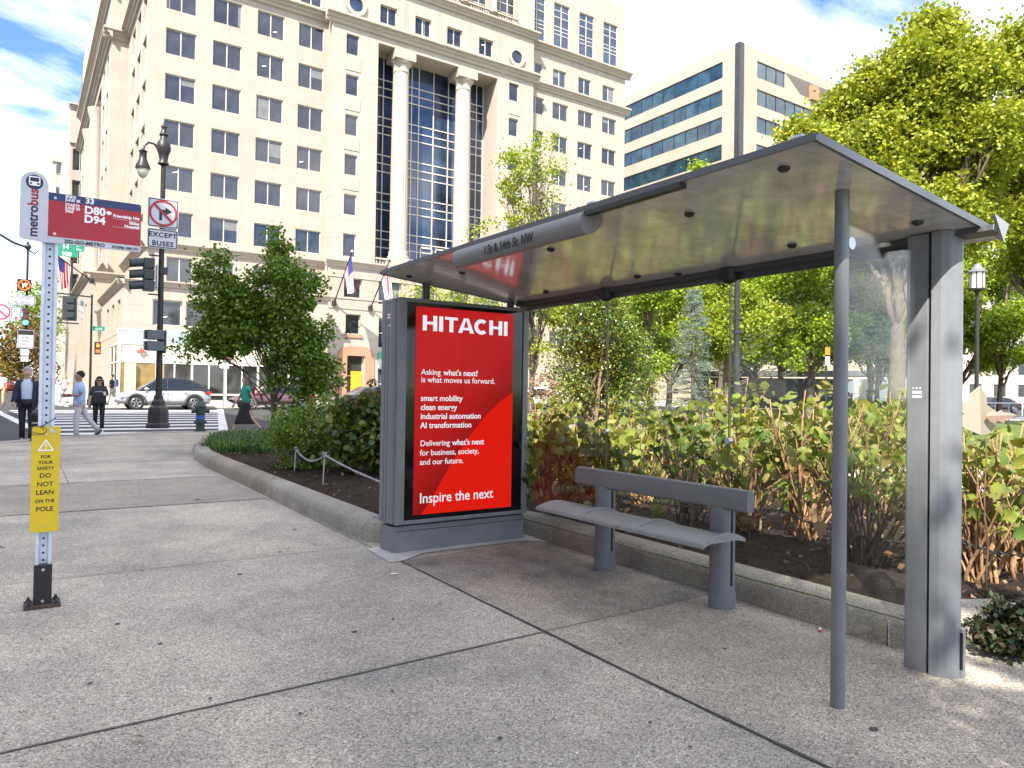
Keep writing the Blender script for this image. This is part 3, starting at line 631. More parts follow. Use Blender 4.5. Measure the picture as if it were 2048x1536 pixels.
T_ = [(.104, 1.032), (.198, 1.032), (.151, 1.108)]; I_ = [(.118, 1.040), (.184, 1.040), (.151, 1.0935)]
for i in range(3): w.add([(*T_[i], 0), (*T_[(i+1) % 3], 0), (*I_[(i+1) % 3], 0), (*I_[i], 0)], [(0, 1, 2, 3)])
w.add([(.1485, 1.054, 0), (.1535, 1.054, 0), (.1545, 1.078, 0), (.1475, 1.078, 0)], [(0, 1, 2, 3)]); w.add([(.1485, 1.045, 0), (.1535, 1.045, 0), (.1535, 1.050, 0), (.1485, 1.050, 0)], [(0, 1, 2, 3)])
w.build('warning_triangle', M_white, yp)
for z in (1.135, .548): MB().tube([(.151, 5.568, z), (.151, 5.572, z)], .007, 8).build('bolt', M_chrome, yp)
MB().tube([(.10+.05*math.cos(a)*(.7+.02*i), 5.566-.003*(i % 3), 1.165+.028*math.sin(a)) for i, a in enumerate([R(20*k) for k in range(28)])]+[(.13, 5.565, 1.14), (.15, 5.564, 1.135)], .0016, 5).build('wire_tie', M_ink, bs)
MB().tube([(.115, 5.57, 1.185), (.15, 5.568, 1.205), (.20, 5.55, 1.245)], .003, 5).build('wire_tie', M_ink, bs)
MB().prism([(.165, 1.175), (.185, 1.178), (.20, 1.15), (.18, 1.145)], 'y', 5.566, 5.5675).build('tape_scrap', M_signwhite, bs)
# ------------------------------------------------------------------ buildings
YF, YBAY, YGL = 60.0, 59.0, 61.6
def facade(mb, us, ue, vs, ve, holes, P, depth):
    """wall from (us,vs) to (ue,ve) with rectangular holes; P(u,v,d) -> point, d>0 into the wall"""
    cu = sorted({us, ue, *[h[0] for h in holes], *[h[1] for h in holes]}); cv = sorted({vs, ve, *[h[2] for h in holes], *[h[3] for h in holes]})
    cu = [u for u in cu if us <= u <= ue]; cv = [v for v in cv if vs <= v <= ve]
    for a, b in zip(cu, cu[1:]):
        run = None
        for c, d in list(zip(cv, cv[1:]))+[(None, None)]:
            hole = c is None or any(h[0] <= (a+b)/2 <= h[1] and h[2] <= (c+d)/2 <= h[3] for h in holes)
            if hole:
                if run: mb.quad(P(a, run[0], 0), P(b, run[0], 0), P(b, run[1], 0), P(a, run[1], 0)); run = None
            else: run = (run[0] if run else c, d)
    for (a, b, c, d) in holes:
        mb.quad(P(a, c, 0), P(a, d, 0), P(a, d, depth), P(a, c, depth)); mb.quad(P(b, c, 0), P(b, c, depth), P(b, d, depth), P(b, d, 0))
        mb.quad(P(a, c, 0), P(a, c, depth), P(b, c, depth), P(b, c, 0)); mb.quad(P(a, d, 0), P(b, d, 0), P(b, d, depth), P(a, d, depth))
_wp = {}
def window(parent, x, y, z, w, h, rz=0, cols=2, rows=(), pane=None, fr=.06, name='window', mf=None, pname='pane'):
    """frame with mullions and a pane behind; origin at the lower left corner, local +y into the wall"""
    key = (round(w, 2), round(h, 2), cols, tuple(rows), name, (pane or M_pane).name)
    if key not in _wp:
        f = MB(); d = .07
        f.box(0, fr, 0, d, 0, h).box(w-fr, w, 0, d, 0, h).box(fr, w-fr, 0, d, 0, fr).box(fr, w-fr, 0, d, h-fr, h)
        for i in range(1, cols): f.box(w*i/cols-.035, w*i/cols+.035, .005, d, fr, h-fr)
        for r_ in rows: f.box(fr, w-fr, .008, d-.003, h*r_-.03, h*r_+.03)
        me = f.mesh(name); me.materials.append(mf or M_frame)
        p = MB().quad((fr*.5, .05, fr*.5), (w-fr*.5, .05, fr*.5), (w-fr*.5, .05, h-fr*.5), (fr*.5, .05, h-fr*.5)).mesh(pname); p.materials.append(pane or M_pane)
        _wp[key] = (me, p)
    me, p = _wp[key]; o = bpy.data.objects.new(name, me); COL.objects.link(o); o.parent = parent; o.location = V3((x, y, z))-V3(wloc(parent)); o.rotation_euler = (0, 0, rz)
    q = bpy.data.objects.new(pname, p); COL.objects.link(q); q.parent = o
    if name == 'window' and w > 1.5 and h < 2.6 and rz == 0:
        a = random.random()
        if a < .34:
            i = random.randrange(cols); dn = random.choice((.3, .45, .7, .95)); x0 = w*i/cols+.06; x1 = w*(i+1)/cols-.06
            if a < .12: x0, x1 = (x0, x0+.22) if random.random() < .5 else (x1-.22, x1); dn = .97
            MB().quad((x0, .044, h-fr-(h-2*fr)*dn), (x1, .044, h-fr-(h-2*fr)*dn), (x1, .044, h-fr), (x0, .044, h-fr)).build('blind', M_blind, o, local=True, fix=False)
        elif a < .46:
            x0 = random.uniform(.2, w-.6); z0 = random.uniform(.25, h-.5); MB().quad((x0, .043, z0), (x0+.32, .043, z0+.10), (x0+.34, .043, z0+.16), (x0+.02, .043, z0+.06)).build('ceiling_light', M_ceil, o, local=True, fix=False)
    return o
M_blind = mat('window_blind', (.15, .155, .16), .6, var=.3, scale=2); M_ceil = flat('ceiling_light_glow', (.8, .75, .6), .5, (1, .9, .7), .25)
def FX(y): return lambda u, v, d: (u, y+d, v)      # wall facing -Y, u = X
def FY(x): return lambda u, v, d: (x+d, u, v)      # wall facing -X, u = Y
def win_row(parent, mb_holes, P, kind, us, z0, z1, w, **kw):
    pass
def cornice(mb, x0, x1, y, z, pr=.6, h=.75, side=None):
    p = [(y+.02, z-h*.5), (y-pr*.25, z-h*.42), (y-pr*.32, z-h*.15), (y-pr*.55, z-h*.05), (y-pr*.6, z+h*.15), (y-pr, z+h*.28), (y-pr, z+h*.5), (y+.02, z+h*.56)]
    mb.prism(p, 'x', x0, x1)
def cornice_y(mb, y0, y1, x, z, pr=.6, h=.75):
    p = [(x+.02, z-h*.5), (x-pr*.25, z-h*.42), (x-pr*.32, z-h*.15), (x-pr*.55, z-h*.05), (x-pr*.6, z+h*.15), (x-pr, z+h*.28), (x-pr, z+h*.5), (x+.02, z+h*.56)]
    mb.prism(p, 'y', y0, y1)

mbld = thing('office_building', 'large cream stone office building with two giant columns and a tall glass wall', 'office building', (30, 66, .5))
rows_z = [(30.05, 32.0), (26.65, 28.6), (23.2, 25.15), (19.8, 21.7), (16.35, 18.25), (12.9, 14.8)]
colsL = [8.65+3.35*i for i in range(4)]
# left wing
holes = []; wins = []
for x in colsL:
    for z0, z1 in rows_z: holes.append((x, x+2.15, z0, z1)); wins.append((x, z0, 2.15, z1-z0))
for x in colsL: holes.append((x+.1, x+1.9, 33.75, 35.4)); wins.append((x+.1, 33.75, 1.8, 1.65))
for x in colsL[1:]: holes.append((x, x+2.0, 37.6, 41.6)); wins.append((x, 37.6, 2.0, 4.0))
for x in [9.0, 12.05, 15.35, 18.9]: holes.append((x, x+1.85, 9.3, 11.35)); wins.append((x, 9.3, 1.85, 2.05))
w_ = MB(); facade(w_, 7.6, 21.3, 7.9, 44.5, holes, FX(YF), .32); w_.build('wall', M_stone, mbld, fix=False)
for (x, z, ww, hh) in wins: window(mbld, x, YF+.12, z, ww, hh, cols=2, rows=(.25, .5, .75) if hh > 3 else ())
# central bay
holes = []; wins = []
bz = [(30.05, 31.79), (26.6, 28.3), (23.15, 24.9), (19.75, 21.5), (16.35, 18.1)]
for x in (22.45, 39.05):
    for z0, z1 in bz: holes.append((x, x+1.14, z0, z1)); wins.append((x, z0, 1.14, z1-z0, 1))
    holes.append((x, x+1.14, 12.8, 14.75)); wins.append((x, 12.8, 1.14, 1.95, 1))
b1 = [h for h in holes if h[0] < 30]; b2 = [h for h in holes if h[0] > 30]
w_ = MB(); facade(w_, 21.2, 25.35, 12.45, 31.75, b1, FX(YBAY), .32); facade(w_, 37.7, 41.95, 12.45, 31.75, b2, FX(YBAY), .32)
w_.quad((21.2, YBAY, .5), (21.2, YBAY, 44.5), (21.2, YF, 44.5), (21.2, YF, .5)); w_.quad((41.95, YBAY, .5), (41.95, YBAY, 44.5), (41.95, YF, 44.5), (41.95, YF, .5))
w_.quad((25.35, YBAY, 12.45), (25.35, YGL, 12.45), (25.35, YGL, 31.75), (25.35, YBAY, 31.75)); w_.quad((37.7, YBAY, 12.45), (37.7, YGL, 12.45), (37.7, YGL, 31.75), (37.7, YBAY, 31.75))
w_.quad((25.35, YBAY, 31.75), (37.7, YBAY, 31.75), (37.7, YGL, 31.75), (25.35, YGL, 31.75))
ath = [(x, x+1.6, 33.6, 35.2) for x in (25.47, 28.85, 32.1, 35.55)]
facade(w_, 21.2, 41.95, 31.75, 37.0, ath, FX(YBAY), .3)
lg = [(24.3, 26.8, 37.9, 42.5), (27.6, 30.1, 37.9, 42.5), (31.0, 33.5, 37.9, 42.5), (34.2, 36.7, 37.9, 42.5), (37.5, 40, 37.9, 42.5)]
facade(w_, 21.2, 41.95, 37.0, 44.5, lg, FX(YBAY+.1), .8)
w_.build('bay_wall', M_stonerust, mbld, fix=False)
for (x, z, ww, hh, c) in wins: window(mbld, x, YBAY+.14, z, ww, hh, cols=c)
for (a, b, c, d) in ath: window(mbld, a, YBAY+.22, c, b-a, d-c, cols=2)
for (a, b, c, d) in lg: window(mbld, a, YBAY+.75, c, b-a, d-c, cols=3, rows=(.2, .4, .6, .8), name='loggia_window')
# spandrel panels between the narrow windows
for x in (22.45, 39.05):
    for (a, b) in zip(bz, bz[1:]): MB().box(x-.12, x+1.3, YBAY-.05, YBAY-.003, b[1]+.35, a[0]-.25).build('spandrel_panel', M_stone2, mbld, bevel=.03)
    pf_ = MB().prism([(x-1.1, 12.5), (x+2.2, 12.5), (x+2.2, 14.3), (x+2.0, 14.9), (x+1.75, 15.0), (x+1.7, 15.5), (x-.6, 15.5), (x-.65, 15.0), (x-.9, 14.9), (x-1.1, 14.3)], 'y', YBAY-.10, YBAY-.003)
# oculi
for x in (23.2, 39.8):
    rg = [(x+.95*math.cos(a), 34.35+.95*math.sin(a)) for a in A]; ri = [(x+.62*math.cos(a), 34.35+.62*math.sin(a)) for a in A]
    m = MB(); k = 36
    for yy, rr in ((YBAY-.22, 1),): 
        vs = [(p[0], YBAY-.003, p[1]) for p in rg]+[(p[0], YBAY-.2, p[1]) for p in rg]+[(p[0], YBAY-.2, p[1]) for p in ri]+[(p[0], YBAY-.003, p[1]) for p in ri]
        m.add(vs, [(q*k+i, q*k+(i+1) % k, ((q+1) % 4)*k+(i+1) % k, ((q+1) % 4)*k+i) for q in range(4) for i in range(k)])
    oc = m.build('round_window', M_stone2, mbld, smooth=True)
    MB().prism(ri, 'y', YBAY-.06, YBAY-.01).build('pane', M_paneblue, oc)
# curtain wall: one glazed screen with its grid
cwl = MB(); xg = [25.35, 26.2, 27.0, 28.3, 29.85, 30.6, 32.15, 33.75, 34.9, 36.0, 36.9, 37.7]; zg = [12.5]
zz = 31.75
gl = []
while zz > 13: gl += [zz]; zz -= 1.95; gl += [zz, zz-.75]; zz -= 1.5
for x in xg[1:-1]: cwl.box(x-.045, x+.045, YGL-.06, YGL+.02, 12.45, 31.75)
for z in gl[1:]:
    if z > 12.6: cwl.box(25.35, 37.7, YGL-.05, YGL+.021, z-.045, z+.045)
cwl.box(25.35, 25.45, YGL-.06, YGL+.02, 12.45, 31.75).box(37.6, 37.7, YGL-.06, YGL+.02, 12.45, 31.75)
for x in (30.9, 32.5): cwl.box(x, x+.12, YGL-.12, YGL-.061, 12.45, 15.0).box(x+1.2, x+1.32, YGL-.12, YGL-.061, 12.45, 15.0).box(x, x+1.32, YGL-.12, YGL-.061, 14.9, 15.05)
cwf = cwl.build('curtain_wall', M_frame, mbld)
zp = [12.45, 14.4, 17.85, 21.3, 24.75, 28.2, 31.75]
for a, b in zip(xg, xg[1:]):
    for c, d in zip(zp, zp[1:]): MB().quad((a, YGL, c), (b, YGL, c), (b, YGL, d), (a, YGL, d)).build('pane', M_paneblue, cwf, fix=False)
# fluted columns
for cx in (27.9, 34.35):
    m = MB(); nf = 20; vs = []; zs = [(13.9, .80), (20, .79), (26, .75), (29.9, .70)]
    for z, r_ in zs:
        for i in range(nf*4):
            a = 2*math.pi*i/(nf*4); rr = r_*(1-(.0, .035, .05, .035)[i % 4]); vs.append((cx+rr*math.cos(a), YBAY+.8+rr*math.sin(a), z))
    n4 = nf*4; m.add(vs, [(q*n4+i, q*n4+(i+1) % n4, (q+1)*n4+(i+1) % n4, (q+1)*n4+i) for q in range(3) for i in range(n4)])
    cl = m.build('column', M_stone2, mbld, smooth='all')
    MB().lathe([(.70, 0), (.74, .05), (.74, .12), (.70, .18), (.72, .5), (.82, .72), (.95, .86), (.98, .95), (.98, 1.0)], 32, (cx, YBAY+.8, 29.9)).build('capital', M_stone2, cl, smooth=True)
    MB().box(cx-1.0, cx+1.0, YBAY-.2, YBAY+1.8, 30.9, 31.745).build('abacus', M_stone2, cl)
    MB().lathe([(.98, 0), (1.0, .1), (.98, .22), (.9, .28), (.86, .4), (.9, .55), (.86, .66), (.81, .72)], 32, (cx, YBAY+.8, 13.2)).build('column_base', M_stone2, cl, smooth=True)
    MB().box(cx-1.05, cx+1.05, YBAY-.25, YBAY+1.85, 12.2, 13.195).build('plinth', M_stone2, cl)
def balus(x0, x1, y, z, h=.75):
    m = MB().box(x0, x1, y-.12, y+.12, z+h-.14, z+h).box(x0, x1, y-.12, y+.12, z, z+.1); n_ = int((x1-x0)/.26)
    for i in range(n_): m.lathe([(.05, .1), (.085, .25), (.05, .42), (.05, h-.14)], 6, (x0+(i+.5)*(x1-x0)/n_, y, z))
    m.build('balustrade', M_stone2, mbld)
balus(25.4, 26.85, YBAY+.1, 12.3); balus(28.95, 33.3, YBAY+.1, 12.3); balus(35.4, 37.65, YBAY+.1, 12.3)
for (a, b, c, d) in lg: balus(a, b, YBAY+.0, 37.35, .8)
for x in (27.2, 30.55, 33.85, 37.1): MB().lathe([(.36, 0), (.36, .2), (.3, .25), (.29, 4.2), (.36, 4.4), (.4, 4.6)], 20, (x, YBAY-.1, 37.9)).build('column', M_stone2, mbld, smooth=True)
for x in (27.7, 31.0, 34.3, 37.6):
    for k in range(3): MB().box(x+k*.18, x+k*.18+.10, YBAY-.04, YBAY-.003, 33.4, 36.2).build('fluted_panel', M_stone2, mbld)
# right wing
colsR = [41.95, 45.1, 48.47, 51.85]; rr_z = [(29.9, 31.6), (26.5, 28.2), (23.05, 24.75), (19.6, 21.25), (16.2, 17.85), (12.9, 14.6), (9.4, 11.2), (6, 7.9)]
holes = []; wins = []
for x in colsR:
    for z0, z1 in rr_z: holes.append((x+.02, x+2.05, z0, z1)); wins.append((x+.02, z0, 2.03, z1-z0, ()))
    holes.append((x+.02, x+1.75, 33.35, 35.05)); wins.append((x+.02, 33.35, 1.73, 1.7, ()))
    holes.append((x+.05, x+2.1, 37.0, 42.0)); wins.append((x+.05, 37.0, 2.05, 5.0, (.36, .44, .52, .72, .86)))
w_ = MB(); facade(w_, 41.95, 55.15, .5, 44.5, holes, FX(YF), .3); w_.quad((55.15, YF, .5), (55.15, YF, 44.5), (55.15, 90, 44.5), (55.15, 90, .5)); w_.build('wall', M_stone, mbld, fix=False)
for (x, z, ww, hh, rr) in wins: window(mbld, x, YF+.12, z, ww, hh, cols=2, rows=rr, pane=M_paneblue if z > 30 else M_pane)
for x in (44.2, 47.6, 51.0, 54.25):
    for k in range(2): MB().box(x+k*.22-.1, x+k*.22, YF-.035, YF-.003, 33.6, 36.3).build('fluted_panel', M_stone2, mbld); MB().box(x+k*.2, x+k*.2+.06, YF-.03, YF-.003, 37.6, 42.6).build('fluted_panel', M_stone2, mbld)
# cornices
for x0, x1, y, z, pr, h in ((7.0, 21.2, YF, 32.95, .7, .8), (20.6, 42.5, YBAY, 32.75, .65, .85), (20.7, 42.4, YBAY, 37.0, .6, .7), (41.95, 55.75, YF, 36.75, .7, .7), (41.95, 55.7, YF, 32.75, .55, .7), (7.0, 21.2, YF, 36.9, .6, .6), (7.2, 21.2, YF, 12.1, .45, .6), (20.9, 42.2, YBAY, 12.15, .45, .6), (41.95, 55.5, YF, 12.1, .4, .55)):
    m = MB(); cornice(m, x0, x1, y, z, pr, h); m.build('cornice', M_stone2, mbld)
for x0, x1, y, z in ((7.55, 21.2, YF, 8.95), (21.15, 42, YBAY, 8.35), (21.15, 42, YBAY, 9.2), (21.15, 42, YBAY, 11.0)):
    MB().box(x0, x1, y-.06, y-.002, z, z+.12).build('string_course', M_stone2, mbld)
# lower storeys of the bay
holes = [(22.6, 24.2, 9.35, 11.0), (25.75, 27.9, 9.0, 11.1), (29.3, 31.4, 9, 11.1), (32.8, 35, 9, 11.1), (36.3, 38.5, 9, 11.1), (22.8, 24.15, 6.25, 7.95), (25.8, 28.3, 5.2, 7.8), (29.3, 31.8, 5.2, 7.8), (33, 35.5, 5.2, 7.8), (36.5, 39, 5.2, 7.8), (23.0, 24.5, .9, 4.5), (25.8, 28.3, .7, 3.4), (29.3, 31.8, .7, 3.4), (33, 35.5, .7, 3.4), (36.5, 39, .7, 3.4), (39.6, 41, .9, 4.5)]
w_ = MB(); facade(w_, 21.2, 41.95, .5, 12.45, holes, FX(YBAY), .35); w_.build('base_wall', m_stone('limestone_banded', (.395, .345, .285), 1.35, 30, .55), mbld, fix=False)
for (a, b, c, d) in holes: window(mbld, a, YBAY+.28, c, b-a, d-c, cols=2 if b-a > 1.9 else 1, rows=(.5,) if d-c > 2.4 else (), pane=M_pane if c > 4 else M_paneshop, name='window' if c > 4 else 'shop_window')
MB().box(22.65, 24.3, YBAY-.12, YBAY-.003, 5.95, 6.22).build('sill', M_terra, mbld)
ar = [(22.1, .5), (22.1, 4.4), (22.4, 4.95), (23.0, 5.2), (24.5, 5.2), (25.1, 4.95), (25.4, 4.4), (25.4, .5), (24.6, .5), (24.6, 4.4), (22.95, 4.4), (22.95, .5)]
MB().prism(ar, 'y', YBAY-.12, YBAY-.003).build('door_surround', M_terra, mbld)
MB().box(21.25, 22.1, YBAY-.1, YBAY-.003, .5, 1.4).build('plinth', M_terra, mbld); MB().box(25.4, 25.75, YBAY-.1, YBAY-.003, .5, 1.4).build('plinth', M_terra, mbld)
MB().box(23.4, 24.4, YBAY+.2, YBAY+.24, 1.1, 3.1).build('window_poster', mat('yellow_poster', (.55, .30, .02), .5, var=.2), mbld)
for a, b in ((25.75, 28.35), (29.25, 31.85), (32.95, 35.55), (36.45, 39.05)): 
    MB().box(a, b, YBAY-.15, YBAY-.003, 4.25, 4.75).build('shop_fascia', mat('green_fascia', (.03, .30, .14), .5), mbld)
    MB().box(a, b, YBAY-.10, YBAY-.003, 3.45, 4.24).build('shop_fascia', mat('pale_fascia', (.45, .44, .4), .5), mbld)
# left face (street side), its projecting bay and podium
holes = []; wins = []
for yb in (62.0, 65.4, 68.8):
    for z0, z1 in rows_z: holes.append((yb, yb+2.1, z0, z1)); wins.append((yb+2.1, z0, 2.1, z1-z0))
    holes.append((yb, yb+1.8, 33.75, 35.4)); wins.append((yb+1.8, 33.75, 1.8, 1.65))
w_ = MB(); facade(w_, YF, 73.5, .5, 44.5, holes, FY(7.6), .3)
w_.quad((6.25, 73.5, .5), (7.6, 73.5, .5), (7.6, 73.5, 44.5), (6.25, 73.5, 44.5)); w_.quad((6.25, 112, .5), (7.6, 112, .5), (7.6, 112, 44.5), (6.25, 112, 44.5))
h2 = []
for yb in (76, 79.6, 104, 107.6):
    for z0, z1 in rows_z: h2.append((yb, yb+1.6, z0, z1))
h2.append((83, 102, 12.5, 31.5))
facade(w_, 73.5, 112, .5, 44.5, h2, FY(6.25), .3); w_.build('wall', M_stone, mbld, fix=False)
for (y, z, ww, hh) in wins: window(mbld, 7.6+.22, y, z, ww, hh, rz=R(-90))
for (a, b, c, d) in h2[:-1]: window(mbld, 6.25+.22, b, c, b-a, d-c, rz=R(-90), cols=1)
MB().quad((7.4, 83, 12.5), (7.4, 102, 12.5), (7.4, 102, 31.5), (7.4, 83, 31.5)).build('street_glazing', M_paneblue, mbld, fix=False)
for cy in (88.5, 96.5): MB().lathe([(.95, 0), (.9, .6), (.8, .7), (.75, 16.5), (.95, 17.2), (1, 17.6)], 24, (6.4, cy, 13.2)).build('column', M_stone2, mbld, smooth=True)
for y0_, y1_, x, z, pr, h in ((59.3, 73.5, 7.6, 32.95, .7, .8), (72.9, 112.6, 6.25, 32.75, .7, .85), (72.9, 112.6, 6.25, 37.0, .65, .75), (59.4, 73.5, 7.6, 36.9, .6, .6), (59.5, 73.5, 7.6, 12.1, .45, .6), (73, 112, 6.25, 12.15, .45, .6)):
    m = MB(); cornice_y(m, y0_, y1_, x, z, pr, h); m.build('cornice', M_stone2, mbld)
m = MB(); cornice(m, 5.56, 7.6, 73.5, 32.75, .7, .85); m.build('cornice', M_stone2, mbld)
m = MB(); cornice(m, 5.6, 7.6, 73.5, 37.0, .65, .75); m.build('cornice', M_stone2, mbld)
m = MB(); m.box(7.6, 55.1, YF+.02, 111, 44.3, 44.5); m.build('roof', mat('roof_grey', (.3, .3, .3), .9), mbld)
# street-side podium block
w_ = MB(); hp_ = [(76, 78, 5, 9), (80, 82, 5, 9)]
facade(w_, 73.2, 112, .5, 11.3, hp_, FY(4.9), .3); w_.quad((4.9, 73.2, .5), (7.6, 73.2, .5), (7.6, 73.2, 11.3), (4.9, 73.2, 11.3)); w_.quad((4.9, 73.2, 11.3), (6.3, 73.2, 11.3), (6.3, 112, 11.3), (4.9, 112, 11.3)); w_.build('podium', m_stone('limestone_banded', (.395, .345, .285), 1.35, 30, .55), mbld, fix=False)
m = MB(); cornice_y(m, 72.8, 112, 4.9, 11.2, .5, .6); cornice(m, 4.45, 7.6, 73.2, 11.2, .5, .6); m.build('cornice', M_stone2, mbld)
for (a, b, c, d) in hp_: window(mbld, 4.9+.2, b, c, b-a, d-c, rz=R(-90), cols=1)
# corner pavilion: stone storey over a sloped glass shop front
PX0, PX1, PY = 5.9, 20.6, 57.2
w_ = MB(); h3 = [(7.9+2.66*i, 10.2+2.66*i, 5.95, 7.7) for i in range(4)]
h3 = [(7.75, 9.7, 5.9, 7.75), (9.95, 14.2, 5.9, 7.75), (14.5, 18.6, 5.9, 7.75)]
facade(w_, PX0, PX1, 5.35, 8.9, h3, FX(PY), .3); h4 = [(59.0, 61, 5.6, 7.8), (63, 65, 5.6, 7.8), (67, 69, 5.6, 7.8)]
facade(w_, PY, 73.2, 5.35, 8.9, h4, FY(PX0), .3); w_.quad((PX0, PY, 8.9), (PX1, PY, 8.9), (PX1, YF, 8.9), (PX0, YF, 8.9)); w_.quad((PX0, PY, 8.9), (7.6, PY, 8.9), (7.6, 73.2, 8.9), (PX0, 73.2, 8.9)); w_.quad((PX1, PY, .5), (PX1, YF, .5), (PX1, YF, 8.9), (PX1, PY, 8.9))
facade(w_, PX0, PX1, .5, 5.35, [(6.2, PX1-.4, .9, 5.0)], FX(PY+.02), .3); facade(w_, PY+.02, 73.2, .5, 5.35, [(59, 64, .9, 4.6)], FY(PX0+.02), .3)
w_.build('pavilion', m_stone('limestone_banded', (.395, .345, .285), 1.35, 30, .55), mbld, fix=False)
m = MB(); cornice(m, PX0-.4, PX1+.2, PY, 8.85, .4, .45); cornice_y(m, PY-.4, 73.2, PX0, 8.85, .4, .45); m.build('cornice', M_stone2, mbld)
for (a, b, c, d) in h3: window(mbld, a, PY+.24, c, b-a, d-c, cols=max(1, round((b-a)/1.5)), fr=.09)
for (a, b, c, d) in h4: window(mbld, PX0+.24, b, c, b-a, d-c, rz=R(-90), cols=2)
# sloped glazing of the shop front
GY = 55.9
gf = MB(); gx = [5.6, 7.9, 10.2, 12.5, 14.8, 17.1, 19.4]
for x in gx:
    gf.box(x-.07, x+.07, GY-.06, GY+.06, .5, 4.5); gf.tube([(x, GY, 4.45), (x, PY-.02, 5.5)], .07, 6)
for z in (3.2, 4.45, 1.0): gf.box(gx[0], gx[-1], GY-.05, GY+.05, z-.06, z+.06)
gf.box(gx[0], gx[-1], PY-.12, PY-.02, 5.42, 5.56)
for y in (57.0, 59.2, 61.5): gf.box(gx[0]-.05, gx[0]+.05, y-.06, y+.06, .5, 4.5)
gf.box(gx[0]-.06, gx[0]+.06, GY+.06, 61.5, 4.39, 4.51).box(gx[0]-.06, gx[0]+.06, GY+.06, 61.5, 3.14, 3.26)
for x in (9.05, 11.35, 13.65, 15.95): gf.box(x-.045, x+.045, GY-.04, GY+.04, .5, 3.14)
sf = gf.build('shop_front', M_frame, mbld)
M_slope = mat('sloped_canopy_glass', (.20, .24, .25), .08, var=.2, spec=.8); M_fas = mat('cream_fascia', (.55, .5, .42), .5, var=.05)
for i, (a, b) in enumerate(zip(gx, gx[1:])):
    MB().quad((a+.07, GY, .56), (b-.07, GY, .56), (b-.07, GY, 3.14), (a+.07, GY, 3.14)).build('pane', M_paneshop if i else mat('lit_shop_glass', (.22, .15, .05), .1, var=.5, scale=1), sf, fix=False)
    MB().quad((a+.07, GY, 3.26), (b-.07, GY, 3.26), (b-.07, GY, 4.39), (a+.07, GY, 4.39)).build('fascia', M_fas, sf, fix=False)
    MB().quad((a+.07, GY, 4.5), (b-.07, GY, 4.5), (b-.07, PY-.03, 5.45), (a+.07, PY-.03, 5.45)).build('sloped_pane', M_slope, sf, fix=False)
MB().quad((gx[0], GY, 4.5), (gx[0], PY, 4.5), (gx[0], PY, 5.5)).build('sloped_pane', M_slope, sf, fix=False)
for (a, b) in ((55.96, 56.94), (57.06, 59.14), (59.26, 61.44)): MB().quad((gx[0], a, .56), (gx[0], b, .56), (gx[0], b, 4.39), (gx[0], a, 4.39)).build('pane', M_paneshop, sf, fix=False)
# fascia emblem: a small orange star with a grey bird-like wedge
em = MB(); cx, cz = 6.9, 3.95; pts = []
for k in range(8):
    a = R(90+45*k); r_ = .34 if k % 2 == 0 else .10; pts.append((cx+r_*math.cos(a), cz+r_*math.sin(a)))
em.prism(pts, 'y', GY-.09, GY-.03); e1 = em.build('shop_emblem', mat('emblem_orange', (.55, .10, .03), .5), mbld)
MB().prism([(cx+.05, cz-.1), (cx+.5, cz-.2), (cx+.25, cz-.25), (cx+.1, cz-.45)], 'y', GY-.09, GY-.03).build('emblem_wedge', mat('emblem_grey', (.2, .2, .2), .5), e1)
MB().box(gx[0], gx[-1], GY-.25, GY+.05, .45, .6).build('plinth', M_stone2, mbld)
for x, w_2 in ((5.9, .7), (8.0, .35)): MB().box(x, x+w_2, GY-.28, GY-.07, .5, 3.1).build('pier', M_terra if w_2 < .5 else M_stone2, mbld)

# flags on the facade
def flag(name, label, base, tip, us, sc=1.0):
    f = thing(name, label, 'flag', base, 'flags hanging on poles from the facades')
    b = V3(base); t = V3(tip)
    MB().tube([b, t], .055*sc, 8).build('flagpole', M_bronze, f, smooth=True)
    MB().sphere(t+V3((0, 0, .06)), .10*sc).build('finial', flat('finial_white', (.8, .8, .8), .3), f, smooth=True)
    MB().at(*b).lathe([(.2*sc, -.2), (.2*sc, .15), (.1*sc, .3)], 10).build('bracket', M_bronze, f)
    # cloth hanging in folds from the upper pole
    n, k = 26, 22; vs = []; a0 = t.lerp(b, .03); a1 = t.lerp(b, .42)
    for i in range(n):
        s_ = i/(n-1)
        for j in range(k):
            q = j/(k-1); p = a0.lerp(a1, q*(1-.35*s_)); drop = s_*(3.0*sc)*(1-.25*q)
            fold = math.sin(q*9+s_*2)*.16*s_*sc
            vs.append((p.x+fold+.22*s_*sc, p.y+fold*.8, p.z-drop-.1*math.sin(q*6)*s_))
    b1, b2 = MB(), MB(); b3 = MB()
    for i in range(n-1):
        for j in range(k-1):
            q = (j*13)//(k-1); fc = (i*k+j, i*k+j+1, (i+1)*k+j+1, (i+1)*k+j)
            can = us and q < 6 and i < n*.42
            tgt = b3 if can else (b1 if ((q % 2 == 0) if us else (q in (3, 4, 7, 8) or (q == 1 and i % 8 < 3))) else b2)
            tgt.add([vs[x] for x in fc], [(0, 1, 2, 3)])
    cl = b1.build('cloth', flat('flag_red', (.45, .02, .04), .8), f, fix=False); b2.build('white_field', flat('flag_white', (.7, .7, .7), .8), cl, fix=False)
    if us: b3.build('blue_field', flat('flag_blue', (.02, .04, .22), .8), cl, fix=False)
    return f
flag('flag', 'striped red and white flag with blue canton on the facade pole', (21.7, 58.85, 8.75), (21.62, 54.85, 12.4), True)
flag('flag', 'white and red flag on the facade pole just above the shelter roof end', (24.95, 58.85, 8.55), (24.9, 54.85, 12.2), False)

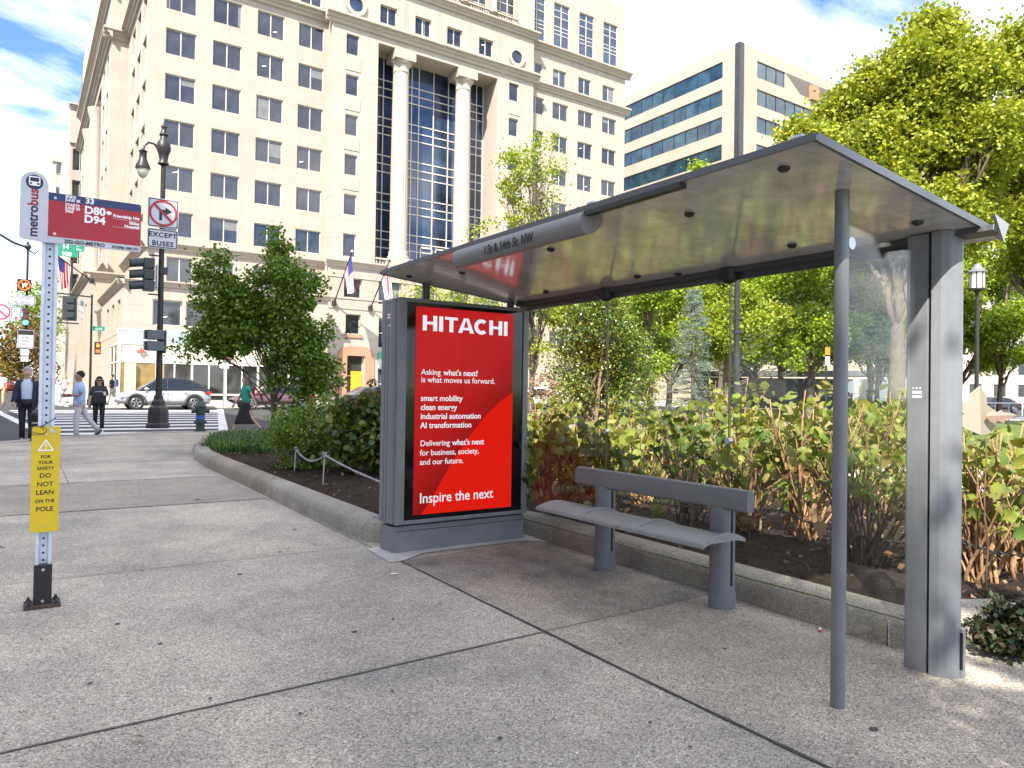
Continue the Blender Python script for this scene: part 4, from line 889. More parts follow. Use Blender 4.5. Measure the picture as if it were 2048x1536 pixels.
# right hand office block with ribbon windows
rb = thing('ribbon_window_building', 'pale office block with teal ribbon windows and a dark corner strip', 'office building', (85, 75, .6))
XR, YR, ZT = 77.0, 62.0, 47.6
str_z = [(43.9, 46.1), (40.2, 42.35), (36.6, 38.7), (32.9, 35.0), (29.2, 31.3), (25.5, 27.6), (21.8, 23.9), (18, 20.1), (14.3, 16.4)]
w_ = MB(); facade(w_, YR+.75, 110, .6, ZT, [(64.8, 109, a, b) for a, b in str_z], FY(XR), .22); facade(w_, XR+.85, 125, .6, ZT, [(80.55, 86.6, *str_z[0])]+[(80.55, 124, a, b) for a, b in str_z[1:]], FX(YR), .22)
w_.quad((XR, YR, ZT), (125, YR, ZT), (125, 110, ZT), (XR, 110, ZT)); w_.build('wall', M_bldR, rb, fix=False)
MB().box(XR-.05, XR+.84, YR-.05, YR+.74, .6, ZT+.1).build('corner_strip', mat('dark_granite', (.035, .034, .036), .25, var=.2, scale=1), rb)
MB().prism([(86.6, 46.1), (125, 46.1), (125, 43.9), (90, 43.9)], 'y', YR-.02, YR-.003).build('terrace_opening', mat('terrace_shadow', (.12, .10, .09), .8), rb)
MB().box(92, 93.5, YR-.6, YR-.03, 43.6, 45.6).build('terrace_pier', M_terra, rb)
MB().box(83, 86, 80, 90, ZT, ZT+1.6).build('roof_plant', M_bldR, rb)
for k, (a, b) in enumerate(str_z):
    m = MB()
    for i in range(20): m.box(XR+.10, XR+.16, 64.8+i*2.2-.03, 64.8+i*2.2+.03, a, b)
    for i in range(20): m.box(80.55+i*2.1-.03, 80.55+i*2.1+.03, YR+.10, YR+.16, a, b)
    wn = m.build('window_band', M_dkmetal, rb)
    for i in range(19): MB().quad((XR+.17, 64.83+i*2.2, a), (XR+.17, 66.97+i*2.2, a), (XR+.17, 66.97+i*2.2, b), (XR+.17, 64.83+i*2.2, b)).build('pane', M_paneblue if i > 9 and k < 4 else m_pane2 if False else M_panegreen, wn, fix=False)
    for i in range(3 if k == 0 else 19): MB().quad((80.58+i*2.1, YR+.17, a), (82.62+i*2.1, YR+.17, a), (82.62+i*2.1, YR+.17, b), (80.58+i*2.1, YR+.17, b)).build('pane', M_panegreen, wn, fix=False)

# far building beyond, on the left
fb = thing('stone_building', 'tall white stone building far up the street with dark square windows', 'building', (8, 125, .6))
w_ = MB(); fh = []
for z0 in [31.5-4.35*i for i in range(7)]: fh += [(5.55, 7.35, z0, z0+3.0)]
facade(w_, 5.2, 9, .6, 40.5, fh, FX(118), .4); w_.quad((5.2, 118, .6), (5.2, 118, 40.5), (5.2, 150, 38), (5.2, 150, .6)); w_.quad((5.2, 118, 40.5), (9, 118, 40.5), (9, 150, 40.5), (5.2, 150, 38)); w_.build('wall', M_stone2, fb, fix=False)
for (a, b, c, d) in fh: window(fb, a, 118.3, c, b-a, d-c, cols=2, fr=.12)
m = MB(); cornice(m, 5.0, 9, 118, 40.3, .5, .8); m.box(5.1, 9, 117.7, 117.99, 35.2, 35.6); m.build('cornice', M_stone2, fb)
MB().prism([(6.2, 40.7), (6.9, 47), (9.5, 47), (9.5, 40.7)], 'y', 119, 135).build('mansard_roof', mat('slate_blue', (.07, .085, .10), .5, var=.3), fb)
fb2 = thing('stone_building', 'narrow pale stone building farthest up the street beside the sky', 'building', (5.5, 165, .6))
w_ = MB(); w_.box(4.4, 12, 160, 190, .6, 44); w_.build('wall', M_stone, fb2); MB().box(4.1, 12, 159.7, 160, 43.2, 44.2).build('cornice', M_stone2, fb2)
for z0 in range(6, 42, 5): window(fb2, 4.9, 159.9, z0, 1.5, 2.6, cols=1)
# street block on the other side of the avenue, out of frame behind the camera's left: its shadow covers the pavement
ob = thing('office_block', 'long tan office block across the avenue', 'office building', (-30, -3, 0))
XB = -21.0; w_ = MB()
for (ya, yb, hh) in ((-19.86, -13.2, 35.7), (-13.2, 14, 41.4)):
    w_.box(-45, XB, ya, yb, -.3, hh)
w_.build('wall', M_bldR, ob, fix=False)
for zz in np.arange(4.5, 35, 3.6): MB().box(XB+.003, XB+.05, -18, 12, zz, zz+1.8).build('window_band', M_pane, ob)
ob2 = thing('office_block', 'unseen tan office block added across the avenue for the glass reflections', 'office building', (-38, 75, 0))  # out of view; added so the shelter glass reflects less open sky
MB().box(-50, -27, 47, 120, -.3, 30).build('wall', M_bldR, ob2)
for zz in np.arange(4.5, 28, 3.6): MB().box(-26.997, -26.95, 49, 118, zz, zz+1.8).build('window_band', M_pane, ob2)
# ------------------------------------------------------------------ vegetation
CAMP = V3((0, 0, CAMZ))
def px(u, v, D): return CAMP+(_f+_r2*((u-1024)/1458)-_u2*((v-768)/1458))*D
def nodes_bark(name, col):
    b = NB(name); c = b.coord((1, 1, .25)); n = b.noise(c, 18, 6, .7); b.pbsdf(b.ramp(n, [(.3, mul(col, .55)), (.7, mul(col, 1.3))]), .9, 0, .2, b.bump(n, .8, .03)); return b.m
M_bark = nodes_bark('bark_grey_brown', (.14, .11, .085)); M_barktan = nodes_bark('bark_tan', (.30, .22, .15)); M_stem = nodes_bark('stem_tan', (.40, .24, .13)); M_twig = nodes_bark('twig_dark', (.15, .10, .07))
def limb(mb, a, b, r0, r1, n=6, wob=.08, sag=0):
    a = V3(a); b = V3(b); ln = (b-a).length; P = []
    for i in range(n+1):
        t = i/n; p = a.lerp(b, t)+V3((0, 0, sag*ln*math.sin(math.pi*t)))
        if 0 < i < n: p += V3([random.uniform(-1, 1)*wob*ln/n*2 for _ in range(3)])
        P.append(p)
    mb.tube(P, [r0+(r1-r0)*i/n for i in range(n+1)], 6 if r0 < .08 else 9); return P
def scatter(blobs, n=5, k=.46, reach=.72):
    o = []
    for b in blobs:
        for _ in range(n):
            d = rng.normal(size=3); d /= np.linalg.norm(d); q = reach*rng.random()**.5; f = k*rng.uniform(.7, 1.25)
            o.append((b[0]+d[0]*b[3]*q, b[1]+d[1]*b[4]*q, b[2]+d[2]*b[5]*q, b[3]*f, b[4]*f, b[5]*f*.8))
    return o
def crown_points(blobs, nclu, per, cr, shell=.45, flatz=.75):
    B = np.array([[*b[:3], *(b[3:] if len(b) == 6 else (b[3],)*3)] for b in blobs], float)
    w = (B[:, 3]*B[:, 4]*B[:, 5])**.75; w /= w.sum(); k = rng.choice(len(B), nclu, p=w)
    d = rng.normal(size=(nclu, 3)); d /= np.linalg.norm(d, axis=1)[:, None]; r_ = (shell**3+(1-shell**3)*rng.random(nclu))**(1/3)
    Cc = B[k, :3]+d*B[k, 3:]*r_[:, None]
    P = np.repeat(Cc, per, 0)+rng.normal(size=(nclu*per, 3))*cr*np.array([1, 1, flatz])*rng.uniform(.5, 1.25, nclu).repeat(per)[:, None]
    return Cc, P
def tree(name, label, cat, base, blobs, nclu, per, cr, leaf, lm, bark, tr, group=None, tpl=LEAF, nl=26, up=.6, split=.35, shell=.45, stems=1):
    z0 = gz(base[1]); t = thing(name, label, cat, (base[0], base[1], z0), group)
    Cc, P = crown_points(blobs, nclu, per, cr, shell); P = P[P[:, 2] > z0+.03]
    leaves('crown' if tr > .03 else 'foliage', P, leaf, tpl, lm, t, up)
    ctr = Cc.mean(0); top = Cc[:, 2].max(); mb = MB()
    for s_ in range(stems):
        off = V3((random.uniform(-1, 1), random.uniform(-1, 1), 0))*(tr*2.2 if stems > 1 else 0)
        b0 = V3((base[0], base[1], z0-.1))+off; hi = V3((ctr[0]*.8+base[0]*.2, ctr[1]*.8+base[1]*.2, z0+(top-z0)*.86))+off*4
        n_ = 9; TP = []
        for i in range(n_+1):
            q = i/n_; p = V3((b0.x+(hi.x-b0.x)*q**1.5, b0.y+(hi.y-b0.y)*q**1.5, b0.z+(hi.z-b0.z)*q)); p += V3((random.uniform(-1, 1), random.uniform(-1, 1), 0))*tr*.5*(q > 0); TP.append(p)
        mb.tube(TP, [tr*(1.25 if i == 0 else 1-.85*i/n_) for i in range(n_+1)], 10)
        for j in range(nl//stems):
            c = V3(Cc[rng.integers(len(Cc))]); q = min(.95, max(split*.6, (c.z-z0)/(top-z0)*.8-random.uniform(.05, .2))); i = int(q*n_); a = TP[i].lerp(TP[i+1], q*n_-i)
            r0 = tr*(1-.85*q)*.55; Pm = limb(mb, a, c, r0, r0*.18, 7, .13, .06)
            for _ in range(3):
                d = Cc[((Cc-np.array(c))**2).sum(1).argsort()[rng.integers(1, min(9, len(Cc)))]]; limb(mb, Pm[random.choice((3, 4, 5))], d, r0*.32, r0*.1, 4, .15)
    mb.build('trunk' if tr > .03 else 'stems', bark, t, smooth='all', fix=False)
    return t
def blobs_px(L, D, dj=.0, kz=1.0, ky=.85):
    o = []
    for (u, v, r_) in L:
        d = D+random.uniform(-dj, dj); p = px(u, v, d); rr = r_*D/1458; o.append((*p, rr, rr, rr*kz))
    return o
def gnd(u, D):
    p = px(u, 790, D); return (p.x, p.y)
L_dark = leafmat('leaf_dark_green', [(0.079, 0.149, 0.014), (0.126, 0.223, 0.020), (0.178, 0.296, 0.024), (0.108, 0.177, 0.024)], .38, .28)
L_yel = leafmat('leaf_yellow_green', [(0.230, 0.308, 0.022), (0.322, 0.385, 0.029), (0.414, 0.424, 0.036), (0.172, 0.251, 0.022)], .5, .4)
L_bri = leafmat('leaf_bright_green', [(0.177, 0.295, 0.021), (0.276, 0.393, 0.029), (0.422, 0.467, 0.034), (0.130, 0.221, 0.021)], .5, .4)
L_elm = leafmat('leaf_elm', [(0.216, 0.285, 0.026), (0.324, 0.379, 0.033), (0.450, 0.448, 0.036), (0.162, 0.217, 0.026), (0.359, 0.354, 0.033)], .5, .4)
L_holly = leafmat('leaf_holly', [(0.047, 0.106, 0.015), (0.083, 0.152, 0.015), (0.140, 0.199, 0.019), (0.234, 0.211, 0.026)], .25, .15, .6)
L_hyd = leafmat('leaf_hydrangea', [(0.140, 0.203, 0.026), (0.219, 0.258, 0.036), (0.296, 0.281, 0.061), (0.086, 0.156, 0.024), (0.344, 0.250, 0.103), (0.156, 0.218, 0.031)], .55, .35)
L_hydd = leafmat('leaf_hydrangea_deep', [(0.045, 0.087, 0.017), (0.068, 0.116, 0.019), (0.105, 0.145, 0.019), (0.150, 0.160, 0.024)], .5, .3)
L_oran = leafmat('leaf_autumn', [(.20, .10, .025), (.26, .12, .03), (.15, .12, .03), (.10, .11, .02)], .6, .35)
L_spruce = leafmat('needle_blue', [(0.160, 0.232, 0.208), (0.224, 0.304, 0.272), (0.128, 0.192, 0.160)], .6, .15)
L_lir = leafmat('blade_dark', [(0.045, 0.105, 0.024), (0.075, 0.150, 0.030), (0.112, 0.210, 0.042)], .35, .25)
L_flow = leafmat('dried_flower', [(.13, .085, .06), (.19, .125, .09), (.10, .08, .045), (.16, .13, .06)], .8, .2)
L_dead = leafmat('dead_leaf', [(.16, .085, .035), (.22, .13, .06), (.10, .055, .03), (.28, .19, .10)], .8, .15)

# the small tree by the crossing
tree('tree', 'small dark green tree with a pointed top between the crossing and the kiosk', 'tree', gnd(548, 16),
     scatter(blobs_px([(560, 490, 26), (545, 530, 40), (575, 555, 55), (610, 590, 55), (430, 530, 38), (405, 560, 35), (460, 570, 45), (525, 610, 70), (430, 650, 60), (400, 690, 40), (500, 660, 62), (590, 680, 85), (640, 720, 55), (655, 745, 35), (590, 740, 60), (450, 690, 40), (600, 800, 42), (585, 835, 28), (430, 615, 30), (630, 770, 40), (425, 650, 50), (395, 680, 42), (450, 705, 34), (480, 640, 55), (395, 600, 26), (490, 590, 48), (510, 555, 36), (470, 610, 40), (545, 470, 18), (520, 640, 60)], 16, .35), 5, .55, .8), 760, 40, .12, .085, L_dark, M_bark, .05, nl=34, shell=.3)
# shrubs in the planter corner
def shrub(name, label, D, L, n, per, cr, leaf, lm, tpl=LEAF, up=.5, group=None, tr=.012, stems=6, bark=M_twig, base=None):
    return tree(name, label, 'shrub', gnd(*(base or (L[0][0], D))), blobs_px(L, D, .15), n, per, cr, leaf, lm, bark, tr, group, tpl, nl=18, up=up, shell=.6, stems=stems)
shrub('shrub', 'dark small leaved evergreen shrub on the mulch left of the kiosk', 11.3, [(615, 870, 52), (580, 850, 38), (650, 850, 50), (600, 915, 45), (655, 900, 45), (560, 880, 25), (640, 815, 25), (575, 805, 14)], 300, 34, .075, .040, L_dark)
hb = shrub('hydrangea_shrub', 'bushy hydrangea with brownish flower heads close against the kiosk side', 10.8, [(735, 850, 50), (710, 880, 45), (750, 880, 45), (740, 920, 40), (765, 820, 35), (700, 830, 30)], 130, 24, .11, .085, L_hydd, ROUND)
def flower_heads(parent, L, D, r_=.075, n=70, m=None):
    for (u, v) in L:
        p = np.array(px(u, v, D+random.uniform(-.25, .25))); d = rng.normal(size=(n, 3)); d /= np.linalg.norm(d, axis=1)[:, None]
        leaves('flower_head', p+d*r_*rng.uniform(.6, 1, n)[:, None]*np.array([1, 1, .8]), .030, ROUND, m or L_flow, parent, .1, out=d*1.5)
flower_heads(hb, [(705, 800), (735, 785), (760, 780), (720, 815), (750, 805), (768, 795), (690, 820), (738, 830), (765, 840), (715, 845), (745, 765)], 10.6)
# ground cover tufts
def tufts(name, label, pts, m, ln, nper):
    P = []
    for (x, y) in pts: P += [(x+random.gauss(0, .05), y+random.gauss(0, .05), gz(y)+.15) for _ in range(nper)]
    o = leaves(name, np.array(P), ln, BLADE, m, None, .1, out=rng.normal(size=(len(P), 3))*np.array([1.2, 1.2, .1]))
    return o
LP_ = [(random.uniform(2.95, 5.2), random.uniform(13.6, 18.3)) for _ in range(300)]
LP_ = [p for p in LP_ if bool(inside(np.array([p[0]]), np.array([p[1]]), [(3.0, 13.9), (3.05, 15.2), (3.3, 16.4), (4.0, 17.8), (5.2, 18.5), (6.5, 18.5), (4.3, 14.5), (3.7, 13.7)])[0])]
def blades(name, pts, ln, n, m):
    V = []; F = []; 
    for (x, y) in pts:
        for _ in range(n):
            a = random.uniform(0, 6.283); l_ = ln*random.uniform(.6, 1.15); w_2 = .0075; bx = x+random.gauss(0, .04); by = y+random.gauss(0, .04); z0 = gz(y)+.13; lean = random.uniform(.35, 1.0)
            dx, dy = math.cos(a), math.sin(a); o = len(V)
            for q, (hh, rr) in enumerate(((0, 0), (.62, .22), (.88, .55), (.72, .95))):
                ww = w_2*(1, 1, .8, .1)[q]
                for s_ in (-1, 1): V.append((bx+dx*rr*l_*lean-dy*ww*s_, by+dy*rr*l_*lean+dx*ww*s_, z0+hh*l_*(1.15-.45*lean)))
            F += [(o, o+1, o+3), (o, o+3, o+2), (o+2, o+3, o+5), (o+2, o+5, o+4), (o+4, o+5, o+7), (o+4, o+7, o+6)]
    return faces_mesh(name, V, F, m)
tag(blades('grass_clumps', LP_, .27, 26, L_lir), 'strappy dark green ground cover at the rounded planter corner', 'ground cover', kind='stuff')
# behind the glass
tree('holly_tree', 'tall dark holly with tan stems behind the left glass pane', 'tree', gnd(1185, 13), blobs_px([(1200, 640, 60), (1165, 660, 50), (1240, 670, 55), (1190, 720, 70), (1140, 730, 45), (1255, 730, 55), (1200, 780, 65), (1260, 790, 50), (1140, 790, 40), (1210, 600, 30)], 13, .4), 720, 40, .11, .048, L_holly, M_barktan, .05, nl=30, stems=3, shell=.35)
def spruce(base, top, rad, m):
    t = thing('blue_spruce', 'pale blue spruce standing behind the middle glass pane', 'tree', (base[0], base[1], gz(base[1])))
    z0 = gz(base[1]); mb = MB(); mb.tube([(base[0], base[1], z0), (base[0], base[1], top)], [.06, .01], 8); P = []; O = []
    n = 26
    for i in range(n):
        q = i/n; z = z0+.5+(top-z0-.5)*q; R_ = rad*(1-q)**.8+.06
        for j in range(9):
            a = random.uniform(0, 6.283); rr = R_*random.uniform(.75, 1.1); e = V3((base[0]+rr*math.cos(a), base[1]+rr*math.sin(a), z+rr*random.uniform(-.25, .15)))
            b0 = V3((base[0], base[1], z)); limb(mb, b0, e, .010, .003, 3, .05)
            for k in range(46):
                s_ = random.uniform(.25, 1); p = b0.lerp(e, s_); P.append(tuple(p+V3((random.gauss(0, .035), random.gauss(0, .035), random.gauss(0, .025)))))
    mb.build('trunk', M_bark, t, smooth='all', fix=False)
    ND = (np.array([(-.06, 0, 0), (.06, 0, 0), (0, 1, .05)]), np.array([(0, 1, 2)]))
    leaves('crown', np.array(P), .075, ND, m, t, .2)
spruce(gnd(1385, 17), 4.0, .95, L_spruce)
# street trees (ginkgo) behind the shelter
tree('ginkgo_tree', 'slim yellow-green ginkgo rising above the shelter roof before the big building', 'tree', gnd(1062, 27),
     blobs_px([(1080, 300, 24), (1100, 285, 16), (1040, 320, 32), (1010, 330, 18), (1070, 350, 38), (1110, 340, 26), (1030, 375, 32), (1080, 400, 38), (1000, 370, 16), (1050, 440, 42), (1000, 440, 24), (960, 465, 22), (1090, 440, 26), (1060, 490, 45), (1040, 540, 50), (1070, 600, 45), (1060, 660, 28), (1085, 700, 22)], 27, .8), 250, 34, .20, .105, L_yel, M_bark, .12, 'street trees along the cross street', nl=40, shell=.2)
tree('ginkgo_tree', 'yellow-green ginkgo peeping between the kiosk top and the roof end', 'tree', gnd(880, 30), blobs_px([(820, 590, 28), (860, 600, 35), (900, 580, 30), (940, 595, 35), (980, 600, 30), (800, 600, 14), (890, 640, 50), (800, 655, 10), (950, 640, 40)], 30, .8), 170, 26, .22, .095, L_yel, M_bark, .11, 'street trees along the cross street', nl=20, shell=.3)
# park trees seen through the glass
PT = [('bright green park tree directly behind the holly', 1190, 38, [(1190, 640, 60), (1140, 620, 50), (1250, 610, 60), (1170, 580, 45)], L_yel),
      ('bright yellow-green park tree behind the blue spruce', 1340, 34, [(1330, 570, 60), (1270, 600, 45), (1390, 590, 60), (1340, 640, 70), (1290, 680, 45), (1400, 670, 50)], L_yel),
      ('tall park tree whose tip shows over the roof edge', 1440, 44, [(1420, 345, 26), (1440, 400, 60), (1400, 450, 60), (1480, 470, 70), (1430, 540, 80), (1510, 560, 70), (1450, 640, 80), (1400, 335, 14), (1520, 640, 60)], L_bri),
      ('yellow-green park tree left of the slim front post', 1560, 40, [(1560, 560, 60), (1600, 590, 60), (1520, 620, 60), (1580, 660, 65), (1630, 640, 50), (1540, 690, 40), (1600, 500, 60), (1515, 330, 16), (1540, 400, 50)], L_bri),
      ('broad park tree between front post and rear column', 1740, 40, [(1720, 560, 60), (1770, 590, 60), (1700, 620, 60), (1760, 650, 60), (1800, 560, 50), (1740, 510, 70), (1720, 680, 40)], L_bri),
      ('low dense park tree farthest back through the middle pane', 1480, 60, [(1450, 690, 50), (1530, 700, 50), (1380, 700, 50), (1600, 700, 50), (1300, 700, 50), (1660, 700, 45), (1240, 720, 40)], L_elm),
      ('leafy park tree at the right edge behind the park lamp', 2000, 44, [(1990, 560, 70), (2030, 640, 70), (1950, 620, 45), (1970, 690, 45), (2050, 540, 80), (1930, 550, 40), (2030, 710, 40), (2080, 620, 80)], L_bri)]
PT += [('park tree filling the view left of the blue spruce', 1300, 47, [(1290, 600, 60), (1240, 560, 60), (1340, 540, 60), (1300, 690, 50), (1250, 660, 50)], L_bri), ('park tree filling the view right of the middle joint', 1510, 50, [(1500, 560, 70), (1560, 620, 60), (1450, 610, 60), (1520, 690, 55), (1600, 560, 60), (1460, 690, 50)], L_yel),
       ('park tree right behind the slim front post', 1670, 52, [(1660, 560, 70), (1700, 640, 60), (1620, 650, 60), (1680, 700, 50), (1740, 590, 60)], L_yel), ('park tree just left of the rear column', 1800, 50, [(1790, 580, 70), (1830, 640, 60), (1760, 660, 55), (1810, 510, 60), (1780, 710, 40)], L_bri), ('park tree under the elm near the park lamp', 1915, 46, [(1920, 600, 70), (1890, 660, 50), (1950, 660, 50), (1930, 530, 60), (1970, 720, 35)], L_yel)]
PT += [('low branched park tree before the pavilion right of the spruce', 1450, 33, [(1450, 640, 60), (1500, 670, 50), (1410, 660, 45), (1470, 590, 60), (1520, 620, 50), (1440, 710, 30)], L_yel), ('low branched park tree before the pavilion by the slim post', 1620, 36, [(1610, 640, 60), (1570, 690, 45), (1660, 680, 50), (1630, 590, 60), (1680, 630, 45), (1590, 720, 25)], L_bri),
       ('low branched park tree before the truck', 1755, 44, [(1750, 640, 60), (1710, 680, 45), (1790, 670, 50), (1760, 590, 60), (1735, 700, 35)], L_yel), ('low branched park tree between the holly and the spruce', 1300, 30, [(1300, 640, 50), (1270, 680, 40), (1330, 690, 40), (1300, 590, 50), (1310, 730, 30)], L_bri)]
for lab, u, D, L_, m in PT:
    s_ = D/40; tree('park_tree', lab, 'tree', gnd(u, D), scatter(blobs_px(L_, D, 2.0), 4), 620, 40, .27*s_, .17*s_, m, M_bark, .17, 'trees in the park', nl=26, shell=.3)
# the big trees on the right
tree('elm_tree', 'huge sunlit elm towering over the right end of the shelter', 'tree', gnd(1795, 31),
     scatter(blobs_px([(1610, 300, 40), (1640, 350, 60), (1592, 262, 20), (1690, 330, 60), (1830, 110, 90), (1870, 60, 50), (1865, 25, 22), (1770, 170, 80), (1700, 200, 55), (1665, 235, 45), (1900, 170, 90), (1640, 300, 60), (1600, 275, 28), (1720, 290, 90), (1830, 260, 110), (1940, 280, 110), (1780, 370, 90), (1700, 360, 60), (1870, 390, 100), (1960, 400, 90), (1830, 460, 80), (1930, 480, 70), (1960, 120, 60)], 31, 1.2), 6), 1900, 64, .36, .19, L_elm, M_bark, .38, 'trees in the park', nl=60, shell=.35, split=.25)
tree('elm_tree', 'big elm cut off by the right edge of the picture', 'tree', gnd(2110, 33),
     scatter(blobs_px([(2010, 110, 70), (2060, 180, 110), (2030, 300, 100), (2100, 260, 140), (2040, 420, 90), (2110, 420, 130), (1990, 220, 70), (2150, 330, 140), (2060, 500, 80)], 33, 1.2), 6), 1100, 60, .38, .19, L_elm, M_bark, .40, 'trees in the park', nl=40, shell=.35)

L_hyb = leafmat('leaf_hydrangea_bright', [(.20, .25, .03), (.28, .31, .05), (.14, .20, .025), (.34, .30, .09), (.24, .27, .04)], .5, .4)
# tall bare-stemmed hydrangeas in the bed behind the shelter
def bed_hydrangea(label, u, D, h, spread, nst, nleaf, lsz, m=L_hyd, stem=M_stem, dead=12):
    x, y = gnd(u, D); z0 = gz(y)+.12; t = thing('hydrangea_shrub', label, 'shrub', (x, y, z0), 'hydrangeas in the bed behind the shelter'); mb = MB(); P = []; PD = []; O = []
    for i in range(nst):
        a = random.uniform(0, 6.283); r_ = spread*math.sqrt(random.random()); hh = h*random.uniform(.62, 1.12)
        b0 = V3((x+random.gauss(0, .07), y+random.gauss(0, .07), z0-.05)); e = V3((x+r_*math.cos(a), y+r_*math.sin(a), z0+hh*(1-.25*r_/spread)))
        Pm = limb(mb, b0, e, random.uniform(.008, .017), .005, 7, .05, .05)
        for k in range(2):
            b1 = Pm[random.choice((3, 4, 5))]; e2 = b1+V3((random.uniform(-.2, .2), random.uniform(-.2, .2), random.uniform(.15, .4))); limb(mb, b1, e2, .005, .003, 3, .06); 
            if random.random() < .8: P += [tuple(e2+V3((random.gauss(0, .05), random.gauss(0, .05), random.gauss(0, .05)))) for _ in range(4)]
        n_ = int(nleaf/nst)
        for k in range(n_):
            q = 1-abs(random.gauss(0, .22)); i_ = max(0, min(6, int(q*7))); p = Pm[i_].lerp(Pm[i_+1], min(1, max(0, q*7-i_))); P.append(tuple(p+V3((random.gauss(0, .09), random.gauss(0, .09), random.gauss(0, .06)))))
        for k in range(max(1, dead//nst)):
            p = Pm[random.choice((2, 3, 4))]; PD.append(tuple(p+V3((random.gauss(0, .04), random.gauss(0, .04), random.gauss(0, .06)))))
    mb.build('stems', stem, t, smooth='all', fix=False)
    PA = np.array(P); PA = PA[rng.random(len(PA)) < (.9 if D < 8 else 1.0)]; leaves('foliage', PA, lsz*.58, (LOBED if D < 8 else ROUND), (m if D < 8 else L_hyb), t, .55, svar=.55)
    leaves('dead_leaves', np.array(PD), lsz*.75, LOBED, L_dead, t, -.2)
    return t
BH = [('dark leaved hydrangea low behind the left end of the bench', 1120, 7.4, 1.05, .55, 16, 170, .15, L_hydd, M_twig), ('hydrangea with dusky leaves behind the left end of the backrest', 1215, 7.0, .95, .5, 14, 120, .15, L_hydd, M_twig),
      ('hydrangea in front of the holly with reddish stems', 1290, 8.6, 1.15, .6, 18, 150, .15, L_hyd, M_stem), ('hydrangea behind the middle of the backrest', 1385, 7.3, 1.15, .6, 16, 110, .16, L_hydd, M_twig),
      ('hydrangea with big bronze leaves right of the middle glass joint', 1500, 7.0, 1.35, .6, 20, 130, .17, L_hyd, M_stem), ('many-stemmed hydrangea left of the slim front post', 1610, 6.6, 1.3, .6, 26, 130, .15, L_hyd, M_stem),
      ('bare-stemmed hydrangea fanning out right of the slim front post', 1730, 5.7, 1.25, .55, 26, 80, .13, L_hyd, M_twig), ('leafy hydrangea farther back between post and column', 1770, 8.4, 1.4, .7, 20, 230, .15, L_hyd, M_stem),
      ('orange-stemmed hydrangea just right of the rear column', 1955, 5.3, 1.22, .42, 30, 90, .14, L_hyd, M_stem), ('orange-stemmed hydrangea at the right edge of the picture', 2035, 5.6, 1.1, .45, 28, 110, .14, L_hyd, M_stem),
      ('leafy hydrangea behind the slim front post', 1660, 9.6, 1.45, .8, 18, 260, .15, L_hyd, M_stem), ('leafy hydrangea behind the middle glass joint', 1470, 9.8, 1.4, .8, 18, 240, .15, L_hyd, M_stem),
      ('leafy hydrangea beside the spruce foot', 1360, 11.5, 1.35, .8, 18, 240, .15, L_hyd, M_stem), ('pink headed hydrangea just right of the kiosk', 1085, 11.5, 1.35, .7, 18, 200, .13, L_hyd, M_stem),
      ('leafy hydrangea at the foot of the holly', 1160, 10.0, 1.05, .8, 18, 220, .13, L_hyd, M_stem), ('low leafy hydrangea behind the rear column', 1860, 9.0, 1.2, .8, 18, 200, .15, L_hyd, M_stem), ('bright leafy shrub close behind the glass at the kiosk edge', 1098, 8.8, 1.3, .45, 18, 330, .15, L_hyb, M_stem), ('leafy hydrangea deep in the bed behind the bench', 1270, 12.0, 1.2, .8, 16, 220, .14, L_hyd, M_stem)]
HV = [1.0, 1.0, .85, 1.12, .8, 1.08, .92, 1.05, .95, 1.0, .9, 1.12, .82, 1.1, .95, 1.15, .85, 1.1]
for b_, hv in zip(BH, HV):
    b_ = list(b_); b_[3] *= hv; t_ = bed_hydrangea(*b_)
    if b_[1] == 1085: flower_heads(t_, [(1070, 765), (1090, 755), (1110, 770), (1060, 785), (1085, 790), (1100, 785), (1065, 830), (1080, 850)], 11.3, .10, 90, leafmat('flower_pink', [(.30, .17, .12), (.36, .22, .15), (.25, .18, .10)], .8, .2))
# the big curled leaf above the bed on the right
bl = thing('hydrangea_sprig', 'single tall sprig with one pale and one rust red leaf right of the column', 'twig', (*gnd(1975, 4.8), .15))
P0 = px(1972, 870, 4.8); limb_mb = MB(); limb(limb_mb, (bl.location.x, bl.location.y, .15), P0, .008, .004, 6, .04); limb_mb.build('stem', M_twig, bl, smooth='all')
def big_leaf(name, tip, base, w_2, m):
    b0 = px(*base); e = px(*tip); d = e-b0; sd = d.cross(_f+V3((0, 0, -.4))).normalized()*w_2*d.length; up_ = sd.cross(d).normalized(); T, F = LOBED
    MB().add([tuple(b0+sd*p[0]*2+d*p[1]+up_*(.35*abs(p[0])*d.length)) for p in T], [tuple(f) for f in F]).build(name, m, bl, fix=False)
big_leaf('leaf', (1960, 775, 4.9), (1962, 870, 4.8), .42, leafmat('leaf_pale_pink', [(.19, .14, .075)], .6, .4)); big_leaf('leaf', (2030, 830, 4.75), (1972, 832, 4.8), .30, leafmat('leaf_rust', [(.22, .09, .03)], .6, .3))
# dark shrub at the right edge near the column foot
tree('shrub', 'dark feathery shrub overhanging the pavement at the lower right edge', 'shrub', gnd(2030, 4.2), blobs_px([(2010, 1255, 45), (2040, 1245, 50), (1980, 1270, 25), (2030, 1300, 40), (2000, 1310, 28), (2060, 1270, 60), (1960, 1255, 20)], 4.1, .1), 120, 30, .045, .040, leafmat('leaf_feathery_dark', [(.02, .042, .014), (.032, .055, .016), (.06, .045, .02)], .5, .2), M_twig, .010, nl=18, shell=.4, stems=4)
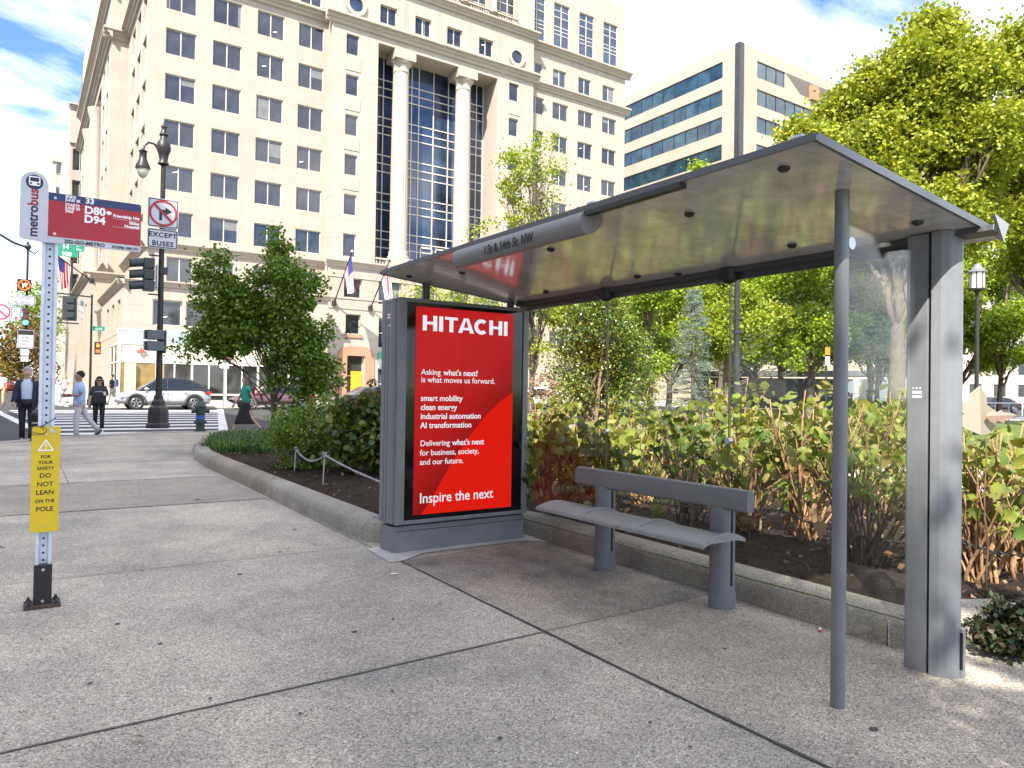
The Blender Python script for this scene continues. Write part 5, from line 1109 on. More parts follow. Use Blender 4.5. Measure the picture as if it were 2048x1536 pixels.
# litter on the mulch
Pm_ = []
while len(Pm_) < 5200:
    x, y = random.uniform(2.9, 11), random.uniform(2.1, 15)**1
    if random.random() < (1.2 if y < 7 else .5) and inside(np.array([x]), np.array([y]), SOIL)[0]: Pm_.append((x, y, gz(y)+.165+.025*(math.sin(x*1.7+y*.6)*.5+math.sin(x*.8-y*1.3+1)*.5)+.012))
tag(leaves('leaf_litter', np.array(Pm_[:1500]), .055, LEAF, L_dead, None, 1.2), 'scattered dead leaves over the dark mulch of the bed', 'leaf litter', kind='stuff')
CH = (np.array([(-.12, 0, 0), (.12, 0, 0), (.1, 1, .05), (-.1, 1, .05)]), np.array([(0, 1, 2), (0, 2, 3)]))
tag(leaves('bark_chips', np.array(Pm_[1500:]), .035, CH, leafmat('bark_chip', [(.035, .022, .015), (.06, .04, .028), (.02, .014, .011), (.11, .075, .05)], .9, .02), None, 1.0), 'dark shredded bark chips covering the planter soil', 'mulch', kind='stuff')
GP = [(random.uniform(5.5, 9), random.uniform(5, 11)) for _ in range(60)]
tag(blades('bed_grass', GP, .30, 12, leafmat('blade_bright', [(.12, .2, .02), (.16, .24, .03)], .5, .4)), 'bright grassy tufts among the stems behind the bench', 'grass', kind='stuff')
# ------------------------------------------------------------------ street furniture
def ground_at(u, v):
    d = _f+_r2*((u-1024)/1458)-_u2*((v-768)/1458); k = .0093; t_ = (-2.5*k-CAMZ)/(d.z-k*d.y); return CAMP+d*t_
LX, LY = 3.567, 24.694; LZ = gz(LY)
M_lamp = mat('frosted_lamp_glass', (.62, .60, .52), .25, var=.05, spec=.6)
lp = thing('street_lamp', 'dark ornate street lamp post with one hanging lantern at the crossing', 'street lamp', (LX, LY, LZ))
MB().at(LX, LY, LZ).lathe([(.34, 0), (.34, .12), (.30, .16), (.29, .5), (.27, .62), (.20, .70), (.19, .82), (.14, .88), (.13, 1.0)], 8).build('base', M_bronze, lp)
MB().at(LX, LY, LZ).lathe([(.098, .95), (.085, 3.5), (.068, 8.15)], 16).build('pole', M_bronze, lp, smooth=True)
MB().at(LX, LY, LZ).lathe([(.085, 8.1), (.17, 8.15), (.12, 8.25), (.15, 8.45), (.21, 8.6), (.19, 8.8), (.12, 8.9), (.10, 9.0), (.14, 9.05), (.09, 9.15), (.07, 9.25), (.09, 9.3), (.03, 9.42), (.01, 9.5)], 14).build('finial', M_bronze, lp, smooth=True)
MB().tube([(LX-.1, LY, LZ+8.5), (LX-.25, LY, LZ+8.72), (LX-.42, LY, LZ+8.74), (LX-.54, LY, LZ+8.62), (LX-.57, LY, LZ+8.48)], .035, 8).build('arm', M_bronze, lp, smooth=True)
ln_ = MB().at(LX-.57, LY, LZ+7.7).lathe([(.03, .82), (.09, .76), (.13, .74), (.10, .70), (.11, .5), (.17, .36), (.21, .26), (.21, .2), (.17, .2)], 16).build('lantern', M_bronze, lp, smooth=True)
MB().at(LX-.57, LY, LZ+7.7).lathe([(.165, .21), (.16, .1), (.12, 0), (.06, -.06), (.01, -.08)], 16).build('globe', M_lamp, ln_, smooth=True)
# signs on the lamp
def sign_plate(name, label, x0, x1, z0, z1, y, cat='sign', group=None, rr=.06):
    s_ = thing(name, label, cat, ((x0+x1)/2, y, (z0+z1)/2), group)
    p = MB().prism(rrect(x0, x1, z0, z1, rr), 'y', y, y+.02).build('plate', M_signwhite, s_)
    b1 = MB(); o = rrect(x0+.02, x1-.02, z0+.02, z1-.02, rr*.8); i_ = rrect(x0+.045, x1-.045, z0+.045, z1-.045, rr*.7); k = len(o)
    b1.add([(a, y-.004, b) for a, b in o]+[(a, y-.004, b) for a, b in i_], [(j, (j+1) % k, k+(j+1) % k, k+j) for j in range(k)]); b1.build('border', M_ink, s_, fix=False)
    return s_, p
def ring(mb, cx, cz, r0, r1, y, n=40):
    mb.add([(cx+r0*math.cos(2*math.pi*i/n), y, cz+r0*math.sin(2*math.pi*i/n)) for i in range(n)]+[(cx+r1*math.cos(2*math.pi*i/n), y, cz+r1*math.sin(2*math.pi*i/n)) for i in range(n)], [(i, (i+1) % n, n+(i+1) % n, n+i) for i in range(n)])
def no_turn(s_, cx, cz, r_, y, circ=None, arr=None):
    a = MB(); a.prism([(cx-.28*r_, cz-.55*r_), (cx-.08*r_, cz-.55*r_), (cx-.08*r_, cz+.05*r_), (cx+.15*r_, cz+.05*r_), (cx+.15*r_, cz-.12*r_), (cx+.62*r_, cz+.18*r_), (cx+.15*r_, cz+.48*r_), (cx+.15*r_, cz+.27*r_), (cx-.28*r_, cz+.27*r_)], 'y', y-.008, y-.004); a.build('arrow', arr or M_ink, s_)
    c = MB(); ring(c, cx, cz, r_, r_*.84, y-.011); q = r_*.92*.707; w_2 = .065*r_
    c.add([(cx-q-w_2, y-.013, cz+q-w_2), (cx-q+w_2, y-.013, cz+q+w_2), (cx+q+w_2, y-.013, cz-q+w_2), (cx+q-w_2, y-.013, cz-q-w_2)], [(0, 1, 2, 3)]); c.build('prohibition_ring', circ or mat('prohibition_red', (.38, .012, .02), .45), s_, fix=False)
SY = LY-.15
s1, _ = sign_plate('traffic_sign', 'square no right turn sign with red slashed circle on the lamp post', 3.14, 4.0, 6.36, 7.25, SY); no_turn(s1, 3.57, 6.805, .40, SY)
s2, _ = sign_plate('traffic_sign', 'except buses plate directly under the slashed circle on the lamp post', 3.14, 4.0, 5.72, 6.31, SY)
t = xz(MB(), SY-.005); t.text('EXCEPT', 3.57, 6.065, .205, 'CENTER', xs=1.0, spacing=1.12, bold=.006); t.text('BUSES', 3.57, 5.80, .205, 'CENTER', xs=1.0, spacing=1.12, bold=.006); t.build('lettering', M_ink, s2)
for s_, zz in ((s1, 6.8), (s2, 6.0)): MB().box(LX-.13, LX+.13, SY+.02, SY+.06, zz-.03, zz+.03).build('bracket', M_dkmetal, s_)
# vehicle signal seen from the side, on the lamp
M_sig = mat('signal_housing', (.028, .038, .036), .42)
sg = thing('traffic_light', 'three visor traffic light seen from its side on the ornate lamp post', 'traffic light', (LX-.5, LY, LZ+4.8))
hs = MB(); cols_ = [(.4, .02, .02), (.4, .2, .02), (.02, .3, .15)]
for i, zz in enumerate((5.24, 4.9, 4.56)):
    hs.box(LX-.50, LX-.20, LY-.17, LY+.17, LZ+zz-.37, LZ+zz-.05)
hs.build('housing', M_sig, sg, bevel=.02)
for i, zz in enumerate((5.24, 4.9, 4.56)):
    c_ = V3((LX-.50, LY, LZ+zz-.2)); vs = []; n = 14
    for j in range(n+1):
        a = R(-40+260*j/n); 
        for (dx, rr) in ((0, .15), (-.42 if 60 < -40+260*j/n < 120 else -.36, .15)): vs.append((c_.x+dx, c_.y+rr*math.cos(a), c_.z+rr*math.sin(a)+(dx*.18)))
    MB().add(vs, [(2*j, 2*j+1, 2*j+3, 2*j+2) for j in range(n)]).build('visor', M_sig, sg, smooth='all')
    MB().tube([c_+V3((-.002, 0, 0)), c_+V3((-.03, 0, 0))], .13, 14).build('lens', flat('lens%d' % i, mul(cols_[i], .3), .2), sg)
br = MB()
for zz in (5.3, 4.1): br.tube([(LX-.35, LY, LZ+zz), (LX, LY, LZ+zz)], .025, 6)
br.box(LX-.04+.0, LX+.16, LY-.13, LY+.13, LZ+4.75, LZ+4.95); br.build('mounting_arm', M_dkmetal, sg)
MB().box(LX-.15, LX-.12, LY-.25, LY+.1, LZ+4.3, LZ+5.0).build('sign_edge', M_signwhite, sg)
pdx = thing('pedestrian_signal', 'grey two box pedestrian signal seen from its side low on the lamp post', 'pedestrian signal', (LX, LY-.2, LZ+2.7))
for zz in (2.70, 2.36): 
    hb_ = MB().box(LX-.40, LX+.06, LY-.40, LY-.11, LZ+zz, LZ+zz+.29).build('housing', mat('signal_grey', (.10, .12, .13), .45), pdx, bevel=.015); MB().box(LX-.47, LX-.401, LY-.38, LY-.13, LZ+zz+.01, LZ+zz+.28).build('visor', M_black, hb_)
MB().box(LX+.061, LX+.14, LY-.34, LY-.09, LZ+2.3, LZ+3.0).build('bracket', M_sig, pdx, bevel=.02)
# hydrant
hx, hy = 4.568, 23.9-1.1; hz = gz(hy); hy_p = ground_at(396, 858); hx, hy, hz = hy_p.x, min(hy_p.y, 22.8), gz(min(hy_p.y, 22.8))
hx = hy_p.x-.15
hd_ = thing('fire_hydrant', 'dark green fire hydrant with a blue band beside the crossing', 'fire hydrant', (hx, hy, hz)); M_hyd = mat('hydrant_green', (.018, .04, .035), .45, var=.2)
MB().at(hx, hy, hz).lathe([(.17, 0), (.17, .04), (.125, .05), (.12, .22)], 16).build('base', M_hyd, hd_, smooth=True)
MB().at(hx, hy, hz).lathe([(.16, .22), (.18, .24), (.18, .29), (.13, .30), (.125, .36)], 16).build('flange', M_hyd, hd_, smooth=True)
MB().at(hx, hy, hz).lathe([(.13, .36), (.13, .47)], 16).build('band', mat('band_blue', (.02, .10, .42), .45), hd_, smooth=True)
MB().at(hx, hy, hz).lathe([(.125, .47), (.125, .68), (.17, .70), (.17, .73), (.15, .76), (.12, .84), (.06, .89), (.045, .90), (.045, .96), (.01, .97)], 16).build('bonnet', M_hyd, hd_, smooth=True)
for d in ((1, 0), (-1, 0), (0, -1)):
    MB().tube([(hx+d[0]*.1, hy+d[1]*.1, hz+.60), (hx+d[0]*.21, hy+d[1]*.21, hz+.60)], .062, 10).tube([(hx+d[0]*.2, hy+d[1]*.2, hz+.60), (hx+d[0]*.24, hy+d[1]*.24, hz+.60)], .075, 8).build('outlet_cap', M_hyd, hd_, smooth=True)
# bollard
bo = thing('bollard', 'black bollard at the kerb behind the bus stop post', 'bollard', (.36, 20.3, gz(20.3)))
MB().at(.36, 20.3, gz(20.3)).lathe([(.13, 0), (.13, .06), (.10, .10), (.095, .55), (.12, .58), (.12, .64), (.10, .68), (.04, .74), (.01, .75)], 14).build('post', M_black, bo, smooth=True)
MB().at(.36, 20.3, gz(20.3)).lathe([(.1, .4), (.101, .44)], 14).build('band', mat('band_grey', (.3, .3, .3), .5), bo)
# planter stakes and chain
stk = []
def stake(i, x, y, z, label, m):
    z0 = gz(y)+.12; t = thing('chain_stake', label, 'stake', (x, y, z0), 'metal stakes carrying the planter chain')
    MB().tube([(x, y, z0), (x+.02, y, z)], .0085, 8).build('rod', m, t, smooth=True)
    MB().tube([(x+.02+.022*math.sin(a), y, z+.022-.022*math.cos(a)) for a in [R(24*k) for k in range(15)]]+[(x+.05, y-.01, z-.005), (x+.075, y-.01, z+.005)], .006, 6).build('eye', m, t, smooth=True); stk.append(V3((x+.02, y, z+.01)))
M_stk = mat('stake_steel', (.42, .43, .44), .4, .6, var=.2, scale=20)
def hgt(x, y, v):
    lo, hi = 0, 3
    for _ in range(40):
        m_ = (lo+hi)/2; q = V3((x, y, m_))-CAMP; vv = 768-1458*(q.dot(_u2))/q.dot(_f)
        if vv > v: lo = m_
        else: hi = m_
    return lo
for i, (x, y, v, l_, m) in enumerate(((3.346, 9.377, 912, 'bright steel stake with a looped eye nearest the kiosk', M_stk), (3.394, 10.736, 900, 'second steel stake with an open eye beyond the nearest stake', M_stk), (3.465, 12.621, 880, 'third thin dark stake beside the grassy clumps', M_dkmetal), (3.62, 17.2, 868, 'short dark stake at the far end of the grassy clumps', M_dkmetal))): stake(i, x, y, hgt(x, y, v), l_, m)
def chain(a, b, sag, label, m=M_stk):
    a, b = V3(a), V3(b); n = int((b-a).length*1.06/.034); mb = MB(); P = [a.lerp(b, i/n)+V3((0, 0, -4*sag*(i/n)*(1-i/n))) for i in range(n+1)]
    for i in range(n):
        c = (P[i]+P[i+1])/2; d = (P[i+1]-P[i]).normalized(); s_ = d.cross(V3((0, 0, 1))).normalized(); u_ = s_.cross(d); w_2 = s_ if i % 2 else u_
        mb.tube([c+d*(.024*math.cos(R(k*45)))+w_2*(.012*math.sin(R(k*45))) for k in range(9)], .004, 5, caps=False)
    tag(mb.build('chain', m, None, smooth='all', fix=False), label, 'chain', 'chains round the planter')
chain(stk[0], (3.62, 6.95, .33), .05, 'steel chain from the nearest stake down behind the kiosk'); chain(stk[0], stk[1], .12, 'steel chain sagging between the two nearest stakes'); chain(stk[1], stk[2], .16, 'chain sagging between second and third stake', M_dkmetal); chain(stk[2], stk[3], .25, 'dark chain sagging over the grassy clumps', M_dkmetal)
p1_ = px(1925, 1082, 5.0); p2_ = px(2060, 1110, 4.7); p0_ = px(1560, 1020, 6.1); p3_ = px(1080, 950, 7.2)
chain(p0_, p1_, .10, 'dark chain low behind the right glass pane', M_dkmetal); chain(p1_, p2_, .03, 'dark chain across the orange stems right of the column', M_dkmetal); chain(p3_, p0_, .10, 'dark chain low behind the bench', M_dkmetal)

# far signals and signs across the cross street
def pole(name, label, x, y, z1, r_=.07, m=M_bronze, cat='pole'):
    t = thing(name, label, cat, (x, y, gz(y))); MB().tube([(x, y, gz(y)-.1), (x, y, z1)], [r_*1.2, r_*.8], 10).build('shaft', m, t, smooth=True); MB().at(x, y, gz(y)).lathe([(r_*2.4, 0), (r_*2.4, .3), (r_*1.5, .5), (r_*1.2, .7)], 10).build('base', m, t); return t
pA = pole('mast_pole', 'far signal pole with a curved lamp arm behind the bus stop flag', .25, 46.0, 9.0)
MB().tube([(.25, 46, 8.7), (-.4, 46, 8.9), (-1.4, 46, 9.5), (-2.6, 46, 9.9)], .06, 8).build('lamp_arm', M_bronze, pA, smooth=True); MB().sphere((.25, 46, 8.75), .16).tube([(.25, 46, 8.6), (.55, 46, 8.4), (.7, 46, 8.6)], .04, 6).build('ornament', M_bronze, pA, smooth=True)
Y4 = 45.7
led = thing('electronic_sign', 'black electronic sign with a lit orange ring and white turn arrow', 'electronic sign', (.12, Y4, 6.7)); MB().box(-.19, .44, Y4, Y4+.12, 6.38, 7.0).build('case', M_black, led)
no_turn(led, .125, 6.69, .27, Y4, m_emit('led_orange', (1, .12, .02), 1.2), m_emit('led_white', (1, 1, .95), 1.0))
s3, _ = sign_plate('traffic_sign', 'except buses plate below the lit electronic sign across the street', -.21, .62, 5.66, 6.14, Y4); t = xz(MB(), Y4-.005); t.text('EXCEPT', .2, 5.95, .15, 'CENTER'); t.text('BUSES', .2, 5.74, .15, 'CENTER'); t.build('lettering', M_ink, s3)
s4, _ = sign_plate('traffic_sign', 'no turn on red sign with a red dot beside the far traffic light', -.42, .02, 4.86, 5.52, Y4); t = xz(MB(), Y4-.005)
for i, w_3 in enumerate(('NO', 'TURN', 'ON RED')): t.text(w_3, -.2, 5.36-i*.13, .105, 'CENTER')
t.build('lettering', M_ink, s4); MB().tube([(-.2, Y4-.006, 4.97), (-.2, Y4-.001, 4.97)], .06, 14).build('red_dot', mat('dot_red', (.6, .01, .03), .5), s4)
s5, _ = sign_plate('traffic_sign', 'square sign with a big red circle cut by the left picture edge', -1.25, -.43, 4.72, 5.72, Y4); c_ = MB(); ring(c_, -.84, 5.22, .40, .33, Y4-.008); c_.add([(-1.09, Y4-.009, 5.52), (-1.15, Y4-.009, 5.46), (-.59, Y4-.009, 4.92), (-.53, Y4-.009, 4.98)], [(0, 1, 2, 3)]); c_.build('prohibition_ring', mat('ring_red', (.6, .02, .08), .5), s5, fix=False)
s6, _ = sign_plate('traffic_sign', 'white buses only sign with a dark heading under the far traffic light', -.12, .60, 3.40, 4.36, Y4); MB().box(-.1, .58, Y4-.008, Y4-.005, 4.10, 4.34).build('heading', M_ink, s6); t = xz(MB(), Y4-.006)
for i, w_3 in enumerate(('BUSES', 'BIKES', 'ONLY')): t.text(w_3, .24, 3.92-i*.18, .13, 'CENTER')
t.build('lettering', M_ink, s6)
tl = thing('traffic_light', 'far traffic light showing green beside the no turn on red sign', 'traffic light', (.22, Y4, 5.0)); MB().box(.08, .36, Y4, Y4+.2, 4.58, 5.50).build('housing', M_sig, tl, bevel=.02)
for i, (zz, m) in enumerate(((5.35, flat('lens_red_off', (.10, .012, .012), .2)), (5.05, flat('lens_amber_off', (.10, .03, .01), .2)), (4.74, m_emit('lens_green_lit', (.05, 1, .55), 2.2)))): MB().tube([(.22, Y4-.03, zz), (.22, Y4-.002, zz)], .115, 16).build('lens', m, tl)
cb = thing('control_box', 'pair of pale grey boxes stacked on the far signal pole', 'control box', (.2, Y4, 3)); MB().box(.02, .4, Y4, Y4+.2, 3.02, 3.36).build('box', mat('box_grey', (.4, .42, .42), .5), cb); MB().box(.04, .38, Y4, Y4+.2, 2.7, 2.98).build('box', mat('box_grey', (.4, .42, .42), .5), cb)
pB = pole('mast_pole', 'slim dark far pole left of the corner shop front', 3.22, 46.0, 6.5, .06)
s7 = thing('street_name_sign', 'small green street name sign on the slim far pole', 'street sign', (3.6, 45.9, 4.6)); MB().box(3.28, 3.86, 45.9, 45.93, 4.52, 4.76).build('plate', mat('street_green', (.01, .22, .13), .45), s7); t = xz(MB(), 45.895); t.text('14 ST', 3.40, 4.57, .15); t.build('lettering', M_white, s7)
ph = thing('pedestrian_signal', 'lit pedestrian signal with an orange hand and countdown on the slim far pole', 'pedestrian signal', (3.55, 45.8, 3.6)); MB().box(3.38, 3.68, 45.8, 45.98, 3.22, 3.9).build('housing', M_black, ph); em_o = m_emit('signal_orange', (1, .16, .02), 1.6)
hm = MB()
for k in range(4): hm.box(3.47+k*.032, 3.49+k*.032, 45.79, 45.799, 3.72, 3.83-.01*abs(k-1.5))
hm.box(3.465, 3.59, 45.79, 45.799, 3.62, 3.72); hm.add([(3.59, 45.79, 3.64), (3.64, 45.79, 3.74), (3.62, 45.79, 3.76), (3.58, 45.79, 3.70)], [(0, 1, 2, 3)]); hm.build('hand_symbol', em_o, ph)
dg_ = MB()
for x0_ in (3.45, 3.55):
    for (a, b, c, d) in ((0, .015, 0, .2), (.055, .07, 0, .2), (0, .07, .09, .11)): dg_.box(x0_+a, x0_+b, 45.79, 45.799, 3.30+c, 3.30+d)
dg_.build('countdown', em_o, ph)
# signal head seen from behind with its dark backplate, hung on a mast arm
tb = thing('traffic_light', 'large dark backplate of a traffic light seen from behind right of the bus post', 'traffic light', (2.2, 45.4, 5.6))
MB().box(1.82, 2.5, 45.4, 45.44, 4.95, 6.25).build('backplate', mat('backplate_black', (.03, .035, .04), .5), tb)
for zz in (5.1, 5.5, 5.9): MB().box(2.0, 2.35, 45.3, 45.399, zz, zz+.3).build('housing', M_sig, tb, bevel=.02)
for k in range(3): MB().prism([(2.55, 5.15+k*.36), (2.8, 5.05+k*.36), (2.8, 5.3+k*.36), (2.55, 5.42+k*.36)], 'y', 45.4, 45.6).build('visor', mat('visor_pale', (.3, .33, .34), .4), tb)
MB().tube([(1.0, 45.6, 6.42), (3.2, 46.0, 6.36)], .04, 8).tube([(1.2, 45.6, 4.84), (2.6, 45.5, 4.82)], .035, 8).tube([(2.16, 45.5, 6.25), (2.16, 45.55, 6.45)], .05, 6).build('mounting_arm', M_dkmetal, tb)
s8 = thing('street_name_sign', 'green 14 ST NW 900 street name sign half hidden by the bus post', 'street sign', (2.2, 44.8, 8.6))
MB().box(1.55, 2.74, 44.8, 44.84, 8.60, 8.98).box(1.55, 2.45, 44.8, 44.84, 8.26, 8.59).build('plate', mat('street_green', (.01, .22, .13), .45), s8); t = xz(MB(), 44.795); t.text('14', 1.72, 8.66, .32, bold=.006); t.text('ST', 2.36, 8.82, .14); t.text('NW', 2.36, 8.65, .13); t.text('900', 1.72, 8.30, .30, bold=.003); t.build('lettering', M_white, s8)
MB().tube([(2.2, 44.9, 8.2), (2.2, 44.95, 6.5)], .05, 8).build('hanger', M_dkmetal, s8)
# parking sign by the shop front
pk = thing('parking_sign', 'small red and white parking sign on a thin post before the shop front', 'sign', (*gnd(447, 41.5), gz(45))); q_ = V3(pk.location)
MB().tube([q_, q_+V3((0, 0, 3.0))], .04, 8).build('post', M_chrome, pk); MB().box(q_.x-.26, q_.x+.26, q_.y-.06, q_.y-.04, q_.z+2.2, q_.z+2.95).build('plate', M_signwhite, pk); MB().box(q_.x-.22, q_.x+.22, q_.y-.066, q_.y-.061, q_.z+2.7, q_.z+2.92).build('red_panel', mat('ring_red', (.6, .02, .08), .5), pk)
# flags on the far left
flag('flag', 'small stars and stripes hanging near the far trees left of the bus post', (5.0, 72, 10.5), (2.35, 70.5, 12.2), True, .9)

# park lamp, park pole, pavilion, fence
pl_x, pl_y = gnd(1953, 26); z0 = gz(pl_y); kl = thing('park_lamp', 'park lamp post with a white cylindrical lantern and conical cap', 'lamp post', (pl_x, pl_y, z0)); zt = hgt(pl_x, pl_y, 575) if False else None
def hz_(x, y, v):
    lo, hi = -2, 60
    for _ in range(50):
        m_ = (lo+hi)/2; q = V3((x, y, m_))-CAMP
        if 768-1458*(q.dot(_u2))/q.dot(_f) > v: lo = m_
        else: hi = m_
    return lo
zb, zl, zc = hz_(pl_x, pl_y, 578), hz_(pl_x, pl_y, 545), hz_(pl_x, pl_y, 531)
MB().tube([(pl_x, pl_y, z0), (pl_x, pl_y, z0+.9), (pl_x, pl_y, zb)], [.11, .075, .06], 12).build('pole', M_bronze, kl, smooth=True)
MB().lathe([(.24, 0), (.24, zl-zb)], 16, (pl_x, pl_y, zb)).build('diffuser', mat('lamp_white', (.7, .68, .66), .4, var=.03), kl, smooth=True)
fm = MB().lathe([(.05, -.2), (.12, -.08), (.29, -.04), (.29, .02)], 16, (pl_x, pl_y, zb))
for k in range(8): fm.box(pl_x+.245*math.cos(R(45*k+20))-.015, pl_x+.245*math.cos(R(45*k+20))+.015, pl_y+.245*math.sin(R(45*k+20))-.015, pl_y+.245*math.sin(R(45*k+20))+.015, zb, zl)
fm.build('frame', M_bronze, kl); MB().lathe([(.31, 0), (.31, .04), (.22, .1), (.13, .22), (.12, .28), (.01, .34)], 16, (pl_x, pl_y, zl)).build('cap', mat('cap_grey', (.16, .16, .17), .4), kl, smooth=True)
qx, qy = gnd(1472, 19); pp = thing('park_pole', 'plain dark pole seen through the glass at the middle joint', 'pole', (qx, qy, gz(qy))); MB().tube([(qx, qy, gz(qy)), (qx, qy, 6)], .075, 12).build('shaft', M_dkmetal, pp, smooth=True); MB().tube([(qx-.09, qy, 3.45), (qx+.13, qy-.05, 3.45)], .06, 8).tube([(qx-.09, qy, 3.1), (qx+.13, qy-.05, 3.1)], .06, 8).build('clamp', M_dkmetal, pp)
qx, qy = gnd(1652, 24); pn = thing('park_sign', 'small orange sign above a white one on a thin park post', 'sign', (qx, qy, gz(qy))); MB().tube([(qx, qy, gz(qy)), (qx, qy, 3.2)], .03, 8).build('post', M_dkmetal, pn); MB().box(qx-.13, qx+.13, qy-.05, qy-.035, 2.85, 3.1).build('plate', mat('sign_orange', (.65, .22, .02), .5), pn); MB().box(qx-.12, qx+.12, qy-.05, qy-.035, 2.5, 2.8).build('plate', M_signwhite, pn)
c0 = px(1405, 752, 62); c1 = px(1830, 752, 62); pv = thing('park_pavilion', 'long low dark roofed park pavilion beyond the hydrangeas', 'pavilion', (c0.x, c0.y, gz(c0.y)))
dv = (c1-c0); dv.z = 0; nn = V3((-dv.y, dv.x, 0)).normalized(); m = MB(); zr = c0.z
m.add([tuple(p) for p in (c0, c1, c1+nn*4, c0+nn*4, c0+V3((0, 0, .45)), c1+V3((0, 0, .45)), c1+nn*4+V3((0, 0, .45)), c0+nn*4+V3((0, 0, .45)))], [(0, 3, 2, 1), (4, 5, 6, 7), (0, 1, 5, 4), (1, 2, 6, 5), (2, 3, 7, 6), (3, 0, 4, 7)]); m.build('roof', mat('pavilion_grey', (.10, .105, .11), .5), pv)
for k in range(7): p = c0+dv*(k/6)+nn*.5; MB().tube([(p.x, p.y, .3), (p.x, p.y, zr)], .09, 8).build('post', M_dkmetal, pv)
w0 = c0+nn*3.5; w1 = c1+nn*3.5; MB().add([(w0.x, w0.y, .4), (w1.x, w1.y, .4), (w1.x, w1.y, zr), (w0.x, w0.y, zr)], [(0, 1, 2, 3)]).build('rear_wall', mat('pavilion_wall', (.12, .13, .12), .3), pv)
f0 = px(1900, 806, 40); f1 = px(2120, 806, 46); fe = thing('low_fence', 'low white park railing beyond the lawn at the right', 'fence', (f0.x, f0.y, gz(f0.y)))
m = MB().tube([f0, f1], .035, 6); m.build('rail', M_signwhite, fe)
for k in range(9): p = f0.lerp(f1, k/8); MB().tube([(p.x, p.y, gz(p.y)), p], .03, 6).build('post', M_signwhite, fe)
# background blocks beyond the park
def block(label, u0, u1, v, D, m, D1=None):
    a = px(u0, v, D); b = px(u1, v, D1 or D); t = thing('apartment_block', label, 'building', ((a.x+b.x)/2, (a.y+b.y)/2, .6), 'buildings beyond the park'); dv = V3((b.x-a.x, b.y-a.y, 0)); ln = dv.length; dv.normalize(); n_ = V3((-dv.y, dv.x, 0)); z1 = a.z
    H_ = []; nx = int(ln/4); 
    for i in range(nx):
        for j in range(int((z1-2)/3.6)): H_.append((i*4+1, i*4+3, 2+j*3.6, 4+j*3.6))
    P_ = lambda u, vv, d: tuple(V3((a.x, a.y, 0))+dv*u+n_*d+V3((0, 0, vv)))
    w_ = MB(); facade(w_, 0, ln, .3, z1, H_, P_, .3); w_.quad(P_(0, z1, 0), P_(ln, z1, 0), P_(ln, z1, 15), P_(0, z1, 15)); w_.quad(P_(0, .3, 0), P_(0, z1, 0), P_(0, z1, 15), P_(0, .3, 15)); w_.build('wall', m, t, fix=False)
    for h in H_[:95]: MB().quad(P_(h[0], h[2], .28), P_(h[1], h[2], .28), P_(h[1], h[3], .28), P_(h[0], h[3], .28)).build('window', M_pane, t, fix=False)
block('pale block glimpsed between the park trees right of the middle joint', 1500, 1830, 560, 120, M_stone2)
block('pale block glimpsed behind the trees at the right picture edge', 1880, 2250, 520, 120, M_stone)

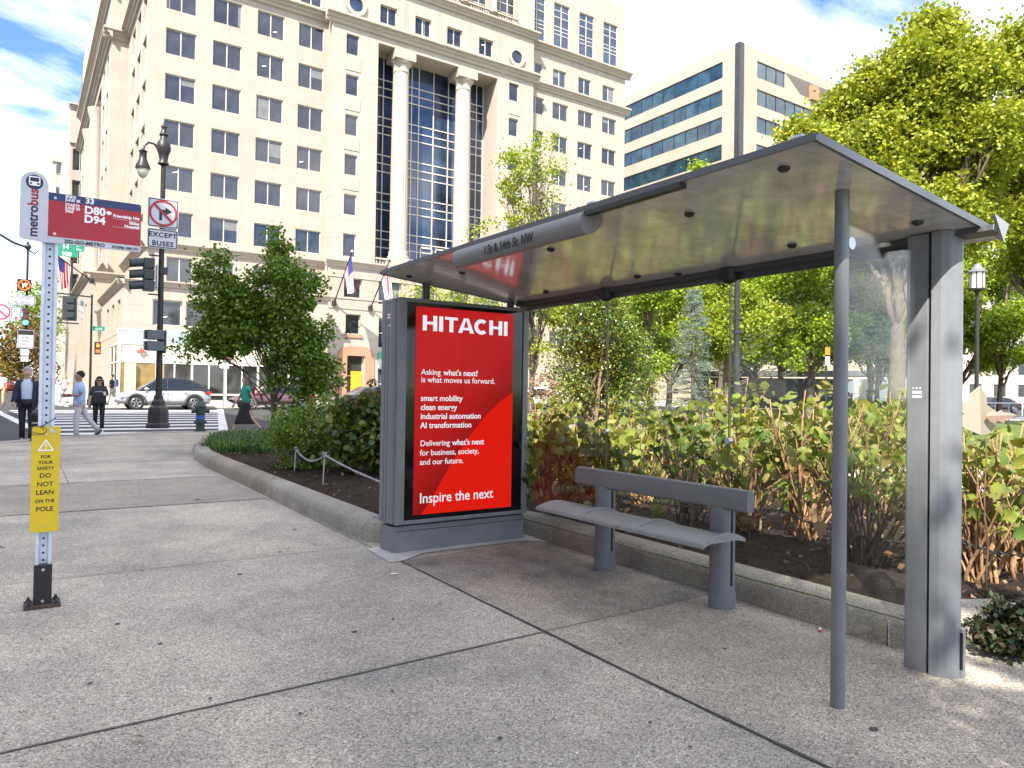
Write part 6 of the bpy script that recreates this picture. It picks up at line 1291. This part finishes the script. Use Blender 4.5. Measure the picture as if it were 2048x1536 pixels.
# ------------------------------------------------------------------ vehicles
M_tyre = mat('tyre', (.016, .016, .016), .8); M_rim = mat('alloy_rim', (.30, .30, .31), .3, .8); M_carglass = flat('car_glass', (.012, .016, .02), .06); M_clad = mat('dark_cladding', (.05, .05, .053), .6)
def lerp_tab(tab, x):
    for (a, b) in zip(tab, tab[1:]):
        if a[0] <= x <= b[0]:
            q = (x-a[0])/(b[0]-a[0]); q = q*q*(3-2*q); return [p+(r_-p)*q for p, r_ in zip(a[1:], b[1:])]
    return list(tab[-1][1:]) if x > tab[-1][0] else list(tab[0][1:])
def car(name, label, loc, rz, paint, L_=4.69, H_=1.65, W_=1.86, roof=None, clad=True, suv=True):
    t = thing(name, label, 'car', loc, 'cars on the cross street', rz); hl_ = L_/2; h2 = H_/1.65
    # x, belt height, half width, bottom
    tab = [(-hl_, .80*h2, .62, .42), (-hl_+.12, .98*h2, .82, .30), (-hl_+.6, 1.06*h2, .91, .24), (-.6, 1.00*h2, .93, .22), (.9, .98*h2, .93, .22), (hl_-.9, .93*h2, .91, .24), (hl_-.35, .84*h2, .84, .28), (hl_-.08, .70*h2, .70, .34), (hl_, .56*h2, .58, .42)]
    m = MB(); n = 40; S = []
    for i in range(n+1):
        x = -hl_+L_*i/n; zt, w_2, zb = lerp_tab(tab, x); w_2 *= W_/1.86
        S += [(x, -w_2*.80, zb), (x, -w_2*.97, zb+.10), (x, -w_2, zb+(zt-zb)*.45), (x, -w_2*.97, zb+(zt-zb)*.62), (x, -w_2*.93, zt-.06), (x, -w_2*.80, zt), (x, w_2*.80, zt), (x, w_2*.93, zt-.06), (x, w_2*.97, zb+(zt-zb)*.62), (x, w_2, zb+(zt-zb)*.45), (x, w_2*.97, zb+.10), (x, w_2*.80, zb)]
    k = 12; F_ = [(i*k+j, i*k+(j+1) % k, (i+1)*k+(j+1) % k, (i+1)*k+j) for i in range(n) for j in range(k)]+[tuple(range(k-1, -1, -1)), tuple(range(n*k, n*k+k))]
    m.add(S, F_); bd = m.build('body', paint, t, smooth='all', local=True)
    # cabin
    gt = [(-hl_+.12, 1.06*h2), (-hl_+.75, 1.48*h2), (-hl_+1.35, 1.62*h2), (-.35, 1.65*h2), (.35, 1.60*h2), (1.28, 1.02*h2)] if suv else [(-hl_+.5, 1.0*h2), (-hl_+1.2, 1.5*h2), (-.3, 1.65*h2), (.4, 1.58*h2), (1.35, .98*h2)]
    m = MB(); S = []; ns = 30; x0_, x1_ = gt[0][0], gt[-1][0]
    def top(x):
        for (a, b) in zip(gt, gt[1:]):
            if a[0] <= x <= b[0]: return a[1]+(b[1]-a[1])*(x-a[0])/(b[0]-a[0])
        return 1*h2
    for i in range(ns+1):
        x = x0_+(x1_-x0_)*i/ns; zt = top(x); zb = .96*h2; q = (zt-zb)/(.69*h2); wb = .86*W_/1.86; wt = wb-.20*max(q, 0)
        S += [(x, -wb, zb), (x, -(wb*.45+wt*.55), zb+(zt-zb)*.55), (x, -wt, zt-.05*q), (x, -wt*.8, zt), (x, wt*.8, zt), (x, wt, zt-.05*q), (x, (wb*.45+wt*.55), zb+(zt-zb)*.55), (x, wb, zb)]
    k = 8; F_ = [(i*k+j, i*k+j+1, (i+1)*k+j+1, (i+1)*k+j) for i in range(ns) for j in range(k-1)]
    m.add(S, F_); cb_ = m.build('cabin', roof or paint, t, smooth='all', local=True)
    # side windows, screens
    def side(xa, xb, s_, z0_, shr=.09):
        P = []
        xs_ = [xa+(xb-xa)*i/8 for i in range(9)]; wb = .86*W_/1.86
        def pt(x, z):
            zt = top(x); q = (zt-.96*h2)/(.69*h2); wt = wb-.20*q; f_ = min(1, max(0, (z-.96*h2)/max(.05, (zt-.05*q-.96*h2)))); return (x, s_*(wb+(wt-wb)*f_+.012), z)
        lo = [pt(x, z0_) for x in xs_]; hi = [pt(x, max(z0_+.01, top(x)-shr)) for x in xs_]
        mm = MB(); mm.add(lo+hi, [(i, i+1, 10+i, 9+i) for i in range(8)]); mm.build('side_window', M_carglass, cb_, local=True, fix=False)
    for s_ in (-1, 1):
        side(-hl_+.55, -hl_+.98, s_, 1.12*h2, .14); side(-hl_+1.05, -.12, s_, 1.04*h2); side(-.05, 1.0, s_, 1.02*h2)
        MB().box(-.115, -.06, s_*.72-.02, s_*.80+.02, 1.0, 1.45*h2).build('pillar', M_clad, cb_, local=True)
        MB().sphere((.95, s_*.98, 1.04*h2), .13, .09, .08, 8).build('mirror', paint, t, local=True, smooth='all')
        for xh in (-1.0, .15): MB().box(xh-.10, xh+.10, s_*.945-.02, s_*.945+.02, .83*h2, .86*h2).build('door_handle', M_clad, bd, local=True)
        for xd in (-.10, -1.15, 1.0): MB().box(xd-.006, xd+.006, s_*.925-.012, s_*.925+.012, .36, .95*h2).build('door_seam', M_black, bd, local=True)
        MB().prism([(hl_-.62, .72*h2), (hl_-.12, .66*h2), (hl_-.16, .60*h2), (hl_-.62, .66*h2)], 'y', s_*.86-.08, s_*.86+.04).build('headlight', flat('headlight_clear', (.6, .62, .65), .1), t, local=True)
        MB().prism([(-hl_+.02, .95*h2), (-hl_+.38, .92*h2), (-hl_+.36, .85*h2), (-hl_+.02, .80*h2)], 'y', s_*.85-.05, s_*.85+.055).build('tail_light', flat('tail_red', (.35, .01, .012), .15), t, local=True)
        for xw in (-1.42*L_/4.69, 1.42*L_/4.69):
            if clad: MB().tube([(xw+.44*math.cos(R(a)), s_*.91, .36+.44*math.sin(R(a))) for a in range(-12, 193, 12)], .075, 8).build('wheel_arch', M_clad, t, local=True, smooth='all')
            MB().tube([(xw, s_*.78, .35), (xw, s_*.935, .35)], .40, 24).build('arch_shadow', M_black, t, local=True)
            w_ = MB(); w_.M = Matrix.Translation((xw, s_*.86, .345)) @ Matrix.Rotation(R(90), 4, 'X'); w_.lathe([(.24, -.11), (.33, -.115), (.345, -.08), (.345, .08), (.33, .115), (.24, .11)], 28); wo = w_.build('wheel', M_tyre, t, local=True, smooth=True)
            r2 = MB(); yo = s_*.965
            r2.tube([(xw, yo-.02*s_, .345), (xw, yo, .345)], .06, 10)
            for q in range(5):
                a = R(72*q+18); r2.prism([(xw+.03*math.cos(a+1.57), .345+.03*math.sin(a+1.57)), (xw+.24*math.cos(a)+.035*math.cos(a+1.57), .345+.24*math.sin(a)+.035*math.sin(a+1.57)), (xw+.24*math.cos(a)-.035*math.cos(a+1.57), .345+.24*math.sin(a)-.035*math.sin(a+1.57)), (xw-.03*math.cos(a+1.57), .345-.03*math.sin(a+1.57))], 'y', yo-.015, yo+.008)
            r2.tube([(xw+.245*math.cos(R(15*q)), yo-.004*s_, .345+.245*math.sin(R(15*q))) for q in range(25)], .016, 6); r2.build('rim', M_rim, wo, local=True)
    MB().box(-hl_+.6, hl_-.6, -.90*W_/1.86, .90*W_/1.86, .20, .32).build('sill', M_clad, t, local=True, bevel=.02)
    MB().box(hl_-.16, hl_-.02, -.5, .5, .38, .56).build('grille', M_clad, t, local=True, bevel=.02)
    return t
def m_paint(name, col, metal=.6, rough=.3):
    b = NB(name); b.pbsdf(col, rough, metal, .5, None, .8); return b.m
cx_ = (4.988+8.136)/2+.05; car('parked_car', 'silver crossover car with black wheel arches behind the lamp post', (cx_, 44.2, gz(44)-.11), math.pi, m_paint('silver_paint', (.50, .51, .53)), 4.75, 1.74, 1.86, flat('black_roof', (.02, .02, .022), .15))
q_ = ground_at(445, 812); car('parked_car', 'dusky pink sedan passing behind the woman in teal', (q_.x+2.5, 44.2, gz(44)-.11), math.pi, m_paint('mauve_paint', (.13, .06, .065)), 4.9, 1.46, 1.86, None, False, False)
car('parked_car', 'grey sedan half hidden by the planter shrubs', (q_.x+8.6, 44.4, gz(44)-.11), math.pi, m_paint('grey_paint', (.10, .105, .115)), 4.8, 1.48, 1.86, None, False, False)
car('parked_car', 'white car glimpsed between kiosk and holly', (q_.x+21.5, 44.4, gz(44)-.11), math.pi, m_paint('white_paint', (.7, .7, .7), .1), 4.8, 1.6, 1.86)
p_ = gnd(1985, 68); car('parked_car', 'black car with red tail lights far beyond the park lawn', (*p_, gz(p_[1])), R(150), m_paint('black_paint_car', (.015, .015, .017), .2), 4.8, 1.5, 1.86, None, False, False)
p_ = gnd(12, 95); car('parked_car', 'dark red car far up the avenue at the left edge', (*p_, gz(p_[1])-.1), R(90), m_paint('red_paint', (.25, .02, .02), .2), 4.6, 1.6, 1.86)
a_ = px(1745, 800, 58); tk = thing('box_truck', 'white box truck beyond the hydrangeas left of the column', 'truck', (a_.x, a_.y, gz(a_.y)), None, R(-20))
MB().box(0, 5.2, 0, 2.3, .9, 2.75).build('cargo_box', mat('truck_white', (.75, .75, .76), .4, var=.04), tk, local=True, bevel=.05); MB().prism([(5.25, .6), (6.9, .6), (6.9, 1.3), (6.4, 2.1), (5.25, 2.2)], 'y', .1, 2.2).build('cab', mat('truck_white', (.75, .75, .76), .4, var=.04), tk, local=True, bevel=.05)
MB().box(6.0, 6.85, .095, .099, 1.35, 1.9).build('side_window', M_carglass, tk, local=True); MB().box(.1, 5.2, .2, 2.1, .6, .88).build('chassis', M_clad, tk, local=True)
for xw in (1.1, 6.0):
    for yw in (.05, 1.95): w_ = MB(); w_.tube([(xw, yw, .42), (xw, yw+.28, .42)], .42, 20).build('wheel', M_tyre, tk, local=True)

# ------------------------------------------------------------------ people
def skinmat(name, c): return mat(name, c, .5, 0, .08, 20)
SK1, SK2, SK3 = skinmat('skin_light', (.42, .25, .18)), skinmat('skin_tan', (.28, .15, .095)), skinmat('skin_warm', (.36, .21, .145))
def skin_mesh(name, V, E_, Rr, m, parent, lev=1):
    me = bpy.data.meshes.new(name); me.from_pydata(V, E_, []); ob = bpy.data.objects.new(name, me); COL.objects.link(ob)
    sk = ob.modifiers.new('s', 'SKIN'); sk.use_smooth_shade = True; ss = ob.modifiers.new('u', 'SUBSURF'); ss.levels = lev; ss.render_levels = lev
    for i, r_ in enumerate(Rr): me.skin_vertices[0].data[i].radius = (r_, r_) if not isinstance(r_, tuple) else r_
    me.skin_vertices[0].data[0].use_root = True
    dg = bpy.context.evaluated_depsgraph_get(); dg.update(); m2 = bpy.data.meshes.new_from_object(ob.evaluated_get(dg)); bpy.data.objects.remove(ob); bpy.data.meshes.remove(me); m2.name = name
    return link(name, m2, m, parent, 'all')
def person(label, loc, rz, h, legs, arms, skin, hair, top, bottom, shoe, hair_len=.0, skirt=False, jacket=None, sole=None, fat=1.0, sleeve=.55, group='people crossing and walking'):
    """local +x forward, +y left. legs: [(thigh, knee)] left, right; arms: [(swing, elbow, out)]"""
    k = h/1.75; t = thing('person', label, 'person', (loc[0], loc[1], gz(loc[1])-(.1 if len(loc) > 2 else 0)), group, rz)
    J = {}; hipz = .93
    for s_, (a, kn) in zip((1, -1), legs):
        hp_ = V3((0, s_*.09, hipz)); kp = hp_+V3((math.sin(R(a)), s_*.01, -math.cos(R(a))))*.44; ap = kp+V3((math.sin(R(a-kn)), 0, -math.cos(R(a-kn))))*.42; J[s_] = (hp_, kp, ap, R(a-kn))
    low = min(J[s][2].z-.085*math.cos(J[s][3])-.02*abs(math.sin(J[s][3])) for s in (1, -1))
    if low: 
        dz = V3((0, 0, -low+.005)); J = {s: (a+dz, b+dz, c+dz, d) for s, (a, b, c, d) in J.items()}; hz2 = hipz-low+.005
    O = lambda x, y, z: V3((x, y, z+hz2-.93))
    V, E_, Rr = [], [], []
    def add(p, r_, par=None):
        V.append(tuple(V3(p)*k)); Rr.append(r_*k)
        if par is not None: E_.append((par, len(V)-1))
        return len(V)-1
    pel = add(O(0, 0, .97), .11); wst = add(O(0, 0, 1.1), .10, pel); ch = add(O(.0, 0, 1.32), .115, wst); nk = add(O(.0, 0, 1.47), .055, ch); hb_ = add(O(.02, 0, 1.555), .075, nk); hc = add(O(.025, 0, 1.645), .088, hb_); add(O(.015, 0, 1.70), .07, hc)
    ns = add(O(.118, 0, 1.625), .014, hc)
    for s_ in (1, -1): add(O(.015, s_*.088, 1.63), .018, hc)
    hands = []
    for s_, (sw, el, ou) in zip((1, -1), arms):
        sh_ = add(O(0, s_*.17, 1.42), .052, ch); sp = V3(O(0, s_*.17, 1.42)); d1 = V3((math.sin(R(sw)), s_*math.sin(R(ou)), -math.cos(R(sw)))).normalized(); ep = sp+d1*.29; e_ = add(ep, .040, sh_); d2 = V3((math.sin(R(sw+el)), s_*math.sin(R(ou))*.6-(s_*.35 if el > 50 else 0), -math.cos(R(sw+el)))).normalized(); wp = ep+d2*.25; w_ = add(wp, .026, e_); pm = add(wp+d2*.06, .034, w_)
        side = d2.cross(V3((0, s_, 0))).normalized()
        for q in range(4): f1 = add(wp+d2*(.115+.008*(1.5-abs(q-1.5)))+side*(.018*(q-1.5)), .0095, pm); add(wp+d2*(.15+.01*(1.5-abs(q-1.5)))+side*(.017*(q-1.5))+V3((0, -s_*.02, 0)), .008, f1)
        add(wp+d2*.085-side*.045, .010, pm); hands.append((wp+d2*.11)); J[('a', s_)] = (sp, ep, wp)
    for s_ in (1, -1):
        a, b, c, d = J[s_]; h1 = add(a, .075, pel); k1 = add(b, .052, h1); a1 = add(c, .034, k1); fd = V3((math.cos(d), 0, math.sin(d))); add(c+fd*.12+V3((0, 0, -.045)), .03, a1)
    skin_mesh('body', V, E_, Rr, skin, t)
    def loft(mb, S, n=16):
        vs = []
        for (x, z, rx, ry) in S:
            for i in range(n): a = 2*math.pi*i/n; vs.append(tuple(O(x+rx*math.cos(a), ry*math.sin(a), z)*k))
        q = len(S); mb.add(vs, [(i*n+j, i*n+(j+1) % n, (i+1)*n+(j+1) % n, (i+1)*n+j) for i in range(q-1) for j in range(n)]+[tuple(range(n-1, -1, -1)), tuple(range((q-1)*n, q*n))])
    def clothe(name, m, grow, lowz, slv):
        mb = MB(); f = fat
        loft(mb, [(0, lowz, (.125+grow)*f, (.175+grow)*f), (0, 1.08, (.118+grow)*f, (.162+grow)*f), (.005, 1.25, (.125+grow)*f, (.185+grow)*f), (.005, 1.38, (.115+grow), (.195+grow)), (0, 1.445, .085+grow, .15+grow), (0, 1.485, .062, .07)])
        for s_ in (1, -1):
            sp, ep, wp = J[('a', s_)]; e2 = sp.lerp(ep, min(1, slv*1.6)); P = [sp+V3((0, -s_*.04, .01)), sp.lerp(e2, .5), e2]; rr = [.072+grow, .062+grow, .058+grow]
            if slv > .7: P += [ep.lerp(wp, .5), wp]; rr += [.048+grow, .042+grow]
            mb.tube([p*k for p in P], [r_*k for r_ in rr], 12)
        return mb.build(name, m, t, local=True, smooth='all')
    sh_ = clothe('shirt', top, 0, .90, sleeve)
    if jacket: clothe('jacket', jacket, .018, .80, 1.0); 
    if skirt:
        mb = MB(); a, b = J[1], J[-1]; fx = (a[1].x+b[1].x)/2; sp_ = abs(a[1].x-b[1].x)/2
        loft(mb, [(0, .98, .125, .165), (0, .86, .145, .18), (fx*.5, .66, .145+sp_*.35, .165), (fx, .45, .15+sp_*.75, .17), (fx-.02, .34, .16+sp_*.95, .18)]); mb.build('skirt', bottom, t, local=True, smooth='all')
    else:
        mb = MB(); loft(mb, [(0, .84, .12*fat, .165*fat), (0, .92, .13*fat, .172*fat), (0, 1.0, .122*fat, .165*fat)])
        for s_ in (1, -1):
            a, b, c, d = J[s_]; mb.tube([p*k for p in (a+V3((0, 0, .03)), a.lerp(b, .5), b, b.lerp(c, .5), c+V3((0, 0, -.01)))], [r_*k for r_ in (.098, .085, .068, .062, .060)], 12)
        mb.build('trousers', bottom, t, local=True, smooth='all')
    for s_ in (1, -1):
        a, b, c, d = J[s_]; mb = MB(); fd = V3((math.cos(d), 0, math.sin(d))); up_ = V3((-math.sin(d), 0, math.cos(d))); base = c-up_*.05
        mb.tube([p*k for p in (base-fd*.07+up_*.01, base-fd*.03+up_*.012, base+fd*.06, base+fd*.14-up_*.012, base+fd*.185-up_*.018)], [r_*k for r_ in (.030, .048, .046, .036, .018)], 10); so = mb.build('shoe', shoe, t, local=True, smooth='all')
        if sole: MB().tube([p*k for p in (base-fd*.08-up_*.03, base+fd*.05-up_*.036, base+fd*.19-up_*.032)], [r_*k for r_ in (.022, .024, .016)], 8).build('sole', sole, so, local=True, smooth='all')
    mb = MB(); c = O(.0, 0, 1.665)*k; mb.sphere(tuple(c+V3((-.015, 0, .012))*k), .107*k, .10*k, .105*k, 14)
    if hair_len > 0: mb.tube([p*k for p in (O(-.05, 0, 1.68), O(-.085, 0, 1.55), O(-.11, 0, 1.55-hair_len))], [.085*k, .09*k, .05*k], 12); [mb.tube([p*k for p in (O(-.01, s_*.085, 1.66), O(.0, s_*.10, 1.52), O(.03, s_*.11, 1.55-hair_len*.9))], [.04*k, .045*k, .025*k], 8) for s_ in (1, -1)]
    for i, v in enumerate(mb.v):   # keep the face free of hair
        x, y, z = v
        if x > .045*k and z < (1.70+hz2-.93)*k and z > (1.50+hz2-.93)*k and abs(y) < .08*k: mb.v[i] = (.02*k, y, z)
    mb.build('hair', hair, t, local=True, smooth='all')
    for s_ in (1, -1): MB().sphere(tuple(O(.103, s_*.033, 1.655)*k), .011*k, .014*k, .009*k, 6).build('eye', M_ink, t, local=True)
    MB().box(.098*k, .112*k, -.025*k, .025*k, (1.585+hz2-.93)*k, (1.593+hz2-.93)*k).build('mouth', flat('lip', (.25, .09, .08), .5), t, local=True)
    return t, J, O, k, hands
def cloth(name, c): return mat(name, c, .85, 0, .15, 14, .25, 60)
M_shoeblk = flat('shoe_black', (.012, .012, .012), .4); M_solew = flat('sole_white', (.7, .7, .7), .6)
t, J, O, k, hands = person('woman in teal top and black wide skirt striding past the planter', (5.31, 21.29), math.pi, 1.68, [(-20, 22), (24, 4)], [(-28, 8, 8), (20, 15, 5)], SK1, cloth('hair_grey_brown', (.13, .115, .10)), cloth('teal_top', (.015, .24, .19)), cloth('black_skirt', (.010, .010, .013)), M_shoeblk, .26, skirt=True, fat=.98, sleeve=.35)
MB().box(-.24*k, -.13*k, -.12*k, .13*k, 1.05*k, 1.36*k).build('bag', cloth('red_bag', (.16, .02, .04)), t, local=True, bevel=.03); MB().tube([O(-.13, .1, 1.40)*k, O(.05, .12, 1.47)*k, O(.14, .02, 1.2)*k, O(.13, -.1, 1.05)*k], .008, 6).build('strap', M_ink, t, local=True)
t, J, O, k, hands = person('man in light blue polo shirt and pale trousers stepping off the kerb with a cup', (1.30, 21.9, 1), R(184), 1.74, [(10, 12), (-28, 10)], [(0, 92, 6), (4, 80, 6)], SK2, cloth('hair_black', (.012, .011, .010)), cloth('light_blue_polo', (.30, .42, .66)), cloth('pale_trousers', (.42, .41, .43)), flat('shoe_navy', (.02, .025, .04), .5), 0, sole=M_solew, fat=1.18, sleeve=.5)
MB().lathe([(.028*k, -.05*k), (.036*k, .05*k), (.038*k, .06*k)], 10, tuple((hands[1]+V3((.02, 0, .02)))*k)).build('cup', flat('paper_cup', (.7, .68, .64), .6), t, local=True); MB().tube([J[('a', 1)][2]*k, (J[('a', 1)][2]+V3((.025, 0, .0)))*k], .036*k, 10).build('watch', M_ink, t, local=True)
t, J, O, k, hands = person('woman with long black hair and sunglasses in a dark printed tee on the crossing', (2.02, 25.36, 1), R(-92), 1.62, [(6, 6), (-6, 10)], [(14, 82, 10), (0, 25, 14)], SK3, cloth('hair_black', (.012, .011, .010)), cloth('charcoal_tee', (.028, .028, .032)), cloth('black_trousers', (.010, .010, .013)), flat('shoe_white', (.65, .65, .65), .5), .30, fat=1.25, sleeve=.6)
MB().box(.095*k, .125*k, -.075*k, .075*k, (1.64)*k, (1.672)*k).build('sunglasses', M_ink, t, local=True, bevel=.008)
MB().tube([(.165*k, y_*k, (1.29-.4*y_*y_*4)*k) for y_ in (-.13, -.07, 0, .07, .13)], .014*k, 6).build('shirt_print', flat('print_blue', (.25, .38, .45), .7), t, local=True); MB().lathe([(.03*k, -.05*k), (.038*k, .055*k)], 10, tuple((hands[0]+V3((.03, 0, .03)))*k)).build('cup', flat('paper_cup', (.7, .68, .64), .6), t, local=True)
t, J, O, k, hands = person('grey haired man in navy suit jacket and pale shirt behind the bus post', (.17, 21.5, 1), R(-95), 1.80, [(4, 12), (-4, 4)], [(-8, 25, 10), (6, 30, 10)], SK1, cloth('hair_grey', (.32, .30, .28)), cloth('pale_shirt', (.45, .50, .60)), cloth('navy_trousers', (.012, .013, .022)), flat('shoe_brown', (.10, .04, .02), .4), 0, fat=1.12, sleeve=.3)
mb = MB()
for s_ in (1, -1):   # open jacket fronts
    sp, ep, wp = J[('a', s_)]; mb.tube([p*k for p in (sp+V3((0, -s_*.04, .01)), sp.lerp(ep, .5), ep, ep.lerp(wp, .5), wp)], [r_*k for r_ in (.092, .080, .074, .066, .058)], 12)
    n_ = 14; vs = []
    for (z, rx, ry) in ((.80, .165, .215), (.95, .155, .205), (1.1, .15, .20), (1.28, .158, .222), (1.40, .135, .222), (1.47, .085, .11)):
        for i in range(n_+1): a = R(32+148*i/n_); vs.append(tuple(O(rx*math.cos(a), s_*ry*math.sin(a), z)*k))
    mb.add(vs, [(q*(n_+1)+i, q*(n_+1)+i+1, (q+1)*(n_+1)+i+1, (q+1)*(n_+1)+i) for q in range(5) for i in range(n_)])
jk = mb.build('jacket', cloth('navy_jacket', (.012, .014, .035)), t, local=True, smooth='all', fix=False)
p_ = gnd(223, 41.5); t, J, O, k, hands = person('man in dark tee with a blue grey backpack on the far pavement', p_, math.pi, 1.74, [(16, 6), (-18, 20)], [(20, 30, 6), (-5, 15, 8)], SK1, cloth('hair_brown', (.10, .05, .025)), cloth('dark_tee', (.03, .028, .028)), cloth('grey_trousers', (.30, .28, .26)), M_shoeblk, 0, sleeve=.5)
MB().box(-.34*k, -.12*k, -.15*k, .15*k, 1.05*k, 1.48*k).build('backpack', cloth('blue_backpack', (.09, .12, .20)), t, local=True, bevel=.06)
p_ = gnd(129, 43); person('person in white and pink top on the far pavement beside the blue polo man', p_, R(-60), 1.68, [(10, 6), (-12, 15)], [(15, 40, 8), (-5, 25, 8)], SK1, cloth('hair_blond', (.30, .19, .09)), cloth('white_pink_top', (.62, .48, .46)), cloth('pale_grey_trousers', (.45, .44, .45)), M_shoeblk, .15, sleeve=.5)
p_ = gnd(2, 36); person('person in white shirt and tan trousers cut by the left picture edge', p_, R(-90), 1.72, [(10, 6), (-12, 15)], [(15, 40, 8), (-5, 25, 8)], SK2, cloth('hair_black', (.012, .011, .010)), cloth('white_shirt', (.62, .62, .62)), cloth('tan_trousers', (.42, .27, .16)), M_shoeblk, 0, sleeve=.5)

# ------------------------------------------------------------------ street trees up the avenue and small litter
tree('street_tree', 'autumn orange tree far up the avenue behind the far signals', 'tree', gnd(40, 75), blobs_px([(30, 690, 40), (65, 680, 45), (15, 720, 35), (60, 740, 45), (30, 760, 30), (85, 720, 25)], 75, 2), 160, 26, .5, .30, L_oran, M_bark, .16, 'trees up the avenue', nl=14, shell=.3)
tree('street_tree', 'green tree above the orange one far up the avenue', 'tree', gnd(70, 88), blobs_px([(60, 600, 28), (85, 585, 30), (45, 630, 30), (80, 630, 40), (95, 560, 18), (30, 650, 20), (90, 660, 40)], 88, 2), 150, 26, .5, .30, L_bri, M_bark, .18, 'trees up the avenue', nl=14, shell=.3)
tree('street_tree', 'bright green tree farthest up the avenue at the left edge', 'tree', gnd(5, 120), blobs_px([(5, 735, 22), (20, 745, 18), (-15, 730, 25)], 120, 2), 60, 22, .6, .40, L_yel, M_bark, .2, 'trees up the avenue', nl=8)
# tree added behind the camera; its crown throws shade over the right foreground
tree('street_tree', 'unseen kerbside tree added behind the viewer for its shade', 'tree', (-1.7, -5.2), [(-.5, -4.3, 7.0, 1.9, 1.7, 1.8), (.6, -4.9, 7.2, 1.5, 1.3, 1.4), (-1.8, -5.4, 7.6, 1.6, 1.6, 1.6), (-.6, -5.8, 7.0, 1.8, 1.6, 1.6), (.1, -3.7, 6.5, 1.5, 1.2, 1.4), (1.2, -4.2, 6.6, 1.2, 1.1, 1.2), (2.3, -4.0, 6.5, 1.2, 1.1, 1.1)], 520, 36, .34, .15, L_dark, M_bark, .14, 'trees up the avenue', nl=20, shell=.1)
for (x, y) in ((-28.5, 16), (-28.5, 25), (-29, 34), (-28.5, 43)):  # added out of view; crowns hide bright sky from the glass reflections
    tree('street_tree', 'unseen bushy tree added across the avenue for the glass reflections', 'tree', (x, y), [(x, y, 6, 3.4, 4.2, 3.6), (x+.5, y+2, 7.5, 2.4, 2.6, 2.2), (x-.3, y-2, 4.5, 2.6, 3, 2.4)], 260, 30, .45, .26, L_bri, M_bark, .18, 'unseen trees added along the far side of the avenue', nl=12, shell=.2)
lf = leaves('fallen_leaf', np.array([tuple(ground_at(1195, 1422)+V3((0, 0, .012)))]), .075, LOBED, leafmat('leaf_tan', [(.36, .19, .07)], .7, .2), None, 3); tag(lf, 'curled tan leaf lying on the pavement in front of the shelter', 'leaf')
lf = leaves('fallen_leaf', np.array([tuple(ground_at(290, 1480)+V3((0, 0, .010)))]), .06, LEAF, leafmat('leaf_brown2', [(.22, .12, .06)], .7, .2), None, 3); tag(lf, 'narrow brown leaf on the pavement near the bottom left', 'leaf')
lf = leaves('fallen_leaf', np.array([tuple(ground_at(8, 1096)+V3((0, 0, .010)))]), .08, LEAF, leafmat('leaf_brown2', [(.22, .12, .06)], .7, .2), None, 3); tag(lf, 'brown leaf on the pavement left of the bus post foot', 'leaf')
gm = MB()
for (u, v, r_) in ((235, 1250, .016), (709, 1266, .015), (786, 1240, .011), (842, 1263, .008), (784, 1386, .010), (1748, 1465, .022), (1532, 1552, .012), (284, 1142, .012), (480, 1150, .02), (560, 1105, .016), (1050, 1150, .014), (1680, 1372, .012), (590, 1060, .02), (630, 1090, .016), (395, 1000, .03), (320, 1290, .012), (880, 1210, .010), (1240, 1290, .010), (1450, 1300, .012), (930, 1340, .008), (1300, 1450, .009), (600, 1430, .010), (420, 1400, .010), (1000, 1480, .012), (180, 1370, .012), (1380, 1500, .010)):
    p = ground_at(u, v); n_ = 9; gm.add([(p.x+r_*random.uniform(.7, 1.2)*math.cos(2*math.pi*i/n_), p.y+r_*random.uniform(.7, 1.2)*math.sin(2*math.pi*i/n_), gz(p.y)+.0095) for i in range(n_)], [tuple(range(n_))])
tag(gm.build('gum_spots', M_jointdk), 'small dark gum spots and specks trodden into the pavement', 'gum spots', kind='stuff')
p = ground_at(1640, 1263); bx_ = thing('candy_wrapper', 'small red and white wrapper on the ground by the planter kerb', 'litter', (p.x, p.y, gz(p.y)+.008), None, R(30)); MB().box(-.03, .045, -.008, .008, 0, .006).build('paper', M_white, bx_, local=True); MB().box(-.031, -.01, -.0085, .0085, -.0005, .0065).build('printed_end', mat('ring_red', (.6, .02, .08), .5), bx_, local=True)
p = ground_at(787, 1150); MB_ = MB().prism([(p.x-.025, p.y-.01), (p.x+.03, p.y-.012), (p.x+.02, p.y+.014), (p.x-.02, p.y+.012)], 'z', gz(p.y)+.009, gz(p.y)+.013); tag(MB_.build('paper_scrap', M_white), 'white paper scrap on the pavement before the kiosk', 'litter')
